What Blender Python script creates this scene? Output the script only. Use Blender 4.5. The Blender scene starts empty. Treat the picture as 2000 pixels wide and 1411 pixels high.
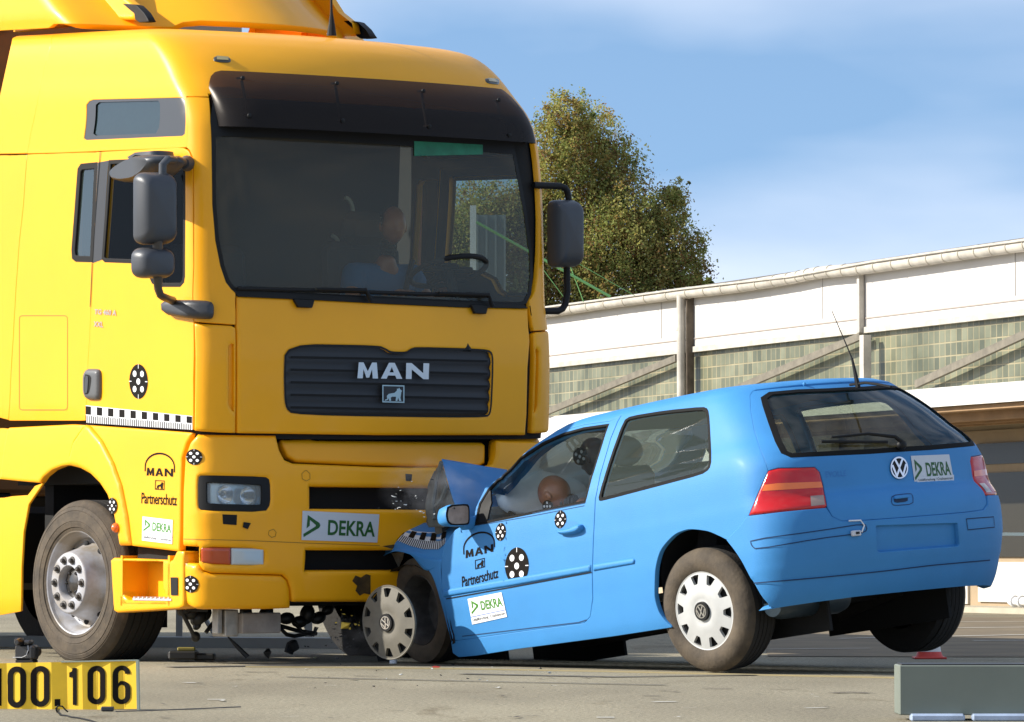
import bpy, math, random
import numpy as np
from mathutils import Matrix, Vector
from mathutils.geometry import delaunay_2d_cdt
random.seed(7); RNG=np.random.default_rng(7)
scene=bpy.context.scene
# ---------------------------------------------------------------- camera
W0,H0=2000.0,1411.0
F=7800.0; HOR=1088.0; CAMH=0.598
PITCH=math.atan((HOR-H0/2)/F); CP,SP=math.cos(PITCH),math.sin(PITCH)
CAM=np.array([0,0,CAMH])
cam=bpy.data.cameras.new('camera'); camo=bpy.data.objects.new('camera',cam)
scene.collection.objects.link(camo); scene.camera=camo
cam.lens=36.0*F/W0; cam.sensor_width=36; cam.clip_start=.5; cam.clip_end=6000
camo.location=CAM; camo.rotation_euler=(math.pi/2+PITCH,0,0)
# ---------------------------------------------------------------- light
SUN_AZ=math.radians(-92)
SUN_EL=math.radians(30)
# direction towards the sun
SD=Vector((math.sin(SUN_AZ)*math.cos(SUN_EL),math.cos(SUN_AZ)*math.cos(SUN_EL),math.sin(SUN_EL)))
world=bpy.data.worlds.new('World'); scene.world=world; world.use_nodes=True
nt=world.node_tree; nt.nodes.clear()
def N(nt,t,**k):
    n=nt.nodes.new(t)
    for a,b in k.items():
        if a=='inputs':
            for i,v in b.items(): n.inputs[i].default_value=v
        else: setattr(n,a,b)
    return n
sky=N(nt,'ShaderNodeTexSky',sky_type='NISHITA',sun_disc=False,sun_elevation=SUN_EL,sun_rotation=SUN_AZ,air_density=1.0,dust_density=.6,ozone_density=1.6)
hsv=N(nt,'ShaderNodeHueSaturation',inputs={'Saturation':1.05,'Value':.92,'Hue':.497})
nt.links.new(sky.outputs[0],hsv.inputs['Color'])
tc=N(nt,'ShaderNodeTexCoord')
sm=N(nt,'ShaderNodeVectorMath',operation='ADD'); sm.inputs[1].default_value=(0,0,.22); nt.links.new(tc.outputs['Generated'],sm.inputs[0])
sn_=N(nt,'ShaderNodeVectorMath',operation='NORMALIZE'); nt.links.new(sm.outputs[0],sn_.inputs[0]); nt.links.new(sn_.outputs[0],sky.inputs[0])
mp=N(nt,'ShaderNodeMapping',inputs={'Scale':(1,1,3.0),'Location':(6.1,6.1,1.2)})
nt.links.new(tc.outputs['Generated'],mp.inputs[0])
no=N(nt,'ShaderNodeTexNoise',inputs={'Scale':6.0,'Detail':5,'Roughness':.42,'Distortion':.15})
nt.links.new(mp.outputs[0],no.inputs['Vector'])
cr=N(nt,'ShaderNodeValToRGB'); cr.color_ramp.elements[0].position=.36; cr.color_ramp.elements[1].position=.74
cr.color_ramp.elements[0].color=(0,0,0,1); cr.color_ramp.elements[1].color=(1,1,1,1)
nt.links.new(no.outputs[0],cr.inputs[0])
ml=N(nt,'ShaderNodeMath',operation='MULTIPLY',inputs={1:.62}); nt.links.new(cr.outputs[0],ml.inputs[0])
mix=N(nt,'ShaderNodeMixRGB'); nt.links.new(ml.outputs[0],mix.inputs[0]); nt.links.new(hsv.outputs[0],mix.inputs[1])
mix.inputs[2].default_value=(5.3,5.45,5.9,1)
bg=N(nt,'ShaderNodeBackground',inputs={'Strength':.118}); nt.links.new(mix.outputs[0],bg.inputs[0])
out=N(nt,'ShaderNodeOutputWorld'); nt.links.new(bg.outputs[0],out.inputs[0])
sl=bpy.data.lights.new('sun','SUN'); sl.energy=3.9; sl.angle=math.radians(.55); sl.color=(1,.95,.86)
so=bpy.data.objects.new('sun',sl); scene.collection.objects.link(so)
so.rotation_euler=SD.to_track_quat('Z','Y').to_euler()
scene.view_settings.view_transform='Standard'; scene.view_settings.look='None'
scene.view_settings.exposure=1.0; scene.view_settings.gamma=1
# ---------------------------------------------------------------- projection maths
def proj(P):
    P=np.asarray(P,float)-CAM
    D=P[...,1]*CP+P[...,2]*SP; U=-P[...,1]*SP+P[...,2]*CP
    return np.stack([W0/2+F*P[...,0]/D, H0/2-F*U/D],-1)
def ray(px,py):
    a=(px-W0/2)/F; b=(H0/2-py)/F
    d=np.array([a,CP-b*SP,SP+b*CP]); return d/np.linalg.norm(d)
def at_depth(px,py,y):
    d=ray(px,py); return CAM+d*(y/d[1])
def at_ground(px,py,z=0.0):
    d=ray(px,py); return CAM+d*((z-CAMH)/d[2])
def rot(ax,deg):
    a=math.radians(deg);c,s=math.cos(a),math.sin(a); M=np.eye(4)
    i,j={'x':(1,2),'y':(2,0),'z':(0,1)}[ax]
    M[i,i]=c;M[i,j]=-s;M[j,i]=s;M[j,j]=c; return M
def tr(x,y,z):
    M=np.eye(4);M[:3,3]=(x,y,z);return M
def app(M,P):
    P=np.asarray(P,float);return P@M[:3,:3].T+M[:3,3]
def on_plane(M,px,py,axis,val):
    Mi=np.linalg.inv(M); o=app(Mi,CAM); d=Mi[:3,:3]@ray(px,py)
    return o+d*((val-o[axis])/d[axis])
# ---------------------------------------------------------------- materials
def mat(name,color,rough=.5,metal=0,coat=0,bump=0,bscale=200,var=0,vscale=3,var2=None,trans=0,alpha=1,emit=None,spec=.5,cr=.03):
    m=bpy.data.materials.new(name); m.use_nodes=True; nt=m.node_tree; b=nt.nodes['Principled BSDF']
    b.inputs['Base Color'].default_value=(*color,1); b.inputs['Roughness'].default_value=rough
    b.inputs['Metallic'].default_value=metal; b.inputs['Coat Weight'].default_value=coat; b.inputs['Coat Roughness'].default_value=cr
    b.inputs['Specular IOR Level'].default_value=spec
    tc=None
    def tcoord():
        return N(nt,'ShaderNodeTexCoord').outputs['Object']
    if var or var2:
        n=N(nt,'ShaderNodeTexNoise',inputs={'Scale':vscale,'Detail':6,'Roughness':.6}); nt.links.new(tcoord(),n.inputs['Vector'])
        r=N(nt,'ShaderNodeValToRGB'); r.color_ramp.elements[0].position=.35; r.color_ramp.elements[1].position=.65
        c2=var2 if var2 else tuple(c*(1-var) for c in color)
        r.color_ramp.elements[0].color=(*c2,1); r.color_ramp.elements[1].color=(*color,1)
        nt.links.new(n.outputs[0],r.inputs[0]); nt.links.new(r.outputs[0],b.inputs['Base Color'])
    if bump:
        n=N(nt,'ShaderNodeTexNoise',inputs={'Scale':bscale,'Detail':3,'Roughness':.6}); nt.links.new(tcoord(),n.inputs['Vector'])
        bp=N(nt,'ShaderNodeBump',inputs={'Strength':bump,'Distance':.01}); nt.links.new(n.outputs[0],bp.inputs['Height'])
        nt.links.new(bp.outputs[0],b.inputs['Normal'])
    if emit: b.inputs['Emission Color'].default_value=(*emit[:3],1); b.inputs['Emission Strength'].default_value=emit[3]
    return m
def glass(name,tint,gl=(.9,.95,1),rough=.02,refl=1.0,ior=1.5,haze=0,hazec=(.3,.35,.35)):
    m=bpy.data.materials.new(name); m.use_nodes=True; nt=m.node_tree; nt.nodes.clear()
    t=N(nt,'ShaderNodeBsdfTransparent'); t.inputs[0].default_value=(*tint,1)
    g=N(nt,'ShaderNodeBsdfGlossy',inputs={'Roughness':rough}); g.inputs[0].default_value=(*gl,1)
    f=N(nt,'ShaderNodeFresnel',inputs={'IOR':ior}); mu=N(nt,'ShaderNodeMath',operation='MULTIPLY',use_clamp=True,inputs={1:refl})
    nt.links.new(f.outputs[0],mu.inputs[0]); mx=N(nt,'ShaderNodeMixShader'); nt.links.new(mu.outputs[0],mx.inputs[0])
    src=t.outputs[0]
    if haze:
        d=N(nt,'ShaderNodeBsdfDiffuse'); d.inputs[0].default_value=(*hazec,1)
        m2=N(nt,'ShaderNodeMixShader',inputs={0:haze}); nt.links.new(t.outputs[0],m2.inputs[1]); nt.links.new(d.outputs[0],m2.inputs[2]); src=m2.outputs[0]
    nt.links.new(src,mx.inputs[1]); nt.links.new(g.outputs[0],mx.inputs[2])
    o=N(nt,'ShaderNodeOutputMaterial'); nt.links.new(mx.outputs[0],o.inputs[0]); return m
YEL=mat('yellow_paint',(.95,.415,.003),.42,coat=.16,bump=.07,bscale=240,cr=.1,spec=.3,var=.07,vscale=1.3)
BLU=mat('blue_paint',(.040,.235,.54),.58,coat=.05,bump=.22,bscale=300,cr=.3,spec=.4,var=.10,vscale=2.2)
BLK=mat('black_plastic',(.010,.010,.010),.55,spec=.25,bump=.05,bscale=400)
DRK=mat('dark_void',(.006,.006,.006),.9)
GRYP=mat('grey_plastic',(.04,.042,.048),.45,bump=.06,bscale=500)
MIRP=mat('mirror_housing_plastic',(.05,.054,.062),.42,bump=.05,bscale=400)
GRIL=mat('grille_plastic',(.022,.023,.026),.55,bump=.05,bscale=300)
RUB=mat('tyre_rubber',(.050,.038,.026),.85,bump=.3,bscale=60,var2=(.10,.075,.048),vscale=9)
RUBD=mat('tread_rubber',(.018,.016,.014),.9,bump=.4,bscale=60)
SIL=mat('silver_wheel_paint',(.47,.49,.55),.45,metal=.1,bump=.05,bscale=80,var2=(.26,.22,.17),vscale=4)
CAP=mat('wheel_cover_silver',(.52,.52,.5),.42,metal=.2,var=.12,vscale=10)
CAPD=mat('shaded_wheel_cover',(.15,.135,.105),.6,metal=.1,var=.2,vscale=14)  # darker copy of the silver cover: the truck's shadow is put into the colour
ALU=mat('aluminium',(.7,.7,.7),.35,metal=.7)
CHR=mat('chrome',(.8,.8,.82),.15,metal=1)
WHT=mat('white_vinyl',(.78,.78,.78),.5)
SGN=mat('pale_grey_sticker',(.55,.58,.62),.5)
INK=mat('black_vinyl',(.008,.006,.005),.7,spec=.12)
INKG=mat('green_print',(.015,.09,.01),.5)
INKG2=mat('light_green_print',(.06,.22,.02),.5)
BLUL=mat('blue_print',(.12,.2,.6),.5)
RED=mat('red_lens',(.50,.004,.004),.22,coat=.45)
ORA=mat('orange_lens',(.85,.16,.01),.15,coat=.8)
ORAD=mat('amber_lens',(.45,.06,.01),.2,coat=.6)
CLR=mat('clear_lens',(.5,.55,.56),.12,coat=1)
STE=mat('steel',(.12,.11,.1),.5,metal=.6,var=.4,vscale=20)
DUM=mat('dummy_skin_vinyl',(.42,.15,.075),.38,coat=.2,var=.12,vscale=12)
SHIRT=mat('blue_shirt_cloth',(.02,.13,.30),.8)
BAG=mat('airbag_fabric',(.88,.89,.86),.85,bump=.1,bscale=60,var=.1,vscale=6)
SEAT=mat('seat_fabric',(.03,.03,.035),.9)
# ---------------------------------------------------------------- objects
C=scene.collection
def link(o,parent=None):
    C.objects.link(o)
    if parent is not None: o.parent=parent
    return o
def tag(o,label=None,cat=None,group=None,kind=None):
    if label: o['label']=label
    if cat: o['category']=cat
    if group: o['group']=group
    if kind: o['kind']=kind
    return o
FR={}   # root object -> frame matrix (numpy)
def thing(name,M,label,cat,group=None):
    o=bpy.data.objects.new(name,None); C.objects.link(o)
    M=np.asarray(M,float); o.matrix_world=Matrix(M.tolist()); FR[o.name]=M
    o.empty_display_size=.2
    return tag(o,label,cat,group)
def mesh_obj(name,V,Fc,mats,parent=None,smooth=True,fm=None,nrm=None,frame=None,angle=None):
    """V local to the frame given; re-expressed in the root parent's frame"""
    V=np.asarray(V,float).reshape(-1,3)
    root=parent
    while root is not None and root.parent is not None: root=root.parent
    if frame is not None:
        Mr=FR[root.name] if root is not None else np.eye(4)
        T=np.linalg.inv(Mr)@frame; V=app(T,V)
        if nrm is not None: nrm=np.asarray(nrm)@T[:3,:3].T
    me=bpy.data.meshes.new(name); me.from_pydata(V.tolist(),[],[list(map(int,f)) for f in Fc]); 
    if not isinstance(mats,(list,tuple)): mats=[mats]
    for m in mats: me.materials.append(m)
    if fm is not None: me.polygons.foreach_set('material_index',list(map(int,fm)))
    me.update()
    if smooth: me.polygons.foreach_set('use_smooth',[True]*len(me.polygons))
    if nrm is not None:
        me.normals_split_custom_set_from_vertices([tuple(n) for n in nrm])
    elif angle: me.set_sharp_from_angle(angle=math.radians(angle))
    o=bpy.data.objects.new(name,me); link(o,parent); return o
class MB:
    def __init__(s): s.V=[];s.F=[];s.m=[];s.n=0
    def add(s,V,Fc,mi=0):
        V=np.asarray(V,float).reshape(-1,3); s.V.append(V)
        for f in Fc: s.F.append([int(i)+s.n for i in f]); s.m.append(mi)
        s.n+=len(V); return s
    def box(s,c,d,R=None,mi=0,bev=0):
        h=np.array(d)/2.0
        if bev:
            b=min(bev,*(h*.9)); V=[];
            # chamfered box: 24 verts
            idx={}
            for ax in range(3):
                for sx in (-1,1):
                    for sy in (-1,1):
                        for sz in (-1,1):
                            p=np.array([sx,sy,sz])*(h-b); p[ax]=[sx,sy,sz][ax]*h[ax]
                            idx[(ax,sx,sy,sz)]=len(V); V.append(p)
            Fc=[]
            q=[(-1,-1),(1,-1),(1,1),(-1,1)]
            for ax in range(3):
                o=[a for a in range(3) if a!=ax]
                for sg in (-1,1):
                    f=[]
                    for a,b2 in q:
                        t=[0,0,0]; t[ax]=sg;t[o[0]]=a;t[o[1]]=b2; f.append(idx[(ax,*t)])
                    # orientation fixed later by recalculation
                    Fc.append(f)
            for ax in range(3):
                o=[a for a in range(3) if a!=ax]
                for a in (-1,1):
                    for b2 in (-1,1):
                        t1=[0,0,0];t2=[0,0,0]; t1[o[0]]=a;t1[o[1]]=b2;t1[ax]=-1;t2[:]=t1;t2[ax]=1
                        Fc.append([idx[(o[0],*t1)],idx[(o[0],*t2)],idx[(o[1],*t2)],idx[(o[1],*t1)]])
            for sx in (-1,1):
                for sy in (-1,1):
                    for sz in (-1,1): Fc.append([idx[(a,sx,sy,sz)] for a in range(3)])
            V=np.array(V); Fo=[]
            for f in Fc:
                p=V[f]; n=np.cross(p[1]-p[0],p[2]-p[0]); 
                Fo.append(f if n@p.mean(0)>0 else f[::-1])
            Fc=Fo
        else:
            V=np.array([[x,y,z] for x in (-1,1) for y in (-1,1) for z in (-1,1)])*h
            Fc=[(0,1,3,2),(4,6,7,5),(0,4,5,1),(2,3,7,6),(0,2,6,4),(1,5,7,3)]
        if R is not None: V=V@np.asarray(R)[:3,:3].T
        return s.add(V+np.array(c),Fc,mi)
    def tube(s,pts,r,n=10,mi=0,cap=True):
        P=np.asarray(pts,float); k=len(P); r=np.full(k,r) if np.isscalar(r) else np.asarray(r,float)
        T=np.gradient(P,axis=0); T/=np.linalg.norm(T,axis=1)[:,None]+1e-9
        a=np.array([0,0,1.]) if abs(T[0,2])<.9 else np.array([1.,0,0])
        V=[]
        for i in range(k):
            u=a-T[i]*(a@T[i]); u/=np.linalg.norm(u); a=u; v=np.cross(T[i],u)
            for j in range(n):
                t=2*math.pi*j/n; V.append(P[i]+r[i]*(math.cos(t)*u+math.sin(t)*v))
        Fc=[(i*n+j,i*n+(j+1)%n,(i+1)*n+(j+1)%n,(i+1)*n+j) for i in range(k-1) for j in range(n)]
        if cap: Fc+=[list(range(n))[::-1],[(k-1)*n+j for j in range(n)]]
        return s.add(V,Fc,mi)
    def lathe(s,prof,n=48,c=(0,0,0),axis='y',mi=0,R=None):
        """prof: (radius, along)"""
        V=[]
        for rr,h in prof:
            for j in range(n):
                t=2*math.pi*j/n; V.append((rr*math.cos(t),h,rr*math.sin(t)))
        k=len(prof); Fc=[(i*n+j,(i+1)*n+j,(i+1)*n+(j+1)%n,i*n+(j+1)%n) for i in range(k-1) for j in range(n)]
        V=np.array(V)
        if axis=='z': V=V[:,[0,2,1]]; Fc=[f[::-1] for f in Fc]
        if axis=='x': V=V[:,[1,0,2]]; Fc=[f[::-1] for f in Fc]
        if R is not None: V=V@np.asarray(R)[:3,:3].T
        return s.add(V+np.array(c),Fc,mi)
    def ell(s,c,r,n=20,m=14,mi=0,R=None):
        V=[];
        for i in range(m+1):
            ph=math.pi*i/m
            for j in range(n):
                t=2*math.pi*j/n; V.append((r[0]*math.sin(ph)*math.cos(t),r[1]*math.sin(ph)*math.sin(t),r[2]*math.cos(ph)))
        Fc=[(i*n+j,(i+1)*n+j,(i+1)*n+(j+1)%n,i*n+(j+1)%n) for i in range(m) for j in range(n)]
        V=np.array(V)
        if R is not None: V=V@np.asarray(R)[:3,:3].T
        return s.add(V+np.array(c),Fc,mi)
    def prism(s,poly,y0,y1,ax=1,mi=0):
        """poly 2D extruded along axis ax from y0 to y1"""
        n=len(poly); V=[]
        for y in (y0,y1):
            for p in poly:
                q=list(p); q.insert(ax,y); V.append(q)
        Fc=[list(range(n)),list(range(n,2*n))[::-1]]+[(i,n+i,n+(i+1)%n,(i+1)%n) for i in range(n)]
        return s.add(V,Fc,mi)
    def build(s,name,mats,parent=None,smooth=True,frame=None,angle=35,fix=True):
        o=mesh_obj(name,np.concatenate(s.V),s.F,mats,parent,smooth,s.m,frame=frame)
        me=o.data
        if fix:
            import bmesh
            bm=bmesh.new(); bm.from_mesh(me); bmesh.ops.recalc_face_normals(bm,faces=bm.faces); bm.to_mesh(me); bm.free()
        if smooth and angle: me.set_sharp_from_angle(angle=math.radians(angle))
        return o
# ---------------------------------------------------------------- ring surfaces
def pchip(x,Y,xq):
    x=np.asarray(x,float);Y=np.asarray(Y,float);h=np.diff(x);d=np.diff(Y,axis=0)/h[:,None]
    m=np.zeros_like(Y); 
    for k in range(1,len(x)-1):
        w1=2*h[k]+h[k-1];w2=h[k]+2*h[k-1]
        with np.errstate(divide='ignore',invalid='ignore'):
            mm=(w1+w2)/(w1/d[k-1]+w2/d[k])
        m[k]=np.where(d[k-1]*d[k]>0,mm,0)
    m[0]=d[0];m[-1]=d[-1]
    i=np.clip(np.searchsorted(x,xq)-1,0,len(x)-2); t=((xq-x[i])/h[i]); t=np.clip(t,-.5,1.5)[...,None]; hh=h[i][...,None]
    return (2*t**3-3*t**2+1)*Y[i]+(t**3-2*t**2+t)*hh*m[i]+(-2*t**3+3*t**2)*Y[i+1]+(t**3-t**2)*hh*m[i+1]
class Ring:
    # columns: z0 z1 zc x0 bow cx cy w x1 bow1 cx1 cy1 taper
    SEG=np.array([0,.9,1.3,3.3,3.7,4.6])
    def __init__(s,M,rows,seg=None):
        s.M=M; rows=np.array(rows,float); s.R=rows
        if seg is not None: s.SEG=np.array(seg,float)
        s.V=np.arange(len(rows)).astype(float)
        # metric v
        for _ in range(1):
            us=np.array([0.,s.SEG[1]+.1,s.SEG[2]+.3,s.SEG[3]-.3])
            d=[0]
            for k in range(len(rows)-1):
                a=s.P(us,np.full(4,s.V[k]));b=s.P(us,np.full(4,s.V[k+1])); d.append(d[-1]+np.linalg.norm(a-b,axis=1).mean())
            s.V=np.array(d)
        s.vmax=s.V[-1]; s.grid=None
    def P(s,u,v):
        u=np.asarray(u,float);v=np.asarray(v,float); sh=np.broadcast(u,v).shape
        u=np.broadcast_to(u,sh).ravel();v=np.broadcast_to(v,sh).ravel()
        p=pchip(s.V,s.R,v); z0,z1,zc,x0,bow,cx,cy,w,x1,bow1,cx1,cy1,tap=p.T
        sg=np.sign(u)+(u==0); a=np.abs(u); S=s.SEG; q=np.where(x0>x1,1.,-1.)
        x=np.zeros_like(a);y=np.zeros_like(a)
        t=a/S[1]; m=a<=S[1]; X=x0-q*bow*t**2;Yv=t*(w-cy); x[m]=X[m];y[m]=Yv[m]
        def corner(t,x0,bow,cx,cy,q,wl):
            k=.56; P0=(x0-q*bow,wl-cy);P3=(x0-q*(bow+cx),wl)
            sl=2*bow/np.maximum(wl-cy,1e-3); L=cy*k
            P1=(P0[0]-q*sl*L,P0[1]+L);P2=(P3[0]+q*cx*k,wl)
            b0=(1-t)**3;b1=3*t*(1-t)**2;b2=3*t*t*(1-t);b3=t**3
            return b0*P0[0]+b1*P1[0]+b2*P2[0]+b3*P3[0], b0*P0[1]+b1*P1[1]+b2*P2[1]+b3*P3[1]
        t=(a-S[1])/(S[2]-S[1]); m=(a>S[1])&(a<=S[2]); X,Yv=corner(np.clip(t,0,1),x0,bow,cx,cy,q,w); x[m]=X[m];y[m]=Yv[m]
        t=(a-S[2])/(S[3]-S[2]); m=(a>S[2])&(a<=S[3]); xa=x0-q*(bow+cx);xb=x1+q*(bow1+cx1)
        X=xa+(xb-xa)*t; w1=w-tap; Yv=w-tap*(3*t**2-2*t**3); x[m]=X[m];y[m]=Yv[m]
        t=(S[4]-a)/(S[4]-S[3]); m=(a>S[3])&(a<=S[4]); X,Yv=corner(np.clip(t,0,1),x1,bow1,cx1,cy1,-q,w1); x[m]=X[m];y[m]=Yv[m]
        t=(S[5]-a)/(S[5]-S[4]); m=a>S[4]; X=x1+q*bow1*t**2;Yv=t*(w1-cy1); x[m]=X[m];y[m]=Yv[m]
        g=np.clip((x-x0)/np.where(abs(x1-x0)<1e-6,1,x1-x0),0,1)
        z=z0*(1-g)+z1*g+zc*4*g*(1-g)
        return np.stack([x,sg*y,z],-1).reshape(*sh,3)
    def Nn(s,u,v):
        e=.006
        du=s.P(u+e,v)-s.P(u-e,v); vl=np.clip(v-e,0,s.vmax);vh=np.clip(v+e,0,s.vmax); dv=s.P(u,vh)-s.P(u,vl)
        n=np.cross(du,dv); n/=np.linalg.norm(n,axis=-1)[...,None]+1e-12
        return n*s.flip()
    def flip(s):
        if not hasattr(s,'_f'):
            s._f=1; m=s.V[len(s.V)//2]; p=s.P(np.array([0.]),np.array([m]))[0]; s._f=None
            e=.01; du=s.P(np.array([e]),np.array([m]))-s.P(np.array([-e]),np.array([m])); dv=s.P(np.array([0.]),np.array([m+e]))-s.P(np.array([0.]),np.array([m-e]))
            n=np.cross(du,dv)[0]; q=1 if s.R[0,3]>s.R[0,8] else -1
            s._f=1. if n[0]*q>0 else -1.
        return s._f
    def mk(s):
        gu=np.linspace(-s.SEG[5],s.SEG[5],420);gv=np.linspace(0,s.vmax,170)
        U,V=np.meshgrid(gu,gv); P=s.P(U,V);Nl=s.Nn(U,V); W=app(s.M,P);Nw=Nl@s.M[:3,:3].T
        fac=((CAM-W)*Nw).sum(-1)
        s.grid=(U.ravel(),V.ravel(),proj(W).reshape(-1,2),fac.ravel())
    def inv(s,px,back=False,urange=None,clampv=True):
        if s.grid is None: s.mk()
        px=np.asarray(px,float).reshape(-1,2); U,V,Q,f=s.grid
        ok=(f<0) if back else (f>0)
        if urange: ok=ok&(U>=urange[0])&(U<=urange[1])
        U,V,Q=U[ok],V[ok],Q[ok]
        u=np.zeros(len(px));v=np.zeros(len(px))
        for i in range(0,len(px),200):
            d=((px[i:i+200,None,:]-Q[None])**2).sum(-1); k=d.argmin(1); u[i:i+200]=U[k];v[i:i+200]=V[k]
        e=1e-3
        u0,v0=u.copy(),v.copy()
        for _ in range(8):
            q0=proj(app(s.M,s.P(u,v)));qu=proj(app(s.M,s.P(u+e,v)));qv=proj(app(s.M,s.P(u,v+e)))
            a=(qu-q0)/e;b=(qv-q0)/e; r=px-q0; D=a[:,0]*b[:,1]-a[:,1]*b[:,0]; D=np.where(abs(D)<30,30*np.sign(D+1e-9),D)
            du=(r[:,0]*b[:,1]-r[:,1]*b[:,0])/D; dv=(a[:,0]*r[:,1]-a[:,1]*r[:,0])/D
            u=u+np.clip(du,-.05,.05);v=v+np.clip(dv,-.05,.05)
            u=np.clip(u,u0-.12,u0+.12);v=np.clip(v,v0-.12,v0+.12)
            if clampv: v=np.clip(v,0,s.vmax)
        return np.stack([u,v],-1)
class Plane:
    """flat sheet: local frame M, plane axis=val; (u,v) the other two axes"""
    def __init__(s,M,axis,val,fl=1,tilt=None):
        s.M=M;s.ax=axis;s.val=val;s.o=[a for a in range(3) if a!=axis];s.f=fl;s.vmax=1e9
    def P(s,u,v):
        u=np.asarray(u,float);v=np.asarray(v,float);p=np.zeros(np.broadcast(u,v).shape+(3,)); p[...,s.ax]=s.val;p[...,s.o[0]]=u;p[...,s.o[1]]=v;return p
    def Nn(s,u,v):
        n=np.zeros(np.broadcast(u,v).shape+(3,));n[...,s.ax]=s.f;return n
    def inv(s,px,**k):
        return np.array([on_plane(s.M,a,b,s.ax,s.val)[s.o] for a,b in np.asarray(px,float).reshape(-1,2)])
def inpoly(P,poly):
    x,y=P[:,0],P[:,1]; c=np.zeros(len(P),bool); n=len(poly)
    for i in range(n):
        x1,y1=poly[i];x2,y2=poly[(i+1)%n]
        if y1==y2: continue
        m=((y1>y)!=(y2>y)); c^=m&(x<(x2-x1)*(y-y1)/(y2-y1)+x1)
    return c
def densify(poly,step,closed=True):
    P=np.asarray(poly,float); out=[]; n=len(P)
    for i in range(n if closed else n-1):
        a,b=P[i],P[(i+1)%n]; k=max(1,int(math.ceil(np.linalg.norm(b-a)/step)))
        for j in range(k): out.append(a+(b-a)*j/k)
    if not closed: out.append(P[-1])
    return np.array(out)
def round_poly(poly,it=2,keep=None):
    """Chaikin corner cutting"""
    P=np.asarray(poly,float)
    for _ in range(it):
        Q=np.roll(P,-1,0); P=np.stack([.8*P+.2*Q,.2*P+.8*Q],1).reshape(-1,2)
    return P
def area2(P): x,y=P[:,0],P[:,1]; return (x*np.roll(y,-1)-y*np.roll(x,-1)).sum()/2
def inset(P,d):
    P=np.asarray(P,float); sgn=1 if area2(P)>0 else -1
    # tidy duplicates
    k=[i for i in range(len(P)) if np.linalg.norm(P[i]-P[i-1])>1e-5]; P=P[k]
    e=np.roll(P,-1,0)-P; e/=np.linalg.norm(e,axis=1)[:,None]+1e-12; n=np.stack([-e[:,1],e[:,0]],1)*sgn
    m=n+np.roll(n,1,0); l=(m*m).sum(1)/2; m=m/np.maximum(l,.4)[:,None]
    return P+m*d
def inset_s(S,P,d):
    """inset measured on the surface itself"""
    if not isinstance(S,Ring): return inset(P,d)
    P=clean(P,.006); u,v=P[:,0],np.clip(P[:,1],.002,S.vmax-.002); X=S.P(u,v); Nn=S.Nn(u,v); e=1e-3
    Pu=(S.P(u+e,v)-S.P(u-e,v))/(2*e); Pv=(S.P(u,v+e)-S.P(u,v-e))/(2*e)
    a=np.roll(X,-1,0)-X; a/=np.linalg.norm(a,axis=1)[:,None]+1e-12; b=np.roll(a,1,0); t=a+b; t/=np.linalg.norm(t,axis=1)[:,None]+1e-12
    sg=(1 if area2(P)>0 else -1)*np.sign((np.cross(Pu,Pv)*Nn).sum(1)); n=np.cross(Nn,t)*sg[:,None]
    c=np.maximum((a*t).sum(1),.6); n=n/c[:,None]*d
    A=(Pu*Pu).sum(1);B=(Pu*Pv).sum(1);Cc=(Pv*Pv).sum(1);p=(n*Pu).sum(1);q=(n*Pv).sum(1);D=A*Cc-B*B+1e-12
    return P+np.stack([(p*Cc-q*B)/D,(q*A-p*B)/D],1)
def clean(P,d=.009):
    P=np.asarray(P,float); out=[P[0]]
    for p in P[1:]:
        if np.linalg.norm(p-out[-1])>d: out.append(p)
    while len(out)>3 and np.linalg.norm(out[0]-out[-1])<d: out.pop()
    return np.array(out)
def smooth01(t): t=np.clip(t,0,1); return t*t*(3-2*t)
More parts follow.
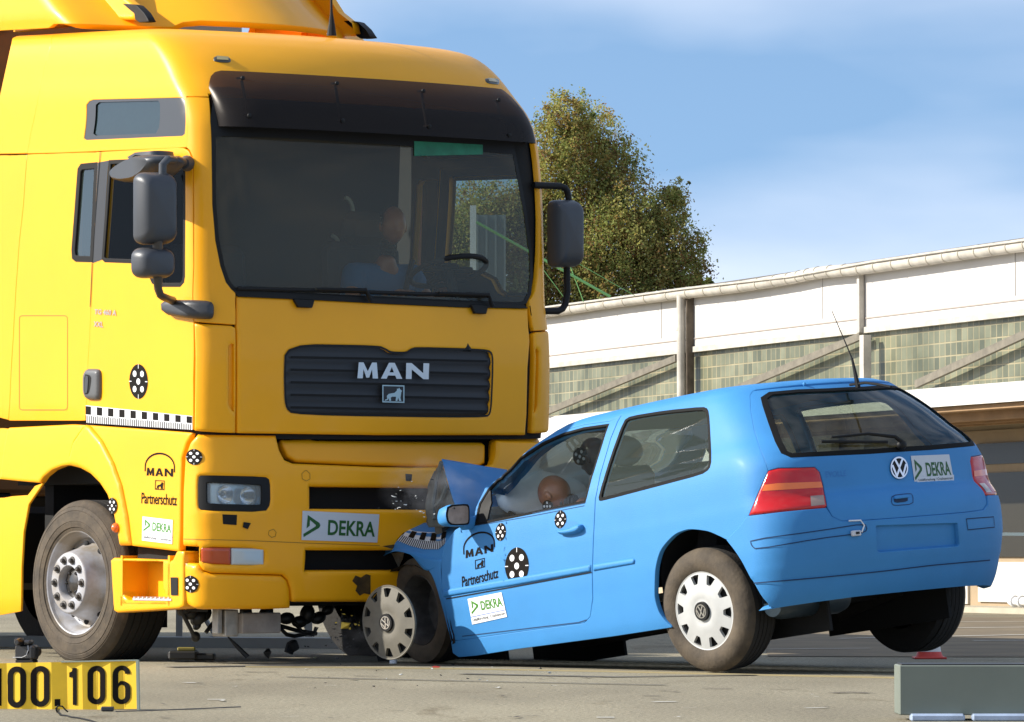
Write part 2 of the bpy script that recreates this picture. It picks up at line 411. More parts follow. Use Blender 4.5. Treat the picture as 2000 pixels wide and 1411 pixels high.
def panel(name,S,outer,mats,parent,holes=(),step=.05,thick=.02,off=0.,gap=0.,soft=0.,softd=.0,px=True,bstep=None,fn=None,mirror=False,inner=None,inv={}):
    """sheet-metal panel lying on surface S inside an outline, with a rim of the given thickness.
       soft/softd: edges drop by softd within soft metres of the outline; fn(uv)->extra offset"""
    conv=(lambda q:S.inv(densify(q,6,True),**inv)) if px else (lambda q:np.asarray(q,float))
    O=clean(conv(outer),min(.009,step*.3)); Hs=[clean(conv(h),min(.009,step*.3)) for h in holes]
    if mirror: O=O*[-1,1];Hs=[h*[-1,1] for h in Hs]
    if gap: O=inset_s(S,O,gap)
    bs=bstep or step*.6
    O=densify(O,bs); Hs=[densify(h,bs) for h in Hs]
    B=np.concatenate([O]+Hs)
    mn,mx=O.min(0),O.max(0)
    gu=np.arange(mn[0]+step/2,mx[0],step);gv=np.arange(mn[1]+step/2,mx[1],step)
    G=np.stack(np.meshgrid(gu,gv),-1).reshape(-1,2)
    G=G[inpoly(G,O)]
    for h in Hs: G=G[~inpoly(G,h)]
    if len(G):
        dm=np.full(len(G),9.)
        for i in range(0,len(B),300): dm=np.minimum(dm,np.sqrt(((G[:,None]-B[None,i:i+300])**2).sum(-1)).min(1))
        G=G[dm>step*.35]
    extra=[]
    if soft:
        for f in (.25,.6,1.0):
            q=inset(O,soft*f); extra.append(q[inpoly(q,O)])
            for h in Hs:
                q=inset(h,-soft*f); extra.append(q[~inpoly(q,h)&inpoly(q,O)])
        X=np.concatenate(extra)
        if len(G):
            dm=np.sqrt(((G[:,None]-X[None])**2).sum(-1)).min(1) if len(G)*len(X)<4e6 else np.full(len(G),9.)
            G=G[dm>step*.3]
        G=np.concatenate([G,X])
    Vs=[Vector(p) for p in np.concatenate([B,G])]
    E=[];o=0
    for L in [O]+Hs:
        n=len(L);E+=[(o+i,o+(i+1)%n) for i in range(n)];o+=n
    r=delaunay_2d_cdt(Vs,E,[],0,1e-6)
    uv=np.array([tuple(v) for v in r[0]]); T=np.array([list(f) for f in r[2]])
    c=uv[T].mean(1); k=inpoly(c,O)
    for h in Hs: k&=~inpoly(c,h)
    T=T[k]
    used=np.unique(T); mp_=-np.ones(len(uv),int);mp_[used]=np.arange(len(used)); uv=uv[used];T=mp_[T]
    u,v=uv[:,0],np.clip(uv[:,1],0,S.vmax) if isinstance(S,Ring) else uv[:,1]
    P=S.P(u,v);Nn=S.Nn(u,v)
    of=np.full(len(uv),float(off))
    if soft:
        d=np.full(len(uv),9.)
        for i in range(0,len(B)):
            pass
        Bs=densify(O,bs*.5)
        allB=np.concatenate([Bs]+[densify(h,bs*.5) for h in Hs])
        for i in range(0,len(allB),300): d=np.minimum(d,np.sqrt(((uv[:,None]-allB[None,i:i+300])**2).sum(-1)).min(1))
        t=np.clip(d/soft,0,1); of-=softd*(1-np.sqrt(np.clip(1-(1-t)**2,0,1)))
    if fn is not None: of=of+fn(P)
    P=P+Nn*of[:,None]
    # winding to match normals
    a=P[T];fn_=np.cross(a[:,1]-a[:,0],a[:,2]-a[:,0]); s=(fn_*Nn[T[:,0]]).sum(1)<0; T[s]=T[s][:,::-1]
    # true normals from geometry (area weighted) blended for soft panels
    if soft or fn is not None:
        vn=np.zeros_like(P);a=P[T];fnn=np.cross(a[:,1]-a[:,0],a[:,2]-a[:,0])
        for j in range(3): np.add.at(vn,T[:,j],fnn)
        vn/=np.linalg.norm(vn,axis=1)[:,None]+1e-12
    else: vn=Nn
    edges={}
    for t in T:
        for i in range(3):
            e=(t[i],t[(i+1)%3]); edges[e]=1
    bd=[e for e in edges if (e[1],e[0]) not in edges]
    V=[P];NN=[vn];Fc=T.tolist();fm=[0]*len(T)
    if thick and bd:
        n0=len(P); ids=sorted(set(i for e in bd for i in e)); m={i:k for k,i in enumerate(ids)}
        # outward rim normals
        rn=np.zeros((len(ids),3))
        for a_,b_ in bd:
            t=P[b_]-P[a_]; w=np.cross(t,Nn[a_]); w/=np.linalg.norm(w)+1e-12; rn[m[a_]]+=w;rn[m[b_]]+=w
        rn/=np.linalg.norm(rn,axis=1)[:,None]+1e-12
        k=len(ids); ch=min(.004,thick*.3)
        top=P[ids]
        r0=top+rn*ch*.9-Nn[ids]*ch; r1=top+rn*ch*.9-Nn[ids]*thick
        V+=[r0,r1];NN+=[rn,rn]
        for a_,b_ in bd:
            A,Bq=m[a_],m[b_]
            Fc.append([a_,n0+A,n0+Bq,b_]); Fc.append([n0+A,n0+k+A,n0+k+Bq,n0+Bq]); fm+=[0,0]
        # blend normals on the chamfer
        NN[1]=(rn+Nn[ids]*.3); NN[1]/=np.linalg.norm(NN[1],axis=1)[:,None]
    V=np.concatenate(V);NN=np.concatenate(NN)
    return mesh_obj(name,V,Fc,mats,parent,True,None,NN,frame=S.M)
def ribbon_mb(mb,S,line,width,off=.002,px=True,mi=0,closed=False,inv={},step=.03):
    L=S.inv(densify(line,6,closed),**inv) if px else np.asarray(line,float)
    L=densify(L,step,closed)
    if closed: L=np.concatenate([L,L[:1]])
    P=S.P(L[:,0],L[:,1]);Nn=S.Nn(L[:,0],L[:,1]); T=np.gradient(P,axis=0);B=np.cross(T,Nn);B/=np.linalg.norm(B,axis=1)[:,None]+1e-12
    a=P+B*width/2+Nn*off;b=P-B*width/2+Nn*off;n=len(P)
    mb.add(np.concatenate([a,b]),[(i,i+1,n+i+1,n+i) for i in range(n-1)],mi); return mb
def ribbon(name,S,lines,width,m,parent,off=.002,closed=False,inv={}):
    mb=MB()
    for l in lines: ribbon_mb(mb,S,l,width,off,closed=closed,inv=inv)
    return mb.build(name,m,parent,frame=S.M,fix=False,angle=None)
# ---------------------------------------------------------------- flat art mapped on surfaces
def tri2d(loops,fill=None):
    """loops: list of closed 2D outlines, even-odd filled"""
    Vs=[];E=[];o=0
    for L in loops:
        n=len(L);Vs+=[Vector((float(p[0]),float(p[1]))) for p in L];E+=[(o+i,o+(i+1)%n) for i in range(n)];o+=n
    r=delaunay_2d_cdt(Vs,E,[],0,1e-6); uv=np.array([tuple(v) for v in r[0]]);T=np.array([list(f) for f in r[2]]);c=uv[T].mean(1)
    k=np.zeros(len(T),bool)
    for L in loops: k^=inpoly(c,np.asarray(L,float))
    return uv,T[k]
_tc={}
def text2d(s,bold=.02,shear=0):
    """text outline as triangles, fitted to the unit square, y up"""
    key=(s,bold,shear)
    if key in _tc: return _tc[key]
    cu=bpy.data.curves.new('txt','FONT'); cu.body=s; cu.offset=bold; cu.resolution_u=4; cu.shear=shear
    o=bpy.data.objects.new('txt',cu); C.objects.link(o); dg=bpy.context.evaluated_depsgraph_get(); dg.update()
    me=o.evaluated_get(dg).to_mesh(); V=np.array([tuple(v.co[:2]) for v in me.vertices]);T=[]
    for p in me.polygons:
        vs=list(p.vertices)
        for i in range(1,len(vs)-1): T.append([vs[0],vs[i],vs[i+1]])
    o.evaluated_get(dg).to_mesh_clear(); bpy.data.objects.remove(o); bpy.data.curves.remove(cu)
    mn,mx=V.min(0),V.max(0); V=(V-mn)/(mx-mn); _tc[key]=(V,np.array(T)); return _tc[key]
def box2(x0,y0,x1,y1): return [(x0,y0),(x1,y0),(x1,y1),(x0,y1)]
def circ(cx,cy,rx,ry=None,n=24):
    ry=rx if ry is None else ry
    return [(cx+rx*math.cos(2*math.pi*i/n),cy+ry*math.sin(2*math.pi*i/n)) for i in range(n)]
def stroke(pts,w,closed=False):
    P=np.asarray(pts,float); n=len(P); L=[];R=[]
    for i in range(n):
        a=P[i-1] if (i>0 or closed) else P[i]; b=P[(i+1)%n] if (i<n-1 or closed) else P[i]
        d1=P[i]-a;d2=b-P[i]; d1=d1/(np.linalg.norm(d1)+1e-12);d2=d2/(np.linalg.norm(d2)+1e-12)
        t=d1+d2; t=t/(np.linalg.norm(t)+1e-12); nn=np.array([-t[1],t[0]]); c=max(.45,nn@np.array([-d2[1],d2[0]]) if np.linalg.norm(d2)>0 else nn@np.array([-d1[1],d1[0]]))
        L.append(P[i]+nn*w/2/c);R.append(P[i]-nn*w/2/c)
    return L+R[::-1]
def art(name,S,quad,layers,mats,parent,off=.002,lay=.0012,inv={},sub=0):
    """layers: (verts2D in unit square with y DOWN, tris, material index, level); quad: pixel corners TL TR BR BL"""
    q=np.asarray(quad,float); mb=MB()
    for V,T,mi,lv in layers:
        V=np.asarray(V,float);T=np.asarray(T)
        if len(T)==0: continue
        u,v=V[:,0:1],V[:,1:2]
        px=q[0]*(1-u)*(1-v)+q[1]*u*(1-v)+q[2]*u*v+q[3]*(1-u)*v
        uv=S.inv(px,**inv); P=S.P(uv[:,0],uv[:,1])+S.Nn(uv[:,0],uv[:,1])*(off+lay*lv)
        mb.add(P,T.tolist(),mi)
    o=mb.build(name,mats,parent,frame=S.M,fix=False,smooth=False)
    return o
def gridrect(x0,y0,x1,y1,n=6,m=3):
    V=[(x0+(x1-x0)*i/n,y0+(y1-y0)*j/m) for j in range(m+1) for i in range(n+1)]
    T=[]
    for j in range(m):
        for i in range(n):
            a=j*(n+1)+i; T+=[(a,a+1,a+n+2),(a,a+n+2,a+n+1)]
    return np.array(V),np.array(T)
def L_loops(loops,mi,lv,fine=0):
    if fine:
        loops=[densify(l,fine) for l in loops]; L0=np.concatenate(loops); mn,mx=L0.min(0),L0.max(0)
        G=np.stack(np.meshgrid(np.arange(mn[0],mx[0],fine),np.arange(mn[1],mx[1],fine)),-1).reshape(-1,2)
        k=np.zeros(len(G),bool)
        for l in loops: k^=inpoly(G,l)
        G=G[k]
        if len(G): G=G[np.sqrt(((G[:,None]-L0[None])**2).sum(-1)).min(1)>fine*.4]
        Vs=[];E=[];o=0
        for L in loops: n=len(L);Vs+=[Vector(p) for p in L];E+=[(o+i,o+(i+1)%n) for i in range(n)];o+=n
        Vs+=[Vector(p) for p in G]; r=delaunay_2d_cdt(Vs,E,[],0,1e-6); uv=np.array([tuple(v) for v in r[0]]);T=np.array([list(f) for f in r[2]]);c=uv[T].mean(1); k=np.zeros(len(T),bool)
        for L in loops: k^=inpoly(c,L)
        return (uv,T[k],mi,lv)
    V,T=tri2d(loops); return (V,T,mi,lv)
def L_text(s,x0,y0,x1,y1,mi,lv,bold=.02,shear=0):
    V,T=text2d(s,bold,shear); V=V.copy(); V[:,1]=1-V[:,1]; V=V*[x1-x0,y1-y0]+[x0,y0]; return (V,T,mi,lv)
def target_art(name,S,quad,parent,inv={},off=.002):
    lay=[L_loops([circ(.5,.5,.5,n=40)],0,0,fine=.08)]
    for x,y in ((.5,.5),(.3,.28),(.7,.28),(.3,.72),(.7,.72)): lay.append(L_loops([circ(x,y,.1,.09,16)],1,1))
    for r in (box2(.488,0,.512,.13),box2(.488,.87,.512,1),box2(0,.488,.13,.512),box2(.87,.488,1,.512)): lay.append(L_loops([r],1,1))
    return art(name,S,quad,lay,[INK,WHT],parent,inv=inv,off=off)
def qrect(x0,y0,x1,y1): return [(x0,y0),(x1,y0),(x1,y1),(x0,y1)]
def MAN_loops(x0,y0,x1,y1):
    M=[(0,1),(0.02,0),(.085,0),(.145,.55),(.205,0),(.27,0),(.29,1),(.215,1),(.205,.42),(.165,.95),(.125,.95),(.085,.42),(.075,1)]
    A=[(.33,1),(.44,0),(.52,0),(.63,1),(.55,1),(.53,.8),(.43,.8),(.41,1)]; Ah=[(.45,.6),(.48,.27),(.51,.6)]
    Nn=[(.68,1),(.68,0),(.755,0),(.92,.62),(.92,0),(1,0),(1,1),(.925,1),(.76,.4),(.76,1)]
    f=lambda L:[(x0+(x1-x0)*a,y0+(y1-y0)*b) for a,b in L]
    return [[f(M)],[f(A),f(Ah)],[f(Nn)]]
LION=[(.10,.92),(.13,.84),(.22,.80),(.20,.62),(.30,.50),(.55,.44),(.66,.30),(.66,.18),(.72,.22),(.76,.12),(.80,.22),(.90,.32),(.86,.38),(.84,.55),(.82,.72),(.86,.90),(.76,.90),(.72,.70),(.68,.90),(.60,.90),(.62,.66),(.45,.66),(.38,.72),(.40,.90),(.30,.90),(.30,.76),(.24,.86)]
def lion_layers(x0,y0,x1,y1,mi,lv,fr=.05):
    f=lambda L:[(x0+(x1-x0)*a,y0+(y1-y0)*b) for a,b in L]
    return [L_loops([f(box2(0,0,1,1)),f(box2(fr,fr*1.3,1-fr,1-fr*1.3))],mi,lv),L_loops([f(LION)],mi,lv)]
DEK=[(.07,.135),(.225,.39),(.24,.47),(.225,.56),(.025,.90),(.02,.79),(.175,.52),(.18,.47),(.10,.30),(.10,.50),(.06,.60)]
def dekra(name,S,quad,parent,small=False,inv={},off=.003):
    lay=[]; V,T=gridrect(0,0,1,1,5,4); lay.append((V,T,0,0))
    k=.68 if small else 1
    lay.append(L_loops([[(a if not small else .02+a*1.05,b*k) for a,b in DEK]],1,1))
    lay.append(L_text('DEKRA',.34,.27*k,.96,.80*k,1,1,.025))
    if small:
        lay.append(L_loops([box2(0,.70,1,.725)],2,1))
        lay.append(L_text('Unfallforschung / Crashzentrum',.04,.78,.96,.93,3,1,0))
    return art(name,S,quad,lay,[WHT if small else SGN,INKG2 if small else INKG,BLUL,INK],parent,inv=inv,off=off)
def man_arch(name,S,quad,parent,inv={}):
    """arch over the word, lion in a frame, one word below"""
    lay=[]; arc=[(.03,.36)]+[(.03+.0*0,.30)]+[(.5-.47*math.cos(math.pi*i/16),.26-.25*math.sin(math.pi*i/16)) for i in range(17)]+[(.97,.30),(.97,.36)]
    lay.append(L_loops([stroke(arc,.035)],0,0))
    for L in MAN_loops(.08,.29,.93,.44): lay.append(L_loops(L,0,0))
    lay+=lion_layers(.36,.52,.66,.70,0,0,.06)
    lay.append(L_text('Partnerschutz',-.06,.77,1.06,.98,0,0,.015))
    return art(name,S,quad,lay,[INK],parent,inv=inv)
def vw_layers(mi,lv,cx=.5,cy=.5,r=.5):
    f=lambda P:[(cx+r*a,cy+r*b) for a,b in P]
    lay=[L_loops([f(circ(0,0,1,n=32)),f(circ(0,0,.86,n=32))],mi,lv)]
    lay.append(L_loops([f(stroke([(-.42,-.76),(0,-.02),(.42,-.76)],.2))],mi,lv))
    lay.append(L_loops([f(stroke([(-.78,-.28),(-.36,.72),(0,.08),(.36,.72),(.78,-.28)],.2))],mi,lv+.5))
    return lay
# ================================================================ TRUCK
TRUCK=tr(-1.59,23.78,0)@rot('z',-53.0)
CAB=TRUCK@tr(1.2,0,.9)@rot('y',4.5)@rot('x',1.0)@tr(-1.2,0,-.9)
def rr(x0,y0,x1,y1,r,k=5):
    out=[]
    for cx,cy,a0 in ((x1-r,y0+r,-90),(x1-r,y1-r,0),(x0+r,y1-r,90),(x0+r,y0+r,180)):
        for i in range(k+1):
            a=math.radians(a0+90*i/k); out.append((cx+r*math.cos(a),cy+r*math.sin(a)))
    return out
def rows(tab,xb,cxb=.06,cyb=.08):
    R=[]
    for z,x0,bow,cx,cy,w in tab: R.append([z,z,0,x0,bow,cx,cy,w,xb,.0,cxb,cyb,0])
    return R
CR=rows([(1.26,1.50,.05,.14,.22,1.215),(1.33,1.505,.05,.14,.22,1.22),(1.70,1.50,.05,.15,.22,1.222),(1.90,1.485,.05,.16,.23,1.222),(2.08,1.465,.06,.17,.25,1.222),(2.6,1.43,.06,.18,.27,1.22),(3.0,1.385,.07,.19,.28,1.21),
  (3.15,1.33,.08,.21,.29,1.205),(3.30,1.215,.10,.24,.30,1.185),(3.42,1.10,.11,.26,.32,1.165),(3.50,.99,.12,.27,.34,1.14),(3.545,.88,.12,.28,.34,1.09),(3.57,.74,.12,.28,.34,1.0),(3.585,.5,.1,.2,.3,.75),(3.59,.2,.05,.1,.1,.3)],-1.75)
CABS=Ring(CAB,CR,[0,.95,1.28,4.1,4.2,4.9])
truck=thing('tractor_truck',TRUCK,'yellow cab-over tractor truck with black sun visor, struck head-on by the blue hatchback','truck')
NEAR=dict(urange=(-9,0)); FARS=dict(urange=(0,9))
def uvz(z,u):  # v for a given height
    vs=np.linspace(0,CABS.vmax,600); zz=CABS.P(np.full(600,u),vs)[:,2]; return float(np.interp(z,zz,vs))
def I(S,pts,**k): return S.inv(pts,**k)
cabroot=truck
# dark inner shell of the cab, behind the outer panels, with its window openings
WIN_NEAR=[(213,314),(352,308),(361,311),(361,540),(359,552),(352,560),(308,560),(297,553),(286,528),(262,514),(205,512),(199,506)]
WIN_REAR=[(152,330),(158,321),(190,318),(181,512),(148,511),(141,505),(140,488)]
WIN_UP=[(168,205),(174,197),(182,194),(355,190),(361,196),(361,262),(355,267),(168,275),(163,271)]
WS=[(413,262),(413,320),(414,400),(420,470),(430,520),(441,552),(452,566),(463,573),(600,580),(750,587),(900,594),(1018,598),(1030,592),(1038,575),(1042,540),(1041,500),(1031,420),(1017,345),(1006,290),(1000,262)]
nu=I(CABS,WIN_NEAR,**NEAR)
WSu=I(CABS,densify(WS,8),**dict(urange=(-1.6,1.5)))
# windshield outline continues up behind the visor
vt=uvz(3.17,0)
def ws_uv():
    left=WSu[(WSu[:,0]<0)]; 
    return WSu
sill_l=I(CABS,[(412,258)],**NEAR)[0]; sill_r=I(CABS,[(1001,262)],urange=(0,1.6))[0]
WSo=list(map(tuple,I(CABS,densify(WS,8,closed=False),urange=(-1.6,1.6))))
WSo+= [(sill_r[0],sill_r[1]+.06),(sill_r[0]*.97,vt-.03),(sill_r[0]*.9,vt)]+[(x,vt) for x in np.linspace(sill_r[0]*.8,sill_l[0]*.8,14)]+[(sill_l[0]*.9,vt),(sill_l[0]*.97,vt-.03),(sill_l[0],sill_l[1]+.06)]
WSo=np.array(WSo)
wup=I(CABS,WIN_UP,**NEAR); wre=I(CABS,WIN_REAR,**NEAR)
# seams
SEAMU=[(112,52),(101,85),(86,135),(73,200),(61,255),(53,300)]
SEAML=[(53,302),(50,340),(46,400),(38,470),(33,540),(28,620),(22,720),(19,790),(17,822)]
su=I(CABS,SEAMU,**NEAR); sl_=I(CABS,SEAML,**NEAR)
DOORL=[(197,297),(190,380),(184,460),(181,516),(177,600),(172,700),(169,780),(168,822)]
DOORR=[(345,289),(358,290),(368,296),(374,308),(376,330),(377,420),(378,520),(378,640),(377,740),(377,840)]
dl=I(CABS,DOORL,**NEAR); dr=I(CABS,DOORR,**NEAR)
rooflow=I(CABS,[(364,288),(364,188),(386,188),(408,189)],**NEAR)
vb=float(I(CABS,[(377,840)],**NEAR)[0][1])
UV=dict(px=False)
g=.0035
def both(name,poly,mats,**k):
    a=panel(name,CABS,poly,mats,truck,px=False,**k)
    k2=dict(k); b=panel(name,CABS,poly,mats,truck,px=False,mirror=True,**k2); return a,b
# upper shell incl. roof: runs across
v_sl=su[-1][1]; 
near=[(-4.19,CABS.vmax)]
roofpoly=[tuple(su[0]+[0,.0])]+[tuple(p) for p in su[1:]]+[tuple(p) for p in I(CABS,[(120,298.5),(200,295),(300,291),(345,289)],**NEAR)]+[tuple(p) for p in rooflow]
vtop=rooflow[-1][1]; ul=rooflow[-1][0]
# front edge of the roof shell follows the top of the windscreen
roofpoly+=[(ul+.0,vt+.02),(-.6,vt+.01),(0,vt+.01)]
rp=roofpoly+[(-a,b) for a,b in roofpoly[::-1][1:]]
rp+=[(-su[0][0],CABS.vmax-.03),(su[0][0],CABS.vmax-.03)]
ra=panel('roof_shell',CABS,rp,YEL,truck,holes=[wup,wup*[-1,1]],px=False,step=.055,gap=.002,thick=.03)
# rear upper and lower corner sections, both sides
re_=[tuple(p) for p in I(CABS,densify([(-26,301),(0,185),(12,130),(24,75)],8,False),**NEAR)]
rearU=[tuple(p) for p in su]+re_+[(re_[-1][0],CABS.vmax-.03),(su[0][0],CABS.vmax-.03)]
UB=re_[-1][0]
both('rear_roof_panel',rearU,YEL,step=.09,gap=.003,thick=.03)
rearL=[tuple(p) for p in sl_]+[(re_[0][0]-.25,vb),(re_[0][0]-.02,sl_[0][1]-.004)]
both('rear_side_panel',rearL,YEL,step=.09,gap=.006,thick=.03)
mid=[tuple(p) for p in sl_]+[tuple(p) for p in dl[::-1]]
for p in ([mid]): both('cab_side_panel',mid,YEL,holes=[],step=.09,gap=.003,thick=.03) if 0 else None
both('cab_side_panel',mid,YEL,holes=[wre],step=.09,gap=.003,thick=.03)
door=[tuple(p) for p in dl]+[tuple(p) for p in dr[::-1]]
dA,dB=both('door',door,YEL,holes=[nu],step=.07,gap=.003,thick=.04)
# A pillar / corner
wl=[tuple(p) for p in WSo if p[0]<0]
pill=I(CABS,[(364,190),(386,190),(408,191)],**NEAR)
wsl=I(CABS,[(412,262),(413,320),(414,400),(420,470),(430,520),(441,552),(452,566),(460,572)],**NEAR)
pb=I(CABS,[(460,634),(420,631),(379,628)],**NEAR)
dr2=I(CABS,[(379,520),(379,420),(378,330),(376,306),(370,293),(364,288)],**NEAR)
pp=[tuple(p) for p in pill]+[(sill_l[0],sill_l[1]+.06)]+[tuple(p) for p in wsl]+[tuple(p) for p in pb]+[tuple(p) for p in dr2]
both('windscreen_pillar',pp,YEL,step=.05,gap=.002,thick=.03)
# corner deflectors with a slot
defl=[(379,632),(452,637),(460,641),(461,665),(461,760),(460,846),(379,841)]
du=I(CABS,defl,**NEAR)
slot=I(CABS,[(446,676),(452,670),(458,672),(458,806),(452,802),(446,790)],**NEAR)
both('corner_deflector',du,YEL,holes=[slot],step=.04,gap=.0025,thick=.04,off=.004,soft=.02,softd=.006)
def slotfn(P): return P[:,0]*0
both('deflector_slot',inset(slot,-.004),YEL,step=.03,off=-.022,thick=0)
# bonnet flap
hood=[(464,578),(600,584),(750,591),(900,597),(1034,603),(1036,655),(1031,720),(1029,810),(1026,850),(740,850),(464,846)]
GRL=round_poly([(557,674),(738,677),(752,683),(762,689),(792,690),(802,683),(812,680),(950,684),(961,692),(960,745),(957,806),(948,815),(572,809),(557,795),(555,740)],2)
hu=I(CABS,densify(hood,8),urange=(-1.3,1.3)); gu_=I(CABS,GRL,urange=(-1.3,1.3))
def crease(P):  # soft fold under the windscreen
    z=P[:,2]; return -.012*smooth01((z-1.83)/.10)+.006*smooth01((1.42-z)/.06)*0
panel('bonnet_flap',CABS,hu,YEL,truck,holes=[gu_],px=False,step=.045,gap=.002,thick=.035,off=.004,fn=crease,soft=.02,softd=.006)
# dark body behind gaps
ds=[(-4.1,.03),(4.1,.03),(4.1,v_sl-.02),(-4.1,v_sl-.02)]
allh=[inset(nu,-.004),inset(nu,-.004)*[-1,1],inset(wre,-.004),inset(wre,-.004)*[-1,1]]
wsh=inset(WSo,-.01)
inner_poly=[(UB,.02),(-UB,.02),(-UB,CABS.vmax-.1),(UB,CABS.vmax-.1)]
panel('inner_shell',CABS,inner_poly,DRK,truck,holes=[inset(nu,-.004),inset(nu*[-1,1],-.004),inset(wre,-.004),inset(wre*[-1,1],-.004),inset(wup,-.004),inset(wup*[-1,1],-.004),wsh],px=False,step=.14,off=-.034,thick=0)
# glass
GLW=glass('windscreen_glass',(.66,.72,.66),gl=(.8,.82,.8),refl=.6,haze=.085,hazec=(.50,.42,.28))
GLS=glass('tinted_side_glass',(.20,.30,.30),refl=1.5,haze=.14,hazec=(.10,.17,.16))
GLO=glass('open_window_glass',(.62,.66,.62),refl=.18)
ws=panel('windscreen',CABS,WSo,GLW,truck,px=False,step=.08,off=-.006,thick=.0)
# black ceramic border
bw=inset(WSo,.022)
panel('windscreen_border',CABS,WSo,BLK,truck,holes=[bw],px=False,step=.05,off=-.004,thick=0)
# dark top band and green sticker
band=[(413,262),(560,268),(700,277),(860,289),(1006,303),(1000,262)]
bu=I(CABS,densify(band,8),urange=(-1.6,1.6))
bandp=[tuple(p) for p in bu if 1]
tb=[tuple(p) for p in I(CABS,densify([(414,266),(560,270),(700,279),(860,290),(1004,302)],8,closed=False),urange=(-1.6,1.6))]
tb+=[(tb[-1][0]*.97,vt-.01)]+[(x,vt-.005) for x in np.linspace(tb[-1][0]*.9,tb[0][0]*.9,12)]+[(tb[0][0]*.97,vt-.01)]
panel('windscreen_shade_band',CABS,tb,BLK,truck,px=False,step=.08,off=-.003,thick=0)
STK=mat('green_windscreen_sticker',(.02,.26,.14),.5,var=.5,vscale=8)
art('windscreen_sticker',CABS,[(809,276),(943,283),(943,302),(809,305)],[(*gridrect(0,0,1,1,6,2),0,0)],[STK],ws,inv=dict(urange=(0,1.2)),off=.000)
for nm,poly,gl in (('side_window',nu,GLO),('rear_side_window',wre,GLS),('upper_side_window',wup,GLS)):
    both(nm,poly,gl,step=.12,off=-.012,thick=0)
# window frames
FRM=mat('window_rubber',(.010,.009,.008),.6,spec=.2)
def ringpanel(name,poly,w,m,off=.001,thick=.012):
    o=inset(poly,-.002);i=inset(poly,w)
    both(name,o,m,holes=[i],step=.05,off=off,thick=thick)
ringpanel('window_frame',nu,.018,FRM); ringpanel('rear_window_frame',wre,.03,FRM); 
wup_in=I(CABS,[(186,205),(192,200),(308,197),(311,202),(309,250),(303,261),(186,265),(181,261)],**NEAR)
both('upper_window_frame',inset(wup,-.002),mat('dark_glass_print',(.035,.034,.032),.3,coat=.4),holes=[wup_in],step=.06,off=-.004,thick=0)
both('upper_window_pane',wup_in,mat('window_blind_behind_glass',(.20,.37,.31),.6,spec=.2,var=.35,vscale=5),step=.06,off=-.016,thick=0)
# black strip between the rear and door windows
bp=I(CABS,[(191,318),(213,314),(211,330),(199,508),(182,514)],**NEAR)
both('window_pillar',bp,mat('pillar_trim',(.03,.03,.032),.4),step=.06,off=.0015,thick=0)
ribbon('door_seam',CABS,[DOORL[:5]],.007,DRK,truck,off=.004,inv=NEAR)
# storage flap seam
ribbon('storage_flap_seam',CABS,[rr(38,617,132,801,6)],.005,mat('seam_shadow',(.30,.16,.004),.6),truck,off=.0015,closed=True,inv=NEAR)
# sun visor (smoked acrylic, proud of the glass, wraps the corners)
VR=rows([(2.97,1.58,.10,.22,.22,1.085),(3.06,1.55,.10,.22,.22,1.085),(3.16,1.485,.10,.22,.23,1.08),(3.26,1.375,.10,.23,.24,1.07),(3.34,1.265,.11,.23,.26,1.05),(3.385,1.20,.11,.23,.26,1.03)],-1.75)
VIS=Ring(CAB,VR,[0,.95,1.28,4.1,4.2,4.9])
SMO=glass('smoked_acrylic',(.17,.13,.11),gl=(.7,.66,.62),rough=.30,refl=.35,haze=.3,hazec=(.045,.038,.036))
vpx=round_poly([(411,150),(416,142),(430,137),(560,142),(780,158),(985,181),(1006,189),(1022,210),(1034,245),(1043,288),(1020,287),(900,274),(700,258),(560,250),(420,245),(413,236)],1)
vv=VIS.inv(densify(vpx,8),urange=(-1.28,.93)); 
# use near half mirrored so that the far end wraps round the corner the same way
zlo=[tuple(p) for p in VIS.inv([(413,236),(420,245),(560,250),(700,258)],**NEAR)]
zhi=[tuple(p) for p in VIS.inv([(411,150),(416,142),(430,137),(560,142),(700,150)],**NEAR)]
vlo=.012;vhi=VIS.vmax-.012; ue=1.21
ve=VIS.inv([(424,247),(414,243),(410,232),(408,200),(409,160),(412,149),(420,141),(432,138)],**NEAR); ve[:,1]=np.clip(ve[:,1],vlo,vhi)
nr=[tuple(p) for p in ve[::-1]]
vp=[(-a,b) for a,b in nr[::-1]]
vp=[(nr[-1][0],nr[-1][1])]+[(-a,b) for a,b in ve]+[(nr[0][0],nr[0][1])]+nr[1:-1]
visor=panel('sun_visor',VIS,vp,SMO,truck,px=False,step=.06,thick=0,off=0)
for (x,y) in ((473,153),(657,163),(826,178),(973,196),(486,226),(669,236),(838,247),(994,264)):
    uv=VIS.inv([(x,y)],urange=(-1.28,.95))[0]; P=VIS.P(uv[0],uv[1]);n=VIS.Nn(uv[0],uv[1])
    mb=MB(); mb.lathe([(.0,-.05),(.006,-.05),(.006,.002),(.012,.002),(.012,.010),(.0,.013)],12,tuple(P),'x'); mb.build('bolt',BLK,visor,frame=CAB)
# visor brackets
for (a,b) in (((473,153),(486,226)),((657,163),(669,236)),((826,178),(838,247)),((973,196),(994,264))):
    q=VIS.inv([a,b],urange=(-1.28,.95)); P=VIS.P(q[:,0],q[:,1]);n=VIS.Nn(q[:,0],q[:,1]); mb=MB()
    mb.tube([P[0]-n[0]*.02-[0,.0,0],P[1]-n[1]*.02],.009,8); mb.build('bracket',BLK,visor,frame=CAB)
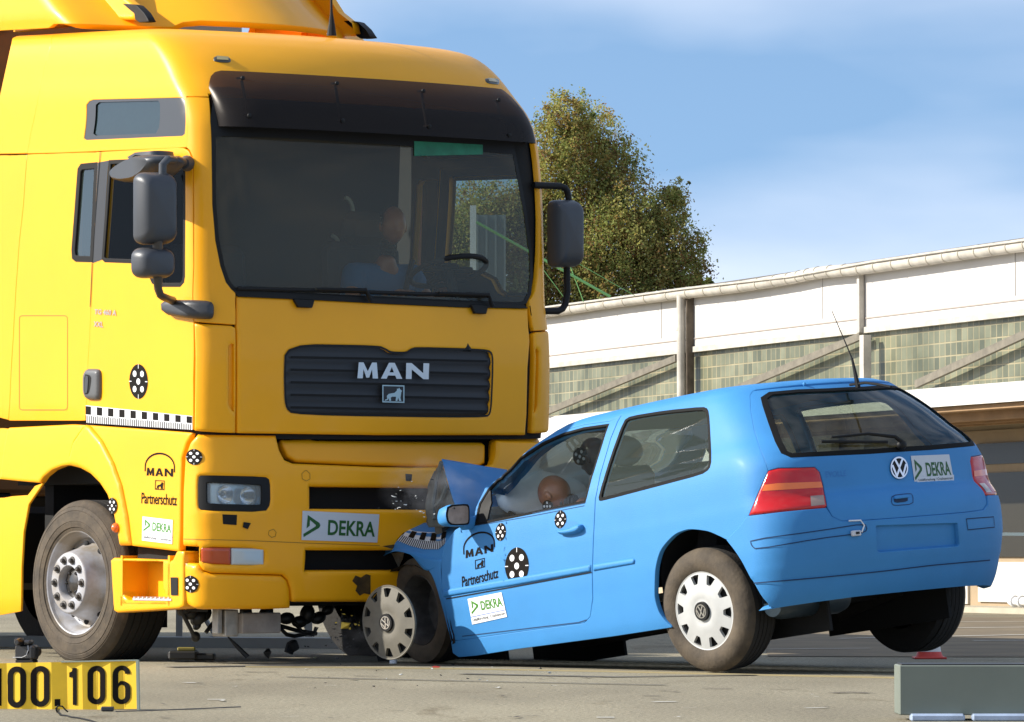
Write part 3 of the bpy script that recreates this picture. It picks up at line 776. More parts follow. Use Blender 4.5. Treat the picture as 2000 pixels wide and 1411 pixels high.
# marker lamps in the roof front
for q in ([(418,110),(450,113),(450,123),(418,121)],[(947,153),(974,156),(975,166),(950,163)]):
    uv=CABS.inv([(sum(p[0] for p in q)/4,sum(p[1] for p in q)/4)],urange=(-1.28,1.2))[0]
    P=CABS.P(uv[0],uv[1]);n=CABS.Nn(uv[0],uv[1])
    o=panel('marker_lamp',CABS,[tuple(a) for a in CABS.inv(round_poly(q,2),urange=(-1.28,1.2))],mat('lamp_base',(.03,.03,.02),.3,coat=.6),truck,px=False,step=.02,off=.012,thick=.014,soft=.02,softd=.01)
    q2=[(a+(uc-a)*.3,b+(vc-b)*.35) for (a,b),(uc,vc) in zip(q,[(sum(p[0] for p in q)/4,sum(p[1] for p in q)/4)]*4)]
    panel('lens',CABS,[tuple(a) for a in CABS.inv(q2,urange=(-1.28,1.2))],mat('marker_lens',(.35,.28,.10),.15,coat=1),o,px=False,step=.02,off=.0125,thick=0)
# grille
gl=panel('grille',CABS,inset(gu_,.001),GRIL,truck,px=False,step=.022,off=-.006,thick=.02,fn=lambda P:-.016*(np.abs(((P[:,2]-1.415)/.0705)%1-.5)*2)**2.2)
ribbon('grille_surround',CABS,[GRL],.012,BLK,gl,off=.007,closed=True,inv=dict(urange=(-1.3,1.3)))
sl_lines=[[(567,700+24.5*k-2.2),(765,701.5+24.5*k),(952,707+24.5*k-1)] for k in range(0,5)]
ribbon('grille_slots',CABS,sl_lines,.012,DRK,gl,off=.003,inv=dict(urange=(-1.3,1.3)))
LET=mat('silver_lettering',(.62,.66,.68),.35,metal=.3)
lay=[L_loops(L,0,0) for L in MAN_loops(0,0,1,1)]
art('lettering',CABS,[(695,708),(835,710),(834,741),(695,739)],lay,[LET],gl,off=.016,inv=dict(urange=(-1.3,1.3)))
PBL=mat('pale_blue_emblem',(.40,.56,.62),.4)
art('emblem',CABS,[(743,752),(786,753),(786,787),(743,786)],[(*gridrect(0,0,1,1,3,3),1,-1)]+lion_layers(0,0,1,1,0,1,.05),[PBL,GRIL],gl,off=.018,inv=dict(urange=(-1.3,1.3)))
# badges on the door
BDG=mat('badge_metal',(.45,.40,.36),.35,metal=.5)
art('model_badge',CABS,[(186,604),(229,606),(228,617),(185,614)],[L_text('TG 460 A',0,0,1,1,0,0,.03)],[BDG],dA,inv=NEAR,off=.004)
art('model_badge',CABS,[(184,628),(203,629),(202,640),(184,638)],[L_text('XXL',0,0,1,1,0,0,.03)],[BDG],dA,inv=NEAR,off=.004)
target_art('target_marker',CABS,[(253,711),(289,712),(289,780),(253,779)],dA,inv=NEAR)
# black and white scale tape
def tape_layers(n=19):
    lay=[(*gridrect(0,0,1,1,12,2),1,0)]; L=[]
    for i in range(n): 
        if i%2==0: L.append(box2(i/n,.04,(i+.95)/n,.52))
    for i in range(n*3): L.append(box2(i/(n*3),.56 if i%3==0 else .6,(i+.42)/(n*3),1))
    for l in L: lay.append(L_loops([l],0,1))
    return lay
art('scale_tape',CABS,[(168,792),(376,813),(376,840),(168,826)],tape_layers(19),[INK,WHT],dA,inv=NEAR)
# door handle
hd=panel('door_handle',CABS,round_poly([(167,722),(194,722),(198,728),(198,774),(194,781),(167,779)],2),mat('handle_grey',(.10,.10,.10),.4,bump=.05),dA,step=.02,off=.028,thick=.03,soft=.03,softd=.014,inv=NEAR)
panel('handle_recess',CABS,round_poly([(173,731),(184,733),(187,740),(183,765),(180,770),(173,771)],1),DRK,hd,step=.03,off=.0295,thick=0,inv=NEAR)
panel('handle_grip',CABS,round_poly([(176,734),(182,737),(180,768),(175,768)],1),GRYP,hd,step=.03,off=.034,thick=.004,inv=NEAR)
# wipers
def surf_pts(S,pts,off,**k):
    q=S.inv(pts,**k); return S.P(q[:,0],q[:,1])+S.Nn(q[:,0],q[:,1])*np.asarray(off)[:,None] if not np.isscalar(off) else S.P(q[:,0],q[:,1])+S.Nn(q[:,0],q[:,1])*off
cow=I(CABS,densify([(455,566),(600,575),(750,583),(900,590),(1022,596),(1030,602),(900,600),(750,593),(600,585),(465,579)],8),urange=(-1.5,1.5))
panel('cowl_strip',CABS,cow,BLK,truck,px=False,step=.05,off=.004,thick=.01)
for base,mid_,tip in (((719,589),(706,568),(462,564)),((955,599),(944,577),(700,571))):
    mb=MB(); p=surf_pts(CABS,[base,mid_,((mid_[0]*.6+tip[0]*.4),(mid_[1]*.6+tip[1]*.4)-1)],[.03,.045,.05],urange=(-1.5,1.5)); mb.tube(p,[.014,.012,.008],8)
    w=mb.build('wiper_arm',BLK,truck,frame=CAB)
    mb=MB(); p=surf_pts(CABS,densify([(mid_[0]+8,mid_[1]+2),tip],20,closed=False),.018,urange=(-1.5,1.5)); mb.tube(p,.011,8); mb.build('wiper_blade',BLK,w,frame=CAB)
for q in ([(572,586),(610,588),(606,601),(580,600)],[(918,597),(949,598),(945,613),(924,612)]):
    panel('bonnet_hinge_cover',CABS,q,BLK,truck,step=.02,off=.022,thick=.02,inv=dict(urange=(-1.3,1.3)))
# ---------------------------------------------------------------- mirrors
MY=-1.50
def mp(x,y,yy=MY): return on_plane(CAB,x,y,1,yy)
def mirror_head(name,outline,yc,depth,parent,m=MIRP,face=None,round_=.35,ax=0,xc=None,sgn=1):
    """rounded housing: outline in pixels, unprojected to a plane facing along the truck"""
    P=np.array([on_plane(CAB,a,b,0,xc) for a,b in outline]); c=P.mean(0)
    mb=MB(); n=len(P); V=[];K=9
    for k in range(K):
        t=k/(K-1); s=math.sin(math.pi*min(1,max(0,(.06+.94*(1-t)**.9)))*.5)**.45 if t>0 else 1
        # dome towards the front, flat glass behind
        a=t*math.pi/2; sc=math.cos(a)**.38 if k<K-1 else .02; dx=depth*math.sin(a)
        V.append(c+(P-c)*[1,sc,sc]+[dx,0,0])
    back=c+(P-c)*[1,.97,.985]-[.02,0,0]
    Vv=np.concatenate([back]+V); Fc=[(i*n+j,i*n+(j+1)%n,(i+1)*n+(j+1)%n,(i+1)*n+j) for i in range(K) for j in range(n)]+[list(range(n)),[K*n+j for j in range(n)][::-1]]
    mb.add(Vv,Fc); return mb.build(name,m,parent,frame=CAB,angle=50)
mr=MB()
# the housings are seen nearly from their rounded front/outer side
XM=1.42
m1=mirror_head('mirror',rr(263,337,333,478,17),0,.12,truck,xc=XM)
m2=mirror_head('wide_angle_mirror',rr(259,484,330,544,19),0,.11,truck,xc=XM)
# mirror glass on the rear faces
def at(x,y,xc): return on_plane(CAB,x,y,0,xc)
mb=MB(); p=[at(323,345,XM+.03),at(320,325,XM+.03),at(324,314,XM+.02),at(340,312,XM-.02),(1.35,-1.34,2.80)]
pa=at(318,340,XM+.04); pa2=at(318,322,XM+.04)
top=surf_pts(CABS,[(369,320)],[.015],**NEAR)[0]; bot=surf_pts(CABS,[(352,588)],[.05],**NEAR)[0]
mb.tube([pa-[0,0,.05],pa2,pa2+[0,.03,.03],(pa2*.4+top*.6)+[0,0,.02],top],[.022]*5,12)
mb.tube([top-(top-pa2)*.12,top],[.03,.045],14)
mb.build('mirror_arm',MIRP,truck,frame=CAB)
mb=MB(); b0=at(308,540,XM+.04);b1=at(309,565,XM+.04);b2=at(318,580,XM+.02)
mb.tube([b0,b1,b1*.5+b2*.5-[0,0,.012],b2,(b2*.3+bot*.7),bot],[.026,.022,.021,.021,.021,.024],12)
mb.tube([at(308,470,XM+.05),at(308,492,XM+.05)],.028,12)
mb.build('mirror_arm',mat('mirror_arm_brown',(.06,.045,.03),.5),truck,frame=CAB)
br=panel('mirror_bracket',CABS,round_poly([(328,587),(374,588),(411,592),(416,600),(416,619),(410,623),(375,621),(330,613)],1),GRYP,truck,step=.025,off=.06,thick=.07,soft=.03,softd=.02,inv=NEAR)
# kerb mirror above the door window
P1=np.array([(203,338),(214,326),(236,312),(262,301),(296,303),(299,315),(280,338),(258,352),(226,356),(206,350)])
mb=MB(); 
def slab(mb,outl,y0,y1,ins=.9):
    A=np.array([on_plane(CAB,a,b,1,y0) for a,b in outl]);B=np.array([on_plane(CAB,a,b,1,y0) for a,b in outl]);
    c=A.mean(0); n=len(A); Ls=[]
    for t,sc in ((0,.78),(.12,.93),(.3,1.0),(.7,1.0),(.88,.93),(1,.78)):
        L=c+(A-c)*sc; L[:,1]=y0+(y1-y0)*t; Ls.append(L)
    V=np.concatenate(Ls);k=len(Ls)
    mb.add(V,[(i*n+j,i*n+(j+1)%n,(i+1)*n+(j+1)%n,(i+1)*n+j) for i in range(k-1) for j in range(n)]+[list(range(n)),[(k-1)*n+j for j in range(n)][::-1]])
slab(mb,round_poly(P1,1),-1.56,-1.32)
km=mb.build('kerb_mirror',MIRP,truck,frame=CAB,angle=50)
mb=MB(); slab(mb,[(243,308),(262,297),(297,294),(299,305),(262,303),(248,314)],-1.40,-1.24); mb.build('mirror_bracket',MIRP,km,frame=CAB,angle=50)
# far side mirror
FY=1.50
def atf(x,y,xc=1.30): return on_plane(CAB,x,y,0,xc)
m3=mirror_head('mirror',rr(1072,391,1123,523,12),0,.13,truck,xc=1.32)
mb=MB(); e0=np.array([1.12,1.20,2.81]); q0=atf(1042,362);q1=atf(1095,364);q2=atf(1108,374);q3=atf(1111,392)
mb.tube([q0,q1,q1*.4+q2*.6+[0,0,.008],q2,q3,atf(1111,410)],.02,12)
q4=atf(1107,520);q5=atf(1108,570);q6=atf(1104,595);q7=atf(1090,608);q8=atf(1058,608)
mb.build('mirror_arm',BLK,truck,frame=CAB); mb=MB(); mb.tube([q4,q5,q6,q6*.5+q7*.5+[0,.006,-.006],q7,q8],.02,12)
mb.build('mirror_arm',BLK,truck,frame=CAB)
# ---------------------------------------------------------------- roof equipment
mb=MB(); a=CABS.inv([(647,60)],urange=(-1,1))[0]
ap=on_plane(CAB,647,60,1,.0); a0=on_plane(CAB,648,60,0,.60); a1=on_plane(CAB,646,-60,0,.60)
mb.tube([a0-[0,0,.03],a0+(a1-a0)*.12,a0+(a1-a0)*.3,a1],[.03,.018,.008,.004],10)
mb.build('antenna',BLK,truck,frame=CAB)
# air deflector: broad curved shield rising behind the roof
DR=rows([(3.60,.30,.35,.45,.45,1.08),(3.66,.22,.35,.45,.45,1.09),(3.80,.02,.36,.45,.45,1.08),(4.2,-.55,.36,.45,.45,1.04)],-1.6)
DEF=Ring(CAB,DR,[0,.6,1.3,3.0,3.1,3.9])
XYZ=1
defp=[(-3.0,.0),(-1.5,.0),(-1.35,.03),(-.56,.03),(-.50,.075),(-.42,.095),(0,.095),(.42,.095),(.50,.075),(.56,.03),(1.35,.03),(1.5,0),(3.0,0),(3.0,DEF.vmax-.01),(-3.0,DEF.vmax-.01)]
dfo=panel('air_deflector',DEF,defp,YEL,truck,px=False,step=.1,thick=.04,off=0)
SFP=Plane(CAB,1,-1.14,-1)
def sideplate(name,px,m,parent,th=.05,y=-.80,mirror=True,**k):
    S=Plane(CAB,1,y,-1); uv=S.inv(px)
    o=panel(name,S,uv,m,parent,px=False,step=.12,thick=th,**k)
    if mirror: panel(name,Plane(CAB,1,-y,1),uv,m,parent,px=False,step=.12,thick=th,**k)
sideplate('side_deflector',[(36,-70),(28,0),(22,17),(60,18),(133,21),(180,29),(207,34),(240,38),(258,38),(266,34),(262,14),(250,4),(236,-8),(200,-70)],YEL,dfo,soft=.02,softd=.008)
sideplate('deflector_end_cap',[(240,8),(258,10),(266,12),(280,26),(290,42),(272,43),(264,38),(262,26)],BLK,dfo,y=-.81)
sideplate('deflector_foot',[(38,21),(133,31),(131,49),(112,53),(60,58),(26,62)],YEL,dfo,y=-.86)
mb=MB()
for q in ([(150,42),(165,30),(185,38),(200,44)],[(143,46),(160,40),(182,46)],[(160,32),(168,44)]): mb.tube([on_plane(CAB,x,y,1,-.78) for x,y in q],.012,8)
mb.build('deflector_bracket',BLK,dfo,frame=CAB)
# ---------------------------------------------------------------- bumper and lower bodywork (chassis frame)
BRt=rows([(.22,1.36,.03,.10,.16,1.17),(.27,1.45,.03,.12,.18,1.19),(.32,1.485,.035,.14,.2,1.205),(.45,1.515,.04,.16,.22,1.215),(.62,1.535,.04,.17,.23,1.22),(.9,1.54,.04,.17,.23,1.222),(1.1,1.53,.04,.17,.23,1.222),(1.24,1.51,.04,.17,.23,1.222),(1.36,1.48,.04,.17,.23,1.215)],-1.75)
BMP=Ring(TRUCK,BRt,[0,.95,1.28,4.1,4.2,4.9])
FR_=dict(urange=(-1.5,1.5))
HL=round_poly([(387,933),(393,929),(518,932),(527,938),(528,985),(518,1000),(393,997),(387,990)],1)
IN1=[(604,949),(700,951),(842,957),(930,960),(930,1002),(826,999),(605,992)]
IN2=[(597,1074),(700,1077),(900,1083),(900,1125),(700,1115),(596,1112)]
FOG=round_poly([(390,1067),(517,1071),(517,1106),(391,1102)],1)
LP=[(386,848),(539,850),(546,880),(556,899),(572,906),(760,914),(900,920),(1000,924),(1050,926),(1050,1100),(900,1170),(735,1170),(571,1175),(569,1152),(563,1133),(552,1123),(412,1119),(396,1114),(388,1102),(364,1098),(356,1068),(358,960),(362,892),(372,864)]
bu_=I(BMP,densify(LP,8),urange=(-1.6,1.6))
holes=[I(BMP,densify(h,8),**FR_) for h in (HL,IN1,IN2,FOG)]
# outline in uv, mirrored about the centre: near half traced, far half copied
def mirror_half(px_near):
    n=I(BMP,densify(px_near,8,closed=False),urange=(-1.7,.05)); n=[tuple(p) for p in n]; return n+[(-a,b) for a,b in n[::-1]]
top=mirror_half([(386,849),(539,851),(546,880),(556,899),(572,906),(738,913)])
low=mirror_half([(358,1066),(388,1068),(388,1102),(396,1114),(412,1119),(552,1123),(563,1133),(569,1152),(571,1176),(738,1176)])
edge=I(BMP,densify([(386,849),(372,864),(362,892),(358,960),(357,1066)],8,closed=False),urange=(-1.9,0))
P_=[tuple(p) for p in top]; P_+= [(-a,b) for a,b in edge]; P_+=[tuple(p) for p in low[::-1]]; P_+=[tuple(p) for p in edge[::-1]]
hm=[holes[0],holes[0]*[-1,1],holes[3],holes[3]*[-1,1]]
# intakes: symmetric about the centre
def sym(h):
    q=I(BMP,densify(h,8),**FR_); x0=q[:,0].min(); y=q[q[:,0]<x0+.5][:,1]; lo,hi=y.min(),y.max(); return np.array([(x0,lo),(-x0,lo),(-x0,hi),(x0,hi)])
h1,h2=sym(IN1),sym(IN2)
def bfn(P): return -.018*smooth01((P[:,2]-1.02)/.02)*smooth01((1.20-P[:,2])/.03)*0
bumper=panel('bumper',BMP,P_,YEL,truck,holes=hm+[h1,h2],px=False,step=.05,gap=.002,thick=.05,off=.006,soft=.025,softd=.010)
# deep dark recess behind the intakes
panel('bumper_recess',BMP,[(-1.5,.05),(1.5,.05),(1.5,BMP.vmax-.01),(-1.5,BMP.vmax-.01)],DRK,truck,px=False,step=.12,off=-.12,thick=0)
# lower corner sections
cor=I(BMP,densify([(350,1077),(362,1078),(364,1100),(386,1104),(395,1117),(411,1122),(550,1126),(560,1134),(566,1152),(567,1189),(520,1191),(397,1191),(383,1190),(362,1181),(350,1175)],8),urange=(-1.9,0))
for m_ in (False,True): cp=panel('bumper_corner',BMP,cor,YEL,truck,px=False,step=.045,gap=.002,thick=.05,off=.006,soft=.03,softd=.012,mirror=m_)
lowc=mirror_half([(571,1150),(571,1186),(600,1180),(738,1182)])
lc=[tuple(p) for p in low if abs(p[0])<abs(lowc[0][0])+.002 and p[1]<lowc[0][1]+.03]
mid_=[(lowc[0][0],lowc[0][1]),(-lowc[0][0],lowc[0][1])]+[tuple(p) for p in lowc[::-1]][1:-1]
# headlights
for m_ in (False,True):
    sg=[-1,1] if m_ else [1,1]
    hb=panel('headlight',BMP,holes[0]*sg,BLK,truck,holes=[I(BMP,densify(round_poly([(402,943),(405,941),(508,946),(513,950),(513,984),(508,988),(406,985),(402,981)],1),8),**FR_)*sg],px=False,step=.03,off=.0,thick=.09)
    hp=I(BMP,densify([(400,940),(515,945),(515,990),(400,986)],8),**FR_)*sg
    rf=panel('reflector',BMP,hp,mat('headlight_reflector',(.62,.68,.68),.22,metal=.6,var=.3,vscale=9),hb,px=False,step=.02,off=-.075,thick=0)
    panel('lens',BMP,hp,glass('headlight_glass',(.93,.97,.97),refl=.8,haze=.22,hazec=(.75,.80,.80)),hb,px=False,step=.1,off=-.014,thick=0)
    mb=MB()
    for (x,y,r) in ((438,965,.052),(487,968,.05)):
        uv=BMP.inv([(x,y)],**FR_)[0]*np.array(sg); p=BMP.P(uv[0],uv[1]);n=BMP.Nn(uv[0],uv[1])
        c=p-n*.06; pr=[(r,.035),(r*.96,.035),(r*.8,.012),(r*.5,-.006),(r*.22,-.012),(.0,-.012)]
        mb.lathe(pr,28,tuple(c),'x'); mb.ell(c+n*.012,(.018,.014,.014),mi=1)
    mb.build('lamp_bowl',[CHR,mat('bulb_shield',(.16,.14,.11),.3,metal=.7)],hb,frame=TRUCK,fix=True)
    fl=panel('fog_light',BMP,holes[3]*sg,BLK,truck,px=False,step=.03,off=-.01,thick=.03)
    panel('indicator_lens',BMP,I(BMP,densify([(393,1070),(450,1071),(450,1103),(393,1100)],8),**FR_)*sg,ORAD,fl,px=False,step=.02,off=.004,thick=.012,soft=.015,softd=.006)
    panel('fog_lens',BMP,I(BMP,densify([(453,1072),(515,1073),(515,1104),(453,1103)],8),**FR_)*sg,CLR,fl,px=False,step=.02,off=.004,thick=.012,soft=.015,softd=.006)
    art('socket_hole',BMP,[(434,1005),(462,1006),(461,1026),(435,1024)],[(*gridrect(0,0,1,1),0,0)],[DRK],bumper,inv=FR_,off=.008) if not m_ else None
ribbon('bumper_seam',BMP,[[(360,1053),(480,1056),(598,1061),(740,1066)],round_poly(circ(596,930,9,9,12),0)+[(605,930)] if 0 else [(598,920),(604,926),(604,936),(597,940),(589,936),(588,926),(594,920),(598,920)],[(533,1034),(538,1040),(536,1048),(529,1050),(523,1045),(524,1037),(533,1034)]],.0035,mat('bumper_seam_shadow',(.33,.17,.005),.6),truck,off=.0085,inv=FR_)
art('broken_clip',BMP,[(474,1020),(488,1022),(482,1034),(472,1030)],[(*gridrect(0,0,1,1),0,0)],[BLK],bumper,inv=FR_,off=.012)
art('tow_cap_hole',BMP,[(790,926),(803,927),(802,940),(791,940)],[(*gridrect(0,0,1,1),0,0)],[DRK],bumper,inv=FR_,off=.009)
dekra('sticker',BMP,[(589,998),(739,1005),(735,1060),(587,1055)],bumper,inv=FR_,off=.010)
for q in ([(366,877),(396,878),(396,909),(366,908)],): target_art('target_marker',BMP,q,bumper,inv=dict(urange=(-1.7,0)),off=.009)
target_art('target_marker',BMP,[(360,1124),(389,1125),(389,1158),(360,1157)],cp,inv=dict(urange=(-1.7,0)),off=.009)
# step panel under the bonnet flap, set back
STP=Ring(TRUCK,rows([(1.0,1.46,.04,.17,.23,1.20),(1.10,1.45,.04,.17,.23,1.20),(1.20,1.44,.04,.17,.23,1.20),(1.28,1.40,.04,.17,.23,1.20)],-1.75),[0,.95,1.28,4.1,4.2,4.9])
panel('step_flap',STP,[(545,864),(600,862),(610,865),(700,866),(935,869),(942,874),(941,905),(930,911),(840,913),(700,909),(575,903),(558,893)],YEL,truck,step=.06,off=.03,thick=.05,inv=FR_,soft=.02,softd=.008)
panel('upper_corner_panel',STP,[(957,862),(970,859),(1080,862),(1080,930),(950,930),(958,912)],YEL,truck,step=.06,off=.05,thick=.05,inv=FR_,soft=.03,softd=.012)
# ---------------------------------------------------------------- lower side, arch, step
SD_=dict(urange=(-9,-.6))
ARCH=[(245,1065),(236,1065),(232,1040),(225,1005),(213,968),(198,945),(178,925),(158,914),(140,909),(120,911),(100,919),(84,932),(78,940)]
sidep=[(376,846),(300,840),(232,835),(168,830),(150,860),(138,895),(138,908),(158,913),(178,924),(198,944),(213,967),(225,1004),(232,1040),(236,1065),(257,1066),(300,1070),(349,1076),(351,1040),(352,960),(354,895),(364,864)]
sidep=[(376,846),(300,840),(232,835),(175,831),(200,862),(222,905),(238,950),(250,1010),(257,1066),(300,1071),(349,1077),(351,1040),(352,960),(354,895),(364,864)]
sp=panel('lower_side_panel',BMP,sidep,YEL,truck,step=.06,gap=.002,thick=.04,inv=SD_,soft=.015,softd=.004)
flare=[(168,831),(175,832),(200,862),(222,905),(238,950),(250,1010),(257,1065),(236,1065),(232,1040),(225,1005),(213,968),(198,945),(178,925),(158,914),(138,909),(137,895),(145,865)]
panel('wheel_arch_trim',BMP,flare,YEL,truck,step=.04,gap=.001,thick=.07,off=.018,soft=.03,softd=.014,inv=SD_)
rearp=[(167,831),(100,827),(22,822),(14,838),(6,880),(2,912),(0,936),(40,940),(76,943),(84,931),(100,918),(120,910),(137,908),(137,895),(144,864)]
panel('rear_arch_panel',BMP,rearp,YEL,truck,step=.06,gap=.002,thick=.04,inv=SD_,soft=.015,softd=.004)
mud=[(-60,975),(4,973),(20,970),(50,968),(64,950),(80,944),(52,985),(42,1040),(38,1110),(37,1196),(0,1203),(-60,1205)]
panel('rear_wing_panel',BMP,mud,YEL,truck,step=.06,gap=.002,thick=.014,off=-.012,inv=SD_)
panel('side_fairing',BMP,[(-60,830),(14,838),(6,880),(2,912),(-1,936),(-60,934)],YEL,truck,step=.06,gap=.002,thick=.04,off=-.01,inv=SD_)
man_arch('sticker',BMP,[(283,884),(343,886),(342,990),(280,986)],sp,inv=SD_)
dekra('sticker',BMP,[(279,1009),(338,1016),(337,1063),(278,1056)],sp,small=True,inv=SD_)
target_art('target_marker',BMP,[(217,972),(235,973),(235,1004),(217,1003)],sp,inv=SD_,off=.024)
uv=BMP.inv([(233,1031)],**SD_)[0];p=BMP.P(*uv)
mb=MB(); mb.lathe([(.028,0),(.028,-.012),(.020,-.024),(.008,-.032),(0,-.033)],20,tuple(p+[0,-.016,0]),'y'); mb.build('side_marker_lamp',ORA,truck,frame=TRUCK)
# entry step
ys=-1.22
def sd(x,y,yy=ys): return on_plane(TRUCK,x,y,1,yy)
a=sd(220,1091);b=sd(362,1078);c=sd(362,1182);d=sd(228,1194)
x0,x1=a[0],b[0]; zt=a[2]; zb=(c[2]+d[2])/2
xi0=sd(243,1100)[0]; xi1=sd(322,1100)[0]
mb=MB()
fs=rr(0,0,1,1,.1,3)
out=[(sd(220,1095)),(sd(225,1091)),sd(340,1096),sd(349,1078),sd(362,1078),sd(362,1183),sd(352,1188),sd(232,1196),sd(226,1192)]
mb=MB()
poly=[(p[0],p[2]) for p in out]
inner=[(p[0],p[2]) for p in (sd(242,1096),sd(322,1096),sd(322,1150),sd(334,1171),sd(252,1173),sd(243,1160))]
PL=Plane(TRUCK,1,-1.235,-1)
stepb=panel('entry_step',PL,np.array(poly),YEL,truck,holes=[np.array(inner)],px=False,step=.06,thick=.10,off=0,soft=.015,softd=.006)
mb=MB()
zz=[q[1] for q in inner]; xx=[q[0] for q in inner]
mb.box(((min(xx)+max(xx))/2,-1.06,(min(zz)+max(zz))/2),(max(xx)-min(xx)+.04,.02,max(zz)-min(zz)+.1))
mb.box(((min(xx)+max(xx))/2,-1.15,min(zz)-.008),(max(xx)-min(xx)+.02,.17,.02))
mb.box((min(xx)-.0,-1.15,(min(zz)+max(zz))/2),(.02,.17,max(zz)-min(zz)+.06))
mb.box((max(xx)+.0,-1.15,(min(zz)+max(zz))/2),(.02,.17,max(zz)-min(zz)+.06))
mb.build('step_well',YEL,stepb,frame=TRUCK)
tA=sd(265,1172);tB=sd(340,1172)
mb=MB(); mb.box(((tA[0]+tB[0])/2,-1.19,min(zz)+.008),(abs(tB[0]-tA[0]),.10,.012)); 
for i in range(9): mb.box((tA[0]+(tB[0]-tA[0])*(i+.5)/9,-1.20,min(zz)+.018),(.012,.09,.008))
mb.build('step_tread',ALU,stepb,frame=TRUCK)
q=[sd(334,1128,-1.236),sd(348,1128,-1.236),sd(348,1163,-1.236),sd(335,1163,-1.236)]
art('step_hole',Plane(TRUCK,1,-1.236,-1),[(334,1128),(348,1128),(348,1163),(335,1163)],[(*gridrect(0,0,1,1),0,0)],[DRK],stepb,off=.004)
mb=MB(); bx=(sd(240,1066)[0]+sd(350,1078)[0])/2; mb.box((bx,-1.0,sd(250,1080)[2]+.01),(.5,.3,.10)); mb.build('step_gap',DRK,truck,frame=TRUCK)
# wheel housing (dark), chassis
mb=MB()
A=sd(78,942)[0]
mb.box((.2,-.55,1.15),(2.3,.9,.25)); mb.box((.75,-.60,.62),(.10,.8,.6)); mb.box((-.75,-.5,.62),(.10,.8,.9))
mb.build('wheel_housing',DRK,truck,frame=TRUCK)
mb=MB()
for s in (-1,1): mb.box((-1.4,s*.4,.72),(5.4,.09,.26),bev=.01)
mb.box((1.28,0,.42),(.25,2.0,.16)); mb.tube([(0,-1.0,.42),(0,1.0,.42)],.07,14); mb.box((.55,0,.5),(1.2,1.2,.28)); mb.tube([(1.1,-.9,.36),(1.1,.9,.36)],.04,10)
mb.box((-1.6,-.75,.65),(1.2,.5,.5),bev=.04)
mb.build('chassis_frame',mat('chassis_black',(.012,.011,.010),.7,var=.4,vscale=10),truck,frame=TRUCK)
# wheels
def truck_wheel(M,parent,R=.478,side=-1):
    """axis along local y, outer face towards -y"""
    mb=MB(); w=.30
    t=[(.292,-.02),(.30,-.035),(.315,-.042),(.318,-.038),(.322,-.046),(.35,-.052),(.353,-.049),(.357,-.052),(.41,-.047),(.414,-.043),(.418,-.045),(.436,-.038),(.439,-.033),(.443,-.034),(R-.012,-.010),(R-.004,-.002),(R,.02)]
    mb.lathe(t,72)
    w1=mb.build('tyre',RUB,parent,frame=M)
    mb=MB(); pr=[(R,.02)]
    for k in range(5):
        y=.02+.26*k/5; pr+=[(R,y+.001),(R,y+.042),(R-.014,y+.044),(R-.014,y+.050)]
    pr+=[(R,.28),(R-.02,.30),(.3,.31)]
    mb.lathe(pr,72); mb.build('tread',RUBD,parent,frame=M,angle=25)
    mb=MB()
    mb.lathe([(.285,.0),(.294,-.032),(.300,-.036),(.296,-.022),(.275,.0),(.262,.03),(.256,.06),(.246,.068),(.225,.05),(.205,.01),(.188,-.045),(.178,-.080),(.172,-.088),(.166,-.090),(.102,-.090),(.096,-.084),(.090,-.05),(.088,-.03)],64)
    rim=mb.build('rim',SIL,parent,frame=M,angle=40)
    for i in range(10):
        a=2*math.pi*i/10; x,z=.134*math.cos(a),.134*math.sin(a); mb=MB()
        mb.lathe([(.025,0),(.024,-.005),(.013,-.006),(.013,-.020),(.010,-.024),(0,-.024)],12,(x,-.0895,z)); mb.build('wheel_nut',STE,rim,frame=M,angle=30)
    for i in range(10):
        a=2*math.pi*(i+.5)/10; mb=MB(); mb.ell((.222*math.cos(a),.038,.222*math.sin(a)),(.021,.010,.021),12,8); mb.build('rim_hole',DRK,rim,frame=M)
    mb=MB(); mb.lathe([(.092,-.02),(.088,-.045),(.06,-.055),(.035,-.062),(0,-.062)],28)
    for i in range(6):
        a=2*math.pi*i/6; mb.ell((.062*math.cos(a),-.058,.062*math.sin(a)),(.010,.012,.010),8,6)
    mb.build('hub',mat('oily_hub',(.03,.025,.02),.3,coat=.5,var=.5,vscale=30),parent,frame=M)
def wheel_root(M,name='wheel'):
    o=bpy.data.objects.new(name,None); C.objects.link(o); o.parent=truck; return o
hubp=on_plane(TRUCK,158.5,1138.5,1,-1.13)
WM=TRUCK@tr(*hubp)@rot('z',4)
w=wheel_root(WM); truck_wheel(WM,w); WR_=w
WM2=TRUCK@tr(hubp[0],-hubp[1],hubp[2])@rot('z',184)
w=wheel_root(WM2); truck_wheel(WM2,w); WL_=w
def copy_wheel(src,parent,loc):
    r=src.copy(); C.objects.link(r); r.parent=parent; r.location=loc
    for ch in list(src.children):
        k=ch.copy(); C.objects.link(k); k.parent=r
        for g_ in list(ch.children): q=g_.copy(); C.objects.link(q); q.parent=k
for w_ in (WR_,WL_): copy_wheel(w_,truck,(-3.75,0,0))
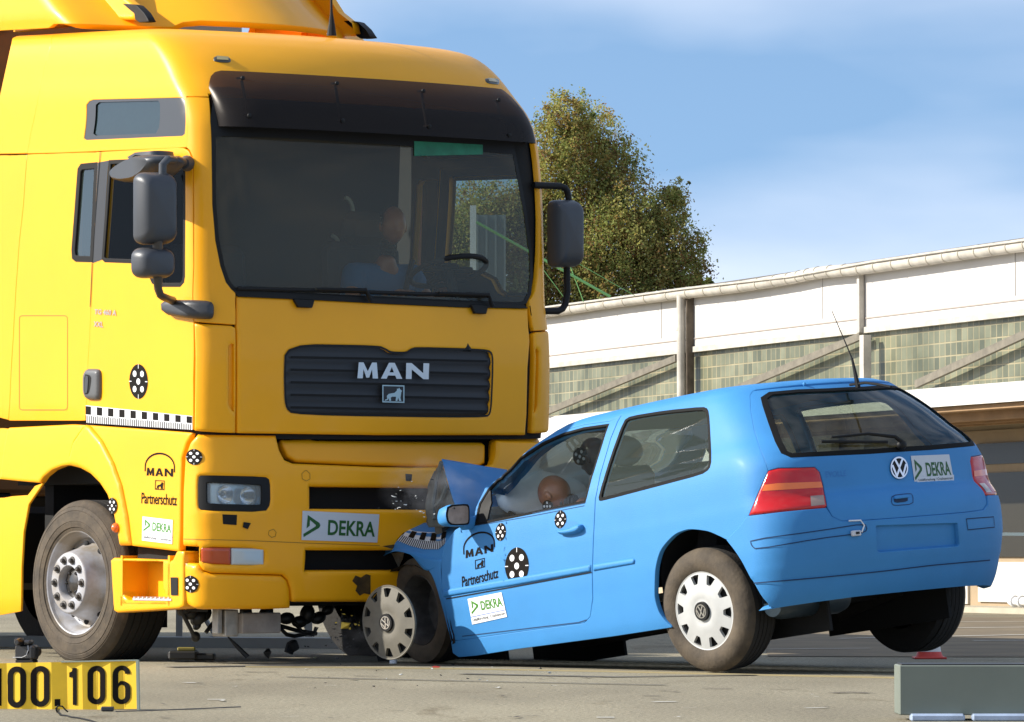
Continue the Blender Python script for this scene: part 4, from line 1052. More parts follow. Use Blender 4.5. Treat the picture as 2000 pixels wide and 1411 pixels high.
# things hanging under the bumper
mb=MB()
def tp(x,y,xc): return on_plane(TRUCK,x,y,0,xc)
mb.box(tp(500,1217,1.2),(.12,.26,.115),bev=.006)
mb.build('electronics_box',mat('box_beige',(.42,.36,.31),.6,var=.3,vscale=9),truck,frame=TRUCK)
mb=MB(); mb.box(tp(440,1217,1.15),(.14,.09,.15),bev=.006); mb.box(tp(424,1214,1.18),(.06,.03,.14),bev=.004); mb.build('metal_bracket',mat('bare_bracket',(.50,.46,.40),.45,metal=.4,var=.3,vscale=15),truck,frame=TRUCK)
rr_=random.Random(3); OIL=mat('oily_black',(.010,.009,.008),.45,bump=.2,bscale=50)
for (x,y,r) in ((372,1198,.05),(388,1205,.06),(360,1190,.05),(385,1222,.03),(400,1200,.05),(560,1208,.05),(585,1215,.05),(600,1200,.06),(622,1207,.05),(640,1192,.04),(480,1195,.05),(520,1196,.05)):
    mb=MB(); mb.ell(tp(x,y,1.0),(r*.8,r,r*.7),10,7,R=rot('x',rr_.uniform(0,90))); mb.build('joint_housing',OIL,truck,frame=TRUCK)
for pts in ([(352,1190),(365,1215),(378,1240),(385,1244)],[(520,1205),(545,1225),(560,1240),(575,1243),(600,1238)],[(545,1222),(580,1232),(618,1238)],[(430,1200),(410,1225),(402,1236)],[(575,1215),(590,1235),(612,1240),(618,1226)]):
    mb=MB(); mb.tube([tp(x,y,1.02) for x,y in pts],.012,8); mb.build('link_rod',OIL,truck,frame=TRUCK)
mb=MB(); mb.ell(tp(382,1244,1.0),(.02,.03,.03),10,8); mb.build('joint_housing',OIL,truck,frame=TRUCK)
mb=MB(); mb.box(tp(572,1262,1.05),(.05,.06,.06),rot('x',25),bev=.01); mb.box(tp(566,1268,1.05),(.02,.05,.05),rot('x',-20)); mb.build('torn_bracket',OIL,truck,frame=TRUCK)
# ---------------------------------------------------------------- cab interior
mb=MB()
mb.box((-.10,0,2.5),(.05,2.2,2.0)); mb.box((.6,0,1.45),(1.6,2.2,.05))
mb.build('interior_bulkhead',mat('interior_dark',(.022,.022,.022),.95),truck,frame=CAB)
mb=MB(); mb.box((1.17,0,1.93),(.46,2.1,.16),bev=.05); mb.box((1.0,.52,2.02),(.34,.62,.14),bev=.06)
dash=mb.build('dashboard',mat('dashboard_grey',(.07,.075,.075),.8,bump=.1),truck,frame=CAB)
mb=MB(); mb.box((.42,.52,1.95),(.16,.52,.9),rot('y',-8),bev=.05); mb.box((.40,.52,2.48),(.12,.3,.2),bev=.05); mb.box((.68,.52,1.62),(.5,.5,.16),bev=.05)
mb.box((.38,-.55,1.95),(.16,.52,.8),rot('y',-8),bev=.05)
mb.build('seat',SEAT,truck,frame=CAB)
# steering wheel: rim traced in the picture
sc=np.array(on_plane(CAB,880,527,1,.50)); 
SWM=CAB@tr(sc[0]-.05,sc[1]+.02,sc[2]-.01)@rot('y',66)
mb=MB(); 
mb.tube([( .0,.225*math.cos(t),.225*math.sin(t)) for t in np.linspace(0,2*math.pi,41)],.016,10); mb.box((-.01,0,0),(.03,.34,.05),bev=.01); mb.box((-.02,0,0),(.04,.12,.10),bev=.02); mb.box((-.01,0,-.1),(.03,.05,.2),bev=.01)
mb.tube([(0,0,0),(.5,0,0)],.03,8)
mb.build('steering_wheel',BLK,truck,frame=SWM)

# soot and scrapes left by the impact on the bumper
SOOT=mat('soot_stain',(.10,.055,.012),.9,var=.6,vscale=14)
art('impact_scuff',BMP,[(680,1118),(722,1119),(722,1166),(680,1165)],[L_loops([[(.15,.35),(.3,.12),(.55,.2),(.8,.05),(1,.1),(1,.9),(.7,.85),(.5,.95),(.3,.75),(.38,.55)]],0,0,fine=.12)],[SOOT],bumper,inv=FR_,off=.009)
art('impact_scuff',BMP,[(745,1062),(800,1064),(800,1074),(745,1072)],[L_loops([[(0,.5),(.4,.1),(1,.2),(.9,.8),(.3,.9)]],0,0,fine=.2)],[SOOT],bumper,inv=FR_,off=.009)
# ================================================================ CAR
def mkcar(TC=50,P=7.0,R=-3.6,d=20.5,droop=.13,xh=-2.511,yh=.82):
    A=at_depth(1380,1193,d); M=rot('z',180-TC)@rot('y',P)@rot('x',R)
    q=M[:3,:3]@np.array([xh,yh,.315-droop]); M=M.copy(); M[:3,3]=A-q; return M
CARM=mkcar()
# z0(rear) z1(front) zc x0 bow cx cy w x1 bow1 cx1 cy1 taper
def cr_(z,x0,bow,cx,cy,w,x1=.35,bow1=.12,cx1=.3,cy1=.35,z1=None,zc=0,tap=.0): return [z,z if z1 is None else z1,zc,x0,bow,cx,cy,w,x1,bow1,cx1,cy1,tap]
BR=[cr_(.08,-3.12,.04,.28,.33,.81),cr_(.12,-3.175,.05,.29,.34,.828),cr_(.17,-3.215,.05,.30,.34,.842),cr_(.25,-3.255,.05,.30,.35,.852),cr_(.36,-3.29,.05,.31,.36,.862),cr_(.46,-3.32,.055,.31,.37,.868),
 cr_(.56,-3.325,.055,.31,.37,.868),cr_(.62,-3.315,.055,.31,.37,.867),cr_(.66,-3.295,.055,.31,.37,.866),cr_(.70,-3.262,.05,.30,.36,.863),cr_(.78,-3.25,.045,.30,.35,.857),cr_(.86,-3.24,.045,.31,.34,.846),
 cr_(.91,-3.225,.05,.32,.34,.832,.28,.15,.3,.38,.915),cr_(.955,-3.20,.05,.33,.34,.810,.02,.18,.28,.40,.965),cr_(1.02,-3.15,.05,.34,.34,.770,-.34,.20,.26,.40,1.035),
 cr_(1.11,-3.075,.05,.34,.33,.728,-.58,.20,.24,.36,1.12),cr_(1.19,-2.99,.05,.33,.31,.685,-.70,.20,.23,.33,1.20),cr_(1.255,-2.915,.05,.32,.30,.642,-.86,.20,.22,.31,1.265),cr_(1.295,-2.865,.05,.30,.28,.600,-.98,.19,.22,.29,1.305,.006),
 cr_(1.315,-2.81,.05,.28,.27,.552,-1.08,.18,.22,.27,1.322,.010),cr_(1.324,-2.72,.05,.25,.25,.48,-1.18,.16,.22,.24,1.333,.013),cr_(1.329,-2.50,.04,.2,.2,.34,-1.3,.1,.2,.2,1.338,.015),cr_(1.331,-2.2,.02,.1,.1,.12,-1.6,.05,.1,.1,1.340,.016)]
CARS=Ring(CARM,BR,[0,.5,.95,3.35,3.75,4.25])
car=thing('hatchback_car',CARM,'crumpled light blue three-door hatchback with its nose wedged under the truck bumper','car')
LN=dict(urange=(.95,4.25)); LA=dict(urange=(-.2,4.25)); RR=dict(urange=(-1.0,1.0)); AL=dict(urange=(-1.2,4.25))
def cI(p,r=LN,d=8): return CARS.inv(densify(p,d),**r)
QW=round_poly([(1219,822),(1232,814),(1300,803),(1372,796),(1382,800),(1385,820),(1389,900),(1385,916),(1370,926),(1280,950),(1185,975),(1171,978),(1170,970),(1193,893)],1)
DW=[(928,1026),(936,985),(952,958),(985,922),(1010,898),(1060,865),(1100,847),(1140,836),(1189,829),(1183,845),(1168,893),(1155,935),(1143,981),(1040,1003)]
DOOR=[(862,1092),(868,1062),(888,1036),(905,1026),(924,1025),(930,990),(946,956),(985,916),(1010,892),(1060,859),(1100,841),(1140,830),(1190,823),(1213,811),(1206,822),(1192,856),(1172,925),(1162,975),(1158,1060),(1156,1120),(1157,1170),(1152,1205),(1140,1217),(1020,1233),(895,1251),(884,1250),(872,1205),(863,1150)]
qu=cI(QW);dwu=cI(DW);du_=cI(DOOR)
# rear quarter + pillars + roof rail (near side)
HATCHS=[(1470,764),(1465,772),(1466,800),(1473,840),(1484,875),(1497,908),(1500,920)]
hs=CARS.inv(densify(HATCHS,8,False),**LA)
TL=[(1500,920),(1520,915),(1592,913),(1601,922),(1607,945),(1615,988),(1611,992),(1530,999),(1462,1007),(1480,965)]
tlu=cI(TL,LA)
seamB=CARS.inv(densify([(1462,1007),(1445,1030),(1420,1055)],8,False),**LN)
ARC=[(1420,1055),(1402,1046),(1378,1037),(1349,1034),(1325,1040),(1302,1059),(1287,1082),(1279,1120),(1278,1159),(1285,1192),(1300,1215),(1312,1226)]
def smooth_line(L,k=8): L=np.asarray(L,float); return pchip(np.arange(len(L)),L,np.linspace(0,len(L)-1,(len(L)-1)*k+1))
ARC=smooth_line(ARC)
arc=CARS.inv(ARC,**LN)
rockline=CARS.inv(densify([(1312,1226),(1200,1243),(1010,1268),(930,1281),(895,1284),(884,1276),(881,1255)],8,False),**LN)
# main side shell polygon in uv: from the front bottom of the sill, door opening, pillar, roof centre, hatch seam, lamp, arch
dd=[tuple(p) for p in du_]
door_px=[(884,1250)]
def seg(line,r=LN): return [tuple(p) for p in CARS.inv(densify(line,8,False),**r)]
# door edge from sill front up the rear edge to the roof rail
e1=seg([(884,1252),(895,1252),(1020,1234),(1140,1218),(1152,1206),(1158,1170),(1157,1120),(1159,1060),(1163,976),(1173,926),(1193,857),(1207,823),(1214,811),(1190,822)])
e2=seg([(1190,822),(1140,829),(1100,840),(1060,857),(1010,890),(985,914),(950,950)])
# roof: v up to the top, across to the far side
vr=e2[-1]; VM=CARS.vmax
# windscreen header line
def vz(z,u):
    vs=np.linspace(0,VM,600); zz=CARS.P(np.full(600,u),vs)[:,2]; return float(np.interp(z,zz,vs))
vhead=vz(1.318,4.25); vbase=vz(.975,4.25)
uA=e2[-1][0]
pill=[(e2[-1][0]+.02,e2[-1][1]-.0),(3.62,vz(1.00,3.6))]
ushape=[tuple(p) for p in e2]
upA=3.66
pillar_in=[(upA,e2[-1][1]-.03),(upA-.05,vz(1.1,upA)),(upA-.06,vz(1.25,upA)),(upA+.02,vhead-.02),(upA+.1,vhead),(4.25,vhead)]
hs_=[tuple(p) for p in hs]
roof_rear_v=hs_[0][1]
side=[*e1,*e2[1:],*pillar_in,(4.24,VM-.02),(.02,VM-.02),(0.0,roof_rear_v+.02),(hs_[0][0]*.6,roof_rear_v+.02),(hs_[0][0]-.02,roof_rear_v+.01),*hs_,*[tuple(p) for p in CARS.inv(densify([(1499,922),(1480,965),(1462,1007)],8,False),**LA)],*[tuple(p) for p in seamB],*[tuple(p) for p in arc[1:]],*[tuple(p) for p in rockline[1:]]]
body=panel('body_side',CARS,side,BLU,car,holes=[qu],px=False,step=.05,gap=.0022,thick=.03)
# far side: same shell with the door closed in, mirrored
sideR=[tuple(p) for p in rockline[::-1]][:1]+[(2.95,rockline[-1][1]+.02),(2.95,vz(.9,3.0)),*[(p[0],p[1]) for p in e2[::-1]][:1],*pillar_in,(4.24,VM-.02),(.0,VM-.02),(0.0,roof_rear_v+.02),(hs_[0][0]*.6,roof_rear_v+.02),(hs_[0][0]-.02,roof_rear_v+.01),*hs_,*[tuple(p) for p in CARS.inv(densify([(1499,922),(1480,965),(1462,1007)],8,False),**LA)],*[tuple(p) for p in seamB],*[tuple(p) for p in arc[1:]],*[tuple(p) for p in rockline[1:]][:-4]]
panel('body_side',CARS,sideR,BLU,car,holes=[qu,inset_s(CARS,dwu,.0)],px=False,step=.07,gap=.002,thick=.03,mirror=True)
# door
door_=panel('door',CARS,du_,BLU,car,holes=[dwu],px=False,step=.04,gap=.0022,thick=.035)
# front wing is crushed; sill ends at the door
GLC=glass('car_side_glass',(.90,.98,.92),refl=.6,haze=.06,hazec=(.45,.55,.48))
GLD=glass('dark_tail_glass',(.62,.68,.55),refl=.8,haze=.05,hazec=(.2,.24,.2))
WRB=mat('window_seal',(.007,.007,.007),.7,spec=.15)
def frame_of(poly,w,name,parent,mirror=False,off=-.004):
    panel(name,CARS,inset_s(CARS,poly,-.003),WRB,parent,holes=[inset_s(CARS,poly,w)],px=False,step=.04,off=.0015,thick=.014,mirror=mirror)
for m_ in (False,True):
    panel('quarter_window',CARS,qu,GLC,car,px=False,step=.08,off=-.008,thick=0,mirror=m_); frame_of(qu,.012,'quarter_window_frame',car,m_,-.006)
    panel('door_window',CARS,dwu,glass('door_glass',(.95,.98,.95),refl=.4,haze=.02) if not m_ else GLC,car if m_ else door_,px=False,step=.08,off=-.014,thick=0,mirror=m_); frame_of(dwu,.008,'door_window_frame',car if m_ else door_,m_,-.012)
# windscreen
wsp=[(a,b) for a,b in [(upA,vz(.99,upA)),(upA-.05,vz(1.1,upA)),(upA-.06,vz(1.25,upA)),(upA+.02,vhead-.02),(upA+.1,vhead),(4.249,vhead)]]
wfull=wsp+[(4.249,vbase)]
for m_ in (False,True): panel('windscreen',CARS,wfull,glass('cracked_windscreen',(.62,.72,.68),refl=.9,haze=.16,hazec=(.4,.45,.45)),car,px=False,step=.08,off=-.004,thick=0,mirror=m_)
# ------------------------- tailgate
RG=round_poly([(1489,775),(1503,767),(1560,762),(1640,760),(1700,760),(1745,762),(1768,774),(1800,801),(1850,846),(1877,871),(1873,877),(1700,885),(1545,892),(1528,885),(1516,862),(1503,826),(1492,793)],1)
rg=CARS.inv(densify(RG,8),**RR)
# symmetric outline from the near half
def vzr(z): return vz(z,0)
rgn=rg[(rg[:,0]>.0)]; 
near_rg=[tuple(p) for p in CARS.inv(densify([(1700,885),(1545,892),(1528,885),(1516,862),(1503,826),(1492,793),(1488,777),(1503,767),(1560,762),(1620,760)],8,False),**dict(urange=(0,1.2)))]
near_rg=[p for p in near_rg if p[0]>.05]
vlo=near_rg[0][1];vhi=near_rg[-1][1]
rgp=near_rg+[(-a,b) for a,b in near_rg[::-1]]
gate_near=hs_+[tuple(p) for p in CARS.inv(densify([(1500,919),(1520,914),(1592,912),(1602,922),(1608,945),(1617,992),(1626,1009),(1643,1018),(1690,1016),(1760,1011)],8,False),**dict(urange=(0,1.2)))]
gate_near=[(p[0],min(p[1],roof_rear_v)) for p in gate_near]
gp=gate_near+[(-a,b) for a,b in gate_near[::-1]]
def gatefn(P): # soft horizontal fold above the number plate line
    return 0*P[:,0]
gate=panel('tailgate',CARS,gp,BLU,car,holes=[rgp],px=False,step=.045,gap=.0025,thick=.03)
# small spoiler lip closing the roof edge
lip=[(hs_[0][0],roof_rear_v),(hs_[0][0]*.6,roof_rear_v+.02),(0,roof_rear_v+.02),(-hs_[0][0]*.6,roof_rear_v+.02),(-hs_[0][0],roof_rear_v)]
rgw=panel('rear_window',CARS,rgp,GLD,gate,px=False,step=.08,off=-.006,thick=0)
panel('rear_window_border',CARS,inset(rgp,-.005),WRB,gate,holes=[inset(rgp,.024)],px=False,step=.05,off=.0015,thick=.006)
# heating lines
# wiper
mb=MB(); q=surf_pts(CARS,[(1758,872),(1740,861),(1690,855),(1620,861)],[.03,.035,.03,.025],**RR); mb.tube(q,[.014,.010,.008,.006],8); q2=surf_pts(CARS,densify([(1730,866),(1680,866),(1602,866)],12,False),.012,**RR); mb.tube(q2,.008,8)
mb.ell(surf_pts(CARS,[(1756,873)],.02,**RR)[0],(.025,.03,.025),14,8)
mb.build('rear_wiper',BLK,gate,frame=CARM)
# badge
uvb=CARS.inv([(1754,915.5)],**RR)[0]; Pb=CARS.P(*uvb);nb=CARS.Nn(*uvb)
art('round_badge',CARS,[(1736,894),(1770,892),(1773,935),(1739,938)],[(np.array(circ(.5,.5,.5,n=32)+[(.5,.5)]),np.array([(i,(i+1)%32,32) for i in range(32)]),1,0)]+vw_layers(0,2),[CHR,BLK],gate,inv=RR,off=.006)
dekra('sticker',CARS,[(1778,891),(1853,888),(1862,938),(1786,945)],gate,inv=RR)
art('sticker',CARS,[(1789,933),(1862,928),(1862,941),(1791,945)],[(*gridrect(0,0,1,1),0,0),L_text('Unfallforschung / Crashzentrum',.04,.28,.96,.8,1,1,0)],[SGN,INK],gate,inv=RR,off=.0045)
# handle recess
hq=round_poly([(1742,968),(1779,964),(1783,970),(1783,985),(1746,988),(1741,983)],1)
ribbon('handle_seam',CARS,[hq],.004,mat('blue_seam',(.01,.03,.10),.7),gate,off=.0015,closed=True,inv=RR)
panel('handle_recess',CARS,round_poly([(1745,973),(1772,971),(1773,980),(1747,983)],1),mat('blue_recess',(.006,.02,.06),.7),gate,step=.03,off=.002,thick=0,inv=RR)
panel('handle_grip',CARS,[(1746,971),(1772,968),(1773,972),(1747,975)],BLU,gate,step=.03,off=.010,thick=.01,inv=RR)
art('embossed_name',CARS,[(1612,921),(1652,919),(1653,930),(1613,933)],[L_text('EVOLLE',0,0,1,1,0,0,.0)],[mat('painted_over',(.03,.17,.46),.6)],gate,inv=RR,off=.0012)
# tail lamps
def lamp(poly,parent,mirror,parts):
    o=panel('tail_light',CARS,poly,RED,parent,px=False,step=.03,gap=.002,thick=.03,off=.004,soft=.02,softd=.006,mirror=mirror)
    for nm,pp,m in parts: panel(nm,CARS,inset(cI(pp,LA),.001),m,o,px=False,step=.03,off=.0052,thick=0,mirror=mirror)
PTS=[('amber_lens',[(1493,947),(1520,944),(1603,941),(1607,953),(1520,958),(1488,960)],ORA),('reversing_lens',[(1582,970),(1608,968),(1611,987),(1583,990)],mat('reversing_lens',(.32,.22,.18),.2,coat=1))]
for m_ in (False,True): lamp(tlu,car,m_,PTS)
# ------------------------- bumper
bn=[tuple(p) for p in seamB[::-1]]
bl=[tuple(p) for p in CARS.inv(smooth_line([(1420,1055),(1435,1074),(1449,1095),(1473,1140),(1490,1168),(1508,1187)]),**LN)]
tp_=[tuple(p) for p in CARS.inv(densify([(1462,1009),(1530,1001),(1613,993),(1624,1010),(1643,1019),(1690,1017.5),(1765,1012)],8,False),**dict(urange=(0,1.5)))]
vbm=vz(.142,0); bl=[(a,max(b,vbm)) for a,b in bl]
bnear=[*tp_[::-1],*[tuple(p) for p in seamB],*bl[1:],(bl[-1][0]-.05,vbm),(.9,vbm),(.4,vbm+.01),(.05,vbm+.01)]
bf=bnear+[(-a,b) for a,b in bnear[::-1]]
def inrect(P,y0,y1,z0,z1,s=.02): return smooth01((P[:,1]-y0)/s+.5)*smooth01((y1-P[:,1])/s+.5)*smooth01((P[:,2]-z0)/s+.5)*smooth01((z1-P[:,2])/s+.5)
def bumpfn(P):
    r=-.006*smooth01((.31-P[:,2])/.02)      # lower valance step
    r+=.004*smooth01((P[:,2]-.625)/.012)*0
    return r
prc=CARS.inv(densify([(1711,1026),(1868,1021),(1870,1024),(1873,1064),(1870,1068),(1716,1080),(1712,1077),(1709,1029)],8),**RR)
bmp=panel('rear_bumper',CARS,bf,BLU,car,holes=[prc],px=False,step=.03,gap=.002,thick=.04,off=.006,fn=bumpfn)
panel('plate_recess',CARS,inset(prc,-.008),BLU,bmp,px=False,step=.05,off=-.018,thick=0)
SEM=mat('blue_shadow_gap',(.008,.03,.09),.8)
ribbon('bumper_strip_seam',CARS,[round_poly([(1467,1055),(1600,1037),(1688,1023),(1692,1036),(1680,1042),(1600,1052),(1478,1073),(1470,1066)],1)],.005,SEM,bmp,off=.0085,closed=True,inv=LA)
ribbon('bumper_strip_seam',CARS,[[(1885,1014),(1938,1010),(1940,1030),(1888,1035),(1885,1014)]],.005,SEM,bmp,off=.0085,inv=RR)
ribbon('valance_seam',CARS,[[(1474,1139),(1600,1128),(1720,1116),(1820,1104),(1932,1094)]],.006,SEM,bmp,off=.006,inv=AL)
# wired sensor hanging at the strip
mb=MB(); P0=surf_pts(CARS,[(1668,1042)],.018,**RR)[0]; mb.box(P0,(.02,.06,.028),bev=.004); mb.box(P0-[.012,0,0],(.01,.02,.012),mi=1)
sn=mb.build('sensor_clip',[mat('sensor_white',(.6,.6,.62),.3),BLK],bmp,frame=CARM)
mb=MB(); mb.tube(surf_pts(CARS,[(1655,1018),(1678,1017),(1685,1027),(1680,1040)],.014,**RR),.004,6); mb.build('sensor_wire',WHT,sn,frame=CARM)
# door details
SIDES=mat('side_seam_shadow',(.012,.05,.13),.8)
trim=[(866,1168),(1000,1145),(1100,1127),(1155,1117),(1155,1109),(1100,1119),(1000,1138),(868,1161)]
panel('rubbing_strip',CARS,cI([(867,1166),(1000,1144),(1154,1116),(1154,1104),(1000,1131),(866,1154)]),BLU,door_,px=False,step=.03,off=.010,thick=.012,soft=.012,softd=.006)
panel('rubbing_strip',CARS,cI([(1160,1115),(1239,1101),(1240,1095),(1237,1092),(1160,1104)]),BLU,car,px=False,step=.03,off=.010,thick=.012,soft=.012,softd=.006)
ribbon('strip_shadow_line',CARS,[[(872,1170),(1000,1147),(1156,1118)]],.006,DRK,door_,off=.003,inv=LN)
ribbon('sill_crease',CARS,[[(903,1243),(1020,1229),(1130,1216),(1146,1211)]],.005,SIDES,door_,off=.002,inv=LN)
ribbon('sill_crease',CARS,[[(1040,1003),(1143,983)],[(905,1031),(960,1022),(1040,1008),(1142,988)]],.003,SIDES,door_,off=.002,inv=LN)
# tears at the door bottom
panel('torn_metal',CARS,[(879,1206),(884,1228),(888,1240),(890,1256),(884,1259),(886,1242),(881,1226)],DRK,door_,step=.02,off=.003,thick=0,inv=LN)
# door handle
panel('handle_recess',CARS,round_poly([(1096,1032),(1106,1020),(1122,1018),(1134,1026),(1132,1040),(1112,1044),(1100,1040)],1),mat('recess_blue',(.035,.2,.5),.5),door_,step=.02,off=.0015,thick=0,inv=LN,)
hn=panel('door_handle',CARS,round_poly([(1094,1036),(1115,1034),(1133,1026),(1139,1026),(1140,1034),(1132,1040),(1112,1044),(1098,1043)],1),BLU,door_,step=.015,off=.035,thick=.03,soft=.015,softd=.012,inv=LN)
# stickers on the door
target_art('target_marker',CARS,[(987,1071),(1033,1068),(1033,1141),(987,1143)],door_,inv=LN)
target_art('target_marker',CARS,[(969,1023),(989,1021),(988,1056),(967,1058)],door_,inv=LN)
target_art('target_marker',CARS,[(1084,999),(1107,997),(1106,1031),(1083,1034)],door_,inv=LN)
man_arch('sticker',CARS,[(903,1047),(967,1033),(970,1132),(907,1149)],door_,inv=LN)
dekra('sticker',CARS,[(914,1170),(980,1157),(991,1205),(923,1220)],door_,small=True,inv=LN)
# wing mirror
MX=on_plane(CARM,892,1005,1,.98)
WMir=np.array(MX)
mb=MB()
pts=[on_plane(CARM,a,b,0,WMir[0]) for a,b in round_poly([(874,987),(912,984),(917,990),(917,1022),(912,1026),(882,1027),(873,1021),(870,1005)],1)]
P_m=np.array(pts); c=P_m.mean(0); n=len(P_m); Ls=[P_m+[-.0,0,0]]
for dx,sc in ((.015,1.03),(.04,1.02),(.075,.92),(.10,.75),(.115,.45),(.118,.05)): Ls.append(c+(P_m-c)*[1,sc,sc]+[dx,0,0])
Vv=np.concatenate(Ls); k=len(Ls); mb.add(Vv,[(i*n+j,i*n+(j+1)%n,(i+1)*n+(j+1)%n,(i+1)*n+j) for i in range(k-1) for j in range(n)]+[list(range(n))])
mb.box(c+[.05,-.13,-.04],(.07,.16,.07),bev=.02)
wm=mb.build('wing_mirror',BLU,door_,frame=CARM,angle=50)
mb=MB(); ins=np.array([c+(p-c)*[1,.86,.84]-[.004,0,0] for p in P_m]); mb.add(ins,[list(range(n))]); mb.build('mirror_glass',mat('mirror_glass',(.62,.47,.38),.2,metal=.25,var=.35,vscale=14),wm,frame=CARM,fix=False,smooth=False)  # light pinkish base paints the reflection into the glass colour
mb=MB(); o2=np.array([c+(p-c)*[1,1.0,1.0]-[.002,0,0] for p in P_m]); mb.add(o2,[list(range(n))]); mb.build('mirror_rim',BLK,wm,frame=CARM,fix=False,smooth=False)
# mirror foot / black sail panel in the corner of the window
panel('mirror_sail',CARS,cI([(926,1026),(935,988),(948,962),(956,958),(958,980),(948,1022)]),BLK,door_,px=False,step=.03,off=-.004,thick=.01)
# aerial on the roof
zr=1.43
a0=on_plane(CARM,1675,750,1,0);a1=on_plane(CARM,1664,700,1,0);a2=on_plane(CARM,1625,608,1,0)
mb=MB(); mb.tube([a0-[0,0,.02],a0*.5+a1*.5,a1],[.014,.009,.006],8); mb.tube([a1,a2],[.004,.002],6); mb.build('roof_aerial',BLK,car,frame=CARM)
mb=MB(); 
for (x,y) in ((1571,751),(1343,781),(1434,764)): mb.ell(on_plane(CARM,x,y,1,.25),(.009,.009,.012),10,8)
mb.build('roof_fixings',BLU,car,frame=CARM)
mb=MB(); mb.tube([on_plane(CARM,x,y,1,0) for x,y in ((1660,752),(1690,748),(1715,751),(1740,756))],.007,6); mb.build('roof_cable',BLK,car,frame=CARM)
# ------------------------- wheels
def car_wheel(M,parent,R=.318,cover=CAP,side=1,hubcap=True):
    s=side
    f=lambda pr:[(r,y*s) for r,y in pr]
    mb=MB(); mb.lathe(f([(.193,.0),(.205,.012),(.235,.022),(.265,.022),(.295,.008),(R-.006,-.012),(R,-.03)]),64); mb.build('tyre',RUB,parent,frame=M)
    mb=MB(); pr=[(R,-.03)]
    for k in range(4):
        y=-.035-.03*k; pr+=[(R,y),(R,y-.026),(R-.008,y-.028),(R-.008,y-.034)]
    pr+=[(R,-.17),(R-.012,-.195),(.27,-.205),(.19,-.20)]
    mb.lathe(f(pr),64); mb.build('tread',RUBD,parent,frame=M,angle=25)
    mb=MB(); mb.lathe(f([(.20,.004),(.195,.008),(.185,-.01),(.17,-.03),(.165,-.12),(.16,-.15),(.05,-.16),(.0,-.16)]),48); rim=mb.build('rim',STE,parent,frame=M)
    if hubcap:
        hubcap_mesh(M,parent,cover,s)
def hubcap_mesh(M,parent,cover,s,name='wheel_cover'):
    # disc with twelve slots around the edge
    R=.198; loops=[circ(0,0,R,n=96)]
    for i in range(10):
        a=2*math.pi*(i+.27)/10; w0,w1=.016,.030; r0,r1=.140,.186
        pts=[(r0,-w0*.7),(r0+.008,-w0),(r1,-w1),(r1+.004,0),(r1,w1),(r0+.008,w0),(r0,w0*.7)]
        loops.append([(x*math.cos(a)-y*math.sin(a),x*math.sin(a)+y*math.cos(a)) for x,y in pts])
    V,T=tri2d([densify(l,.012) for l in loops]+[])
    # add relief with extra rings
    r=np.hypot(V[:,0],V[:,1]); h=.012+.018*(1-(r/R)**2)*0+.010*np.cos(np.clip(r/R,0,1)*math.pi/2)
    mb=MB()
    # fine mesh through the CDT with ring points
    ringpts=[]
    for rr0 in (.03,.05,.07,.09,.11,.125): ringpts+=circ(0,0,rr0,n=36)
    Vs=[];E=[];o=0
    for L in loops:
        L=densify(L,.012);n=len(L);Vs+=[Vector(p) for p in L];E+=[(o+i,o+(i+1)%n) for i in range(n)];o+=n
    nb=o; Vs+=[Vector(p) for p in ringpts]+[Vector((0,0))]
    rr1=delaunay_2d_cdt(Vs,E,[],0,1e-6); uv=np.array([tuple(v) for v in rr1[0]]);T=np.array([list(f) for f in rr1[2]]);c=uv[T].mean(1)
    k=np.zeros(len(T),bool)
    for L in loops: k^=inpoly(c,np.asarray(L,float))
    T=T[k]; r=np.hypot(uv[:,0],uv[:,1]); h=.008+.022*(1-(r/R)**1.6)-.016*np.exp(-((r-.058)/.010)**2)
    P=np.stack([uv[:,0],h*s,uv[:,1]],-1); n0=len(P)
    edges={}
    for t in T:
        for i in range(3): edges[(t[i],t[(i+1)%3])]=1
    bd=[e for e in edges if (e[1],e[0]) not in edges]
    P2=P.copy(); P2[:,1]-=.018*s; Fc=T.tolist()+[[a,b,n0+b,n0+a] for a,b in bd]
    mb.add(np.concatenate([P,P2]),Fc)
    hc=mb.build(name,cover,parent,frame=M,angle=40)
    pr=[(.200,-.008),(.206,.004),(.203,.010),(.197,.009)]
    mb=MB(); mb.lathe([(a,b*s) for a,b in pr],64); mb.build('cover_rim',cover,hc if parent is not None else hc,frame=M)
    # slots look into a dark well
    mb=MB(); mb.lathe([(.19,-.014*s),(.0,-.014*s)],40); mb.build('wheel_well',DRK,hc,frame=M)
    # badge
    mbb=MB(); lay=vw_layers(0,0,0,0,.036)
    y0=.034*s
    mbb.lathe([(.050,.018*s),(.048,.0335*s),(.0,.0335*s)],32,mi=1)
    for V_,T_,mi,lv in lay:
        mbb.add(np.stack([V_[:,0]*-s,np.full(len(V_),y0+.001*s*(lv+1)),-V_[:,1]],-1),T_.tolist(),0)
    mbb.build('round_badge',[CHR,BLK],hc,frame=M,fix=False)
    return hc
def wroot(nm='wheel'):
    o=bpy.data.objects.new(nm,None); C.objects.link(o); o.parent=car; return o
hub=on_plane(CARM,1378,1193,1,.79)
CW1=CARM@tr(*hub)@rot('x',-3)@rot('z',3); w=wroot(); car_wheel(CW1,w,R=.322)
# the far rear wheel: droops with the axle
hub2=on_plane(CARM,1806,1157,1,-.83)
w=wroot(); car_wheel(CARM@tr(*hub2)@rot('x',2),w,R=.318,side=-1)
fw=on_plane(CARM,822,1192,1,.72)
w=wroot(); car_wheel(CARM@tr(*fw)@rot('z',-8),w,R=.30,hubcap=False,side=1)
w=wroot(); car_wheel(CARM@tr(fw[0]-.02,-.72,fw[2]),w,R=.30,hubcap=False,side=-1)
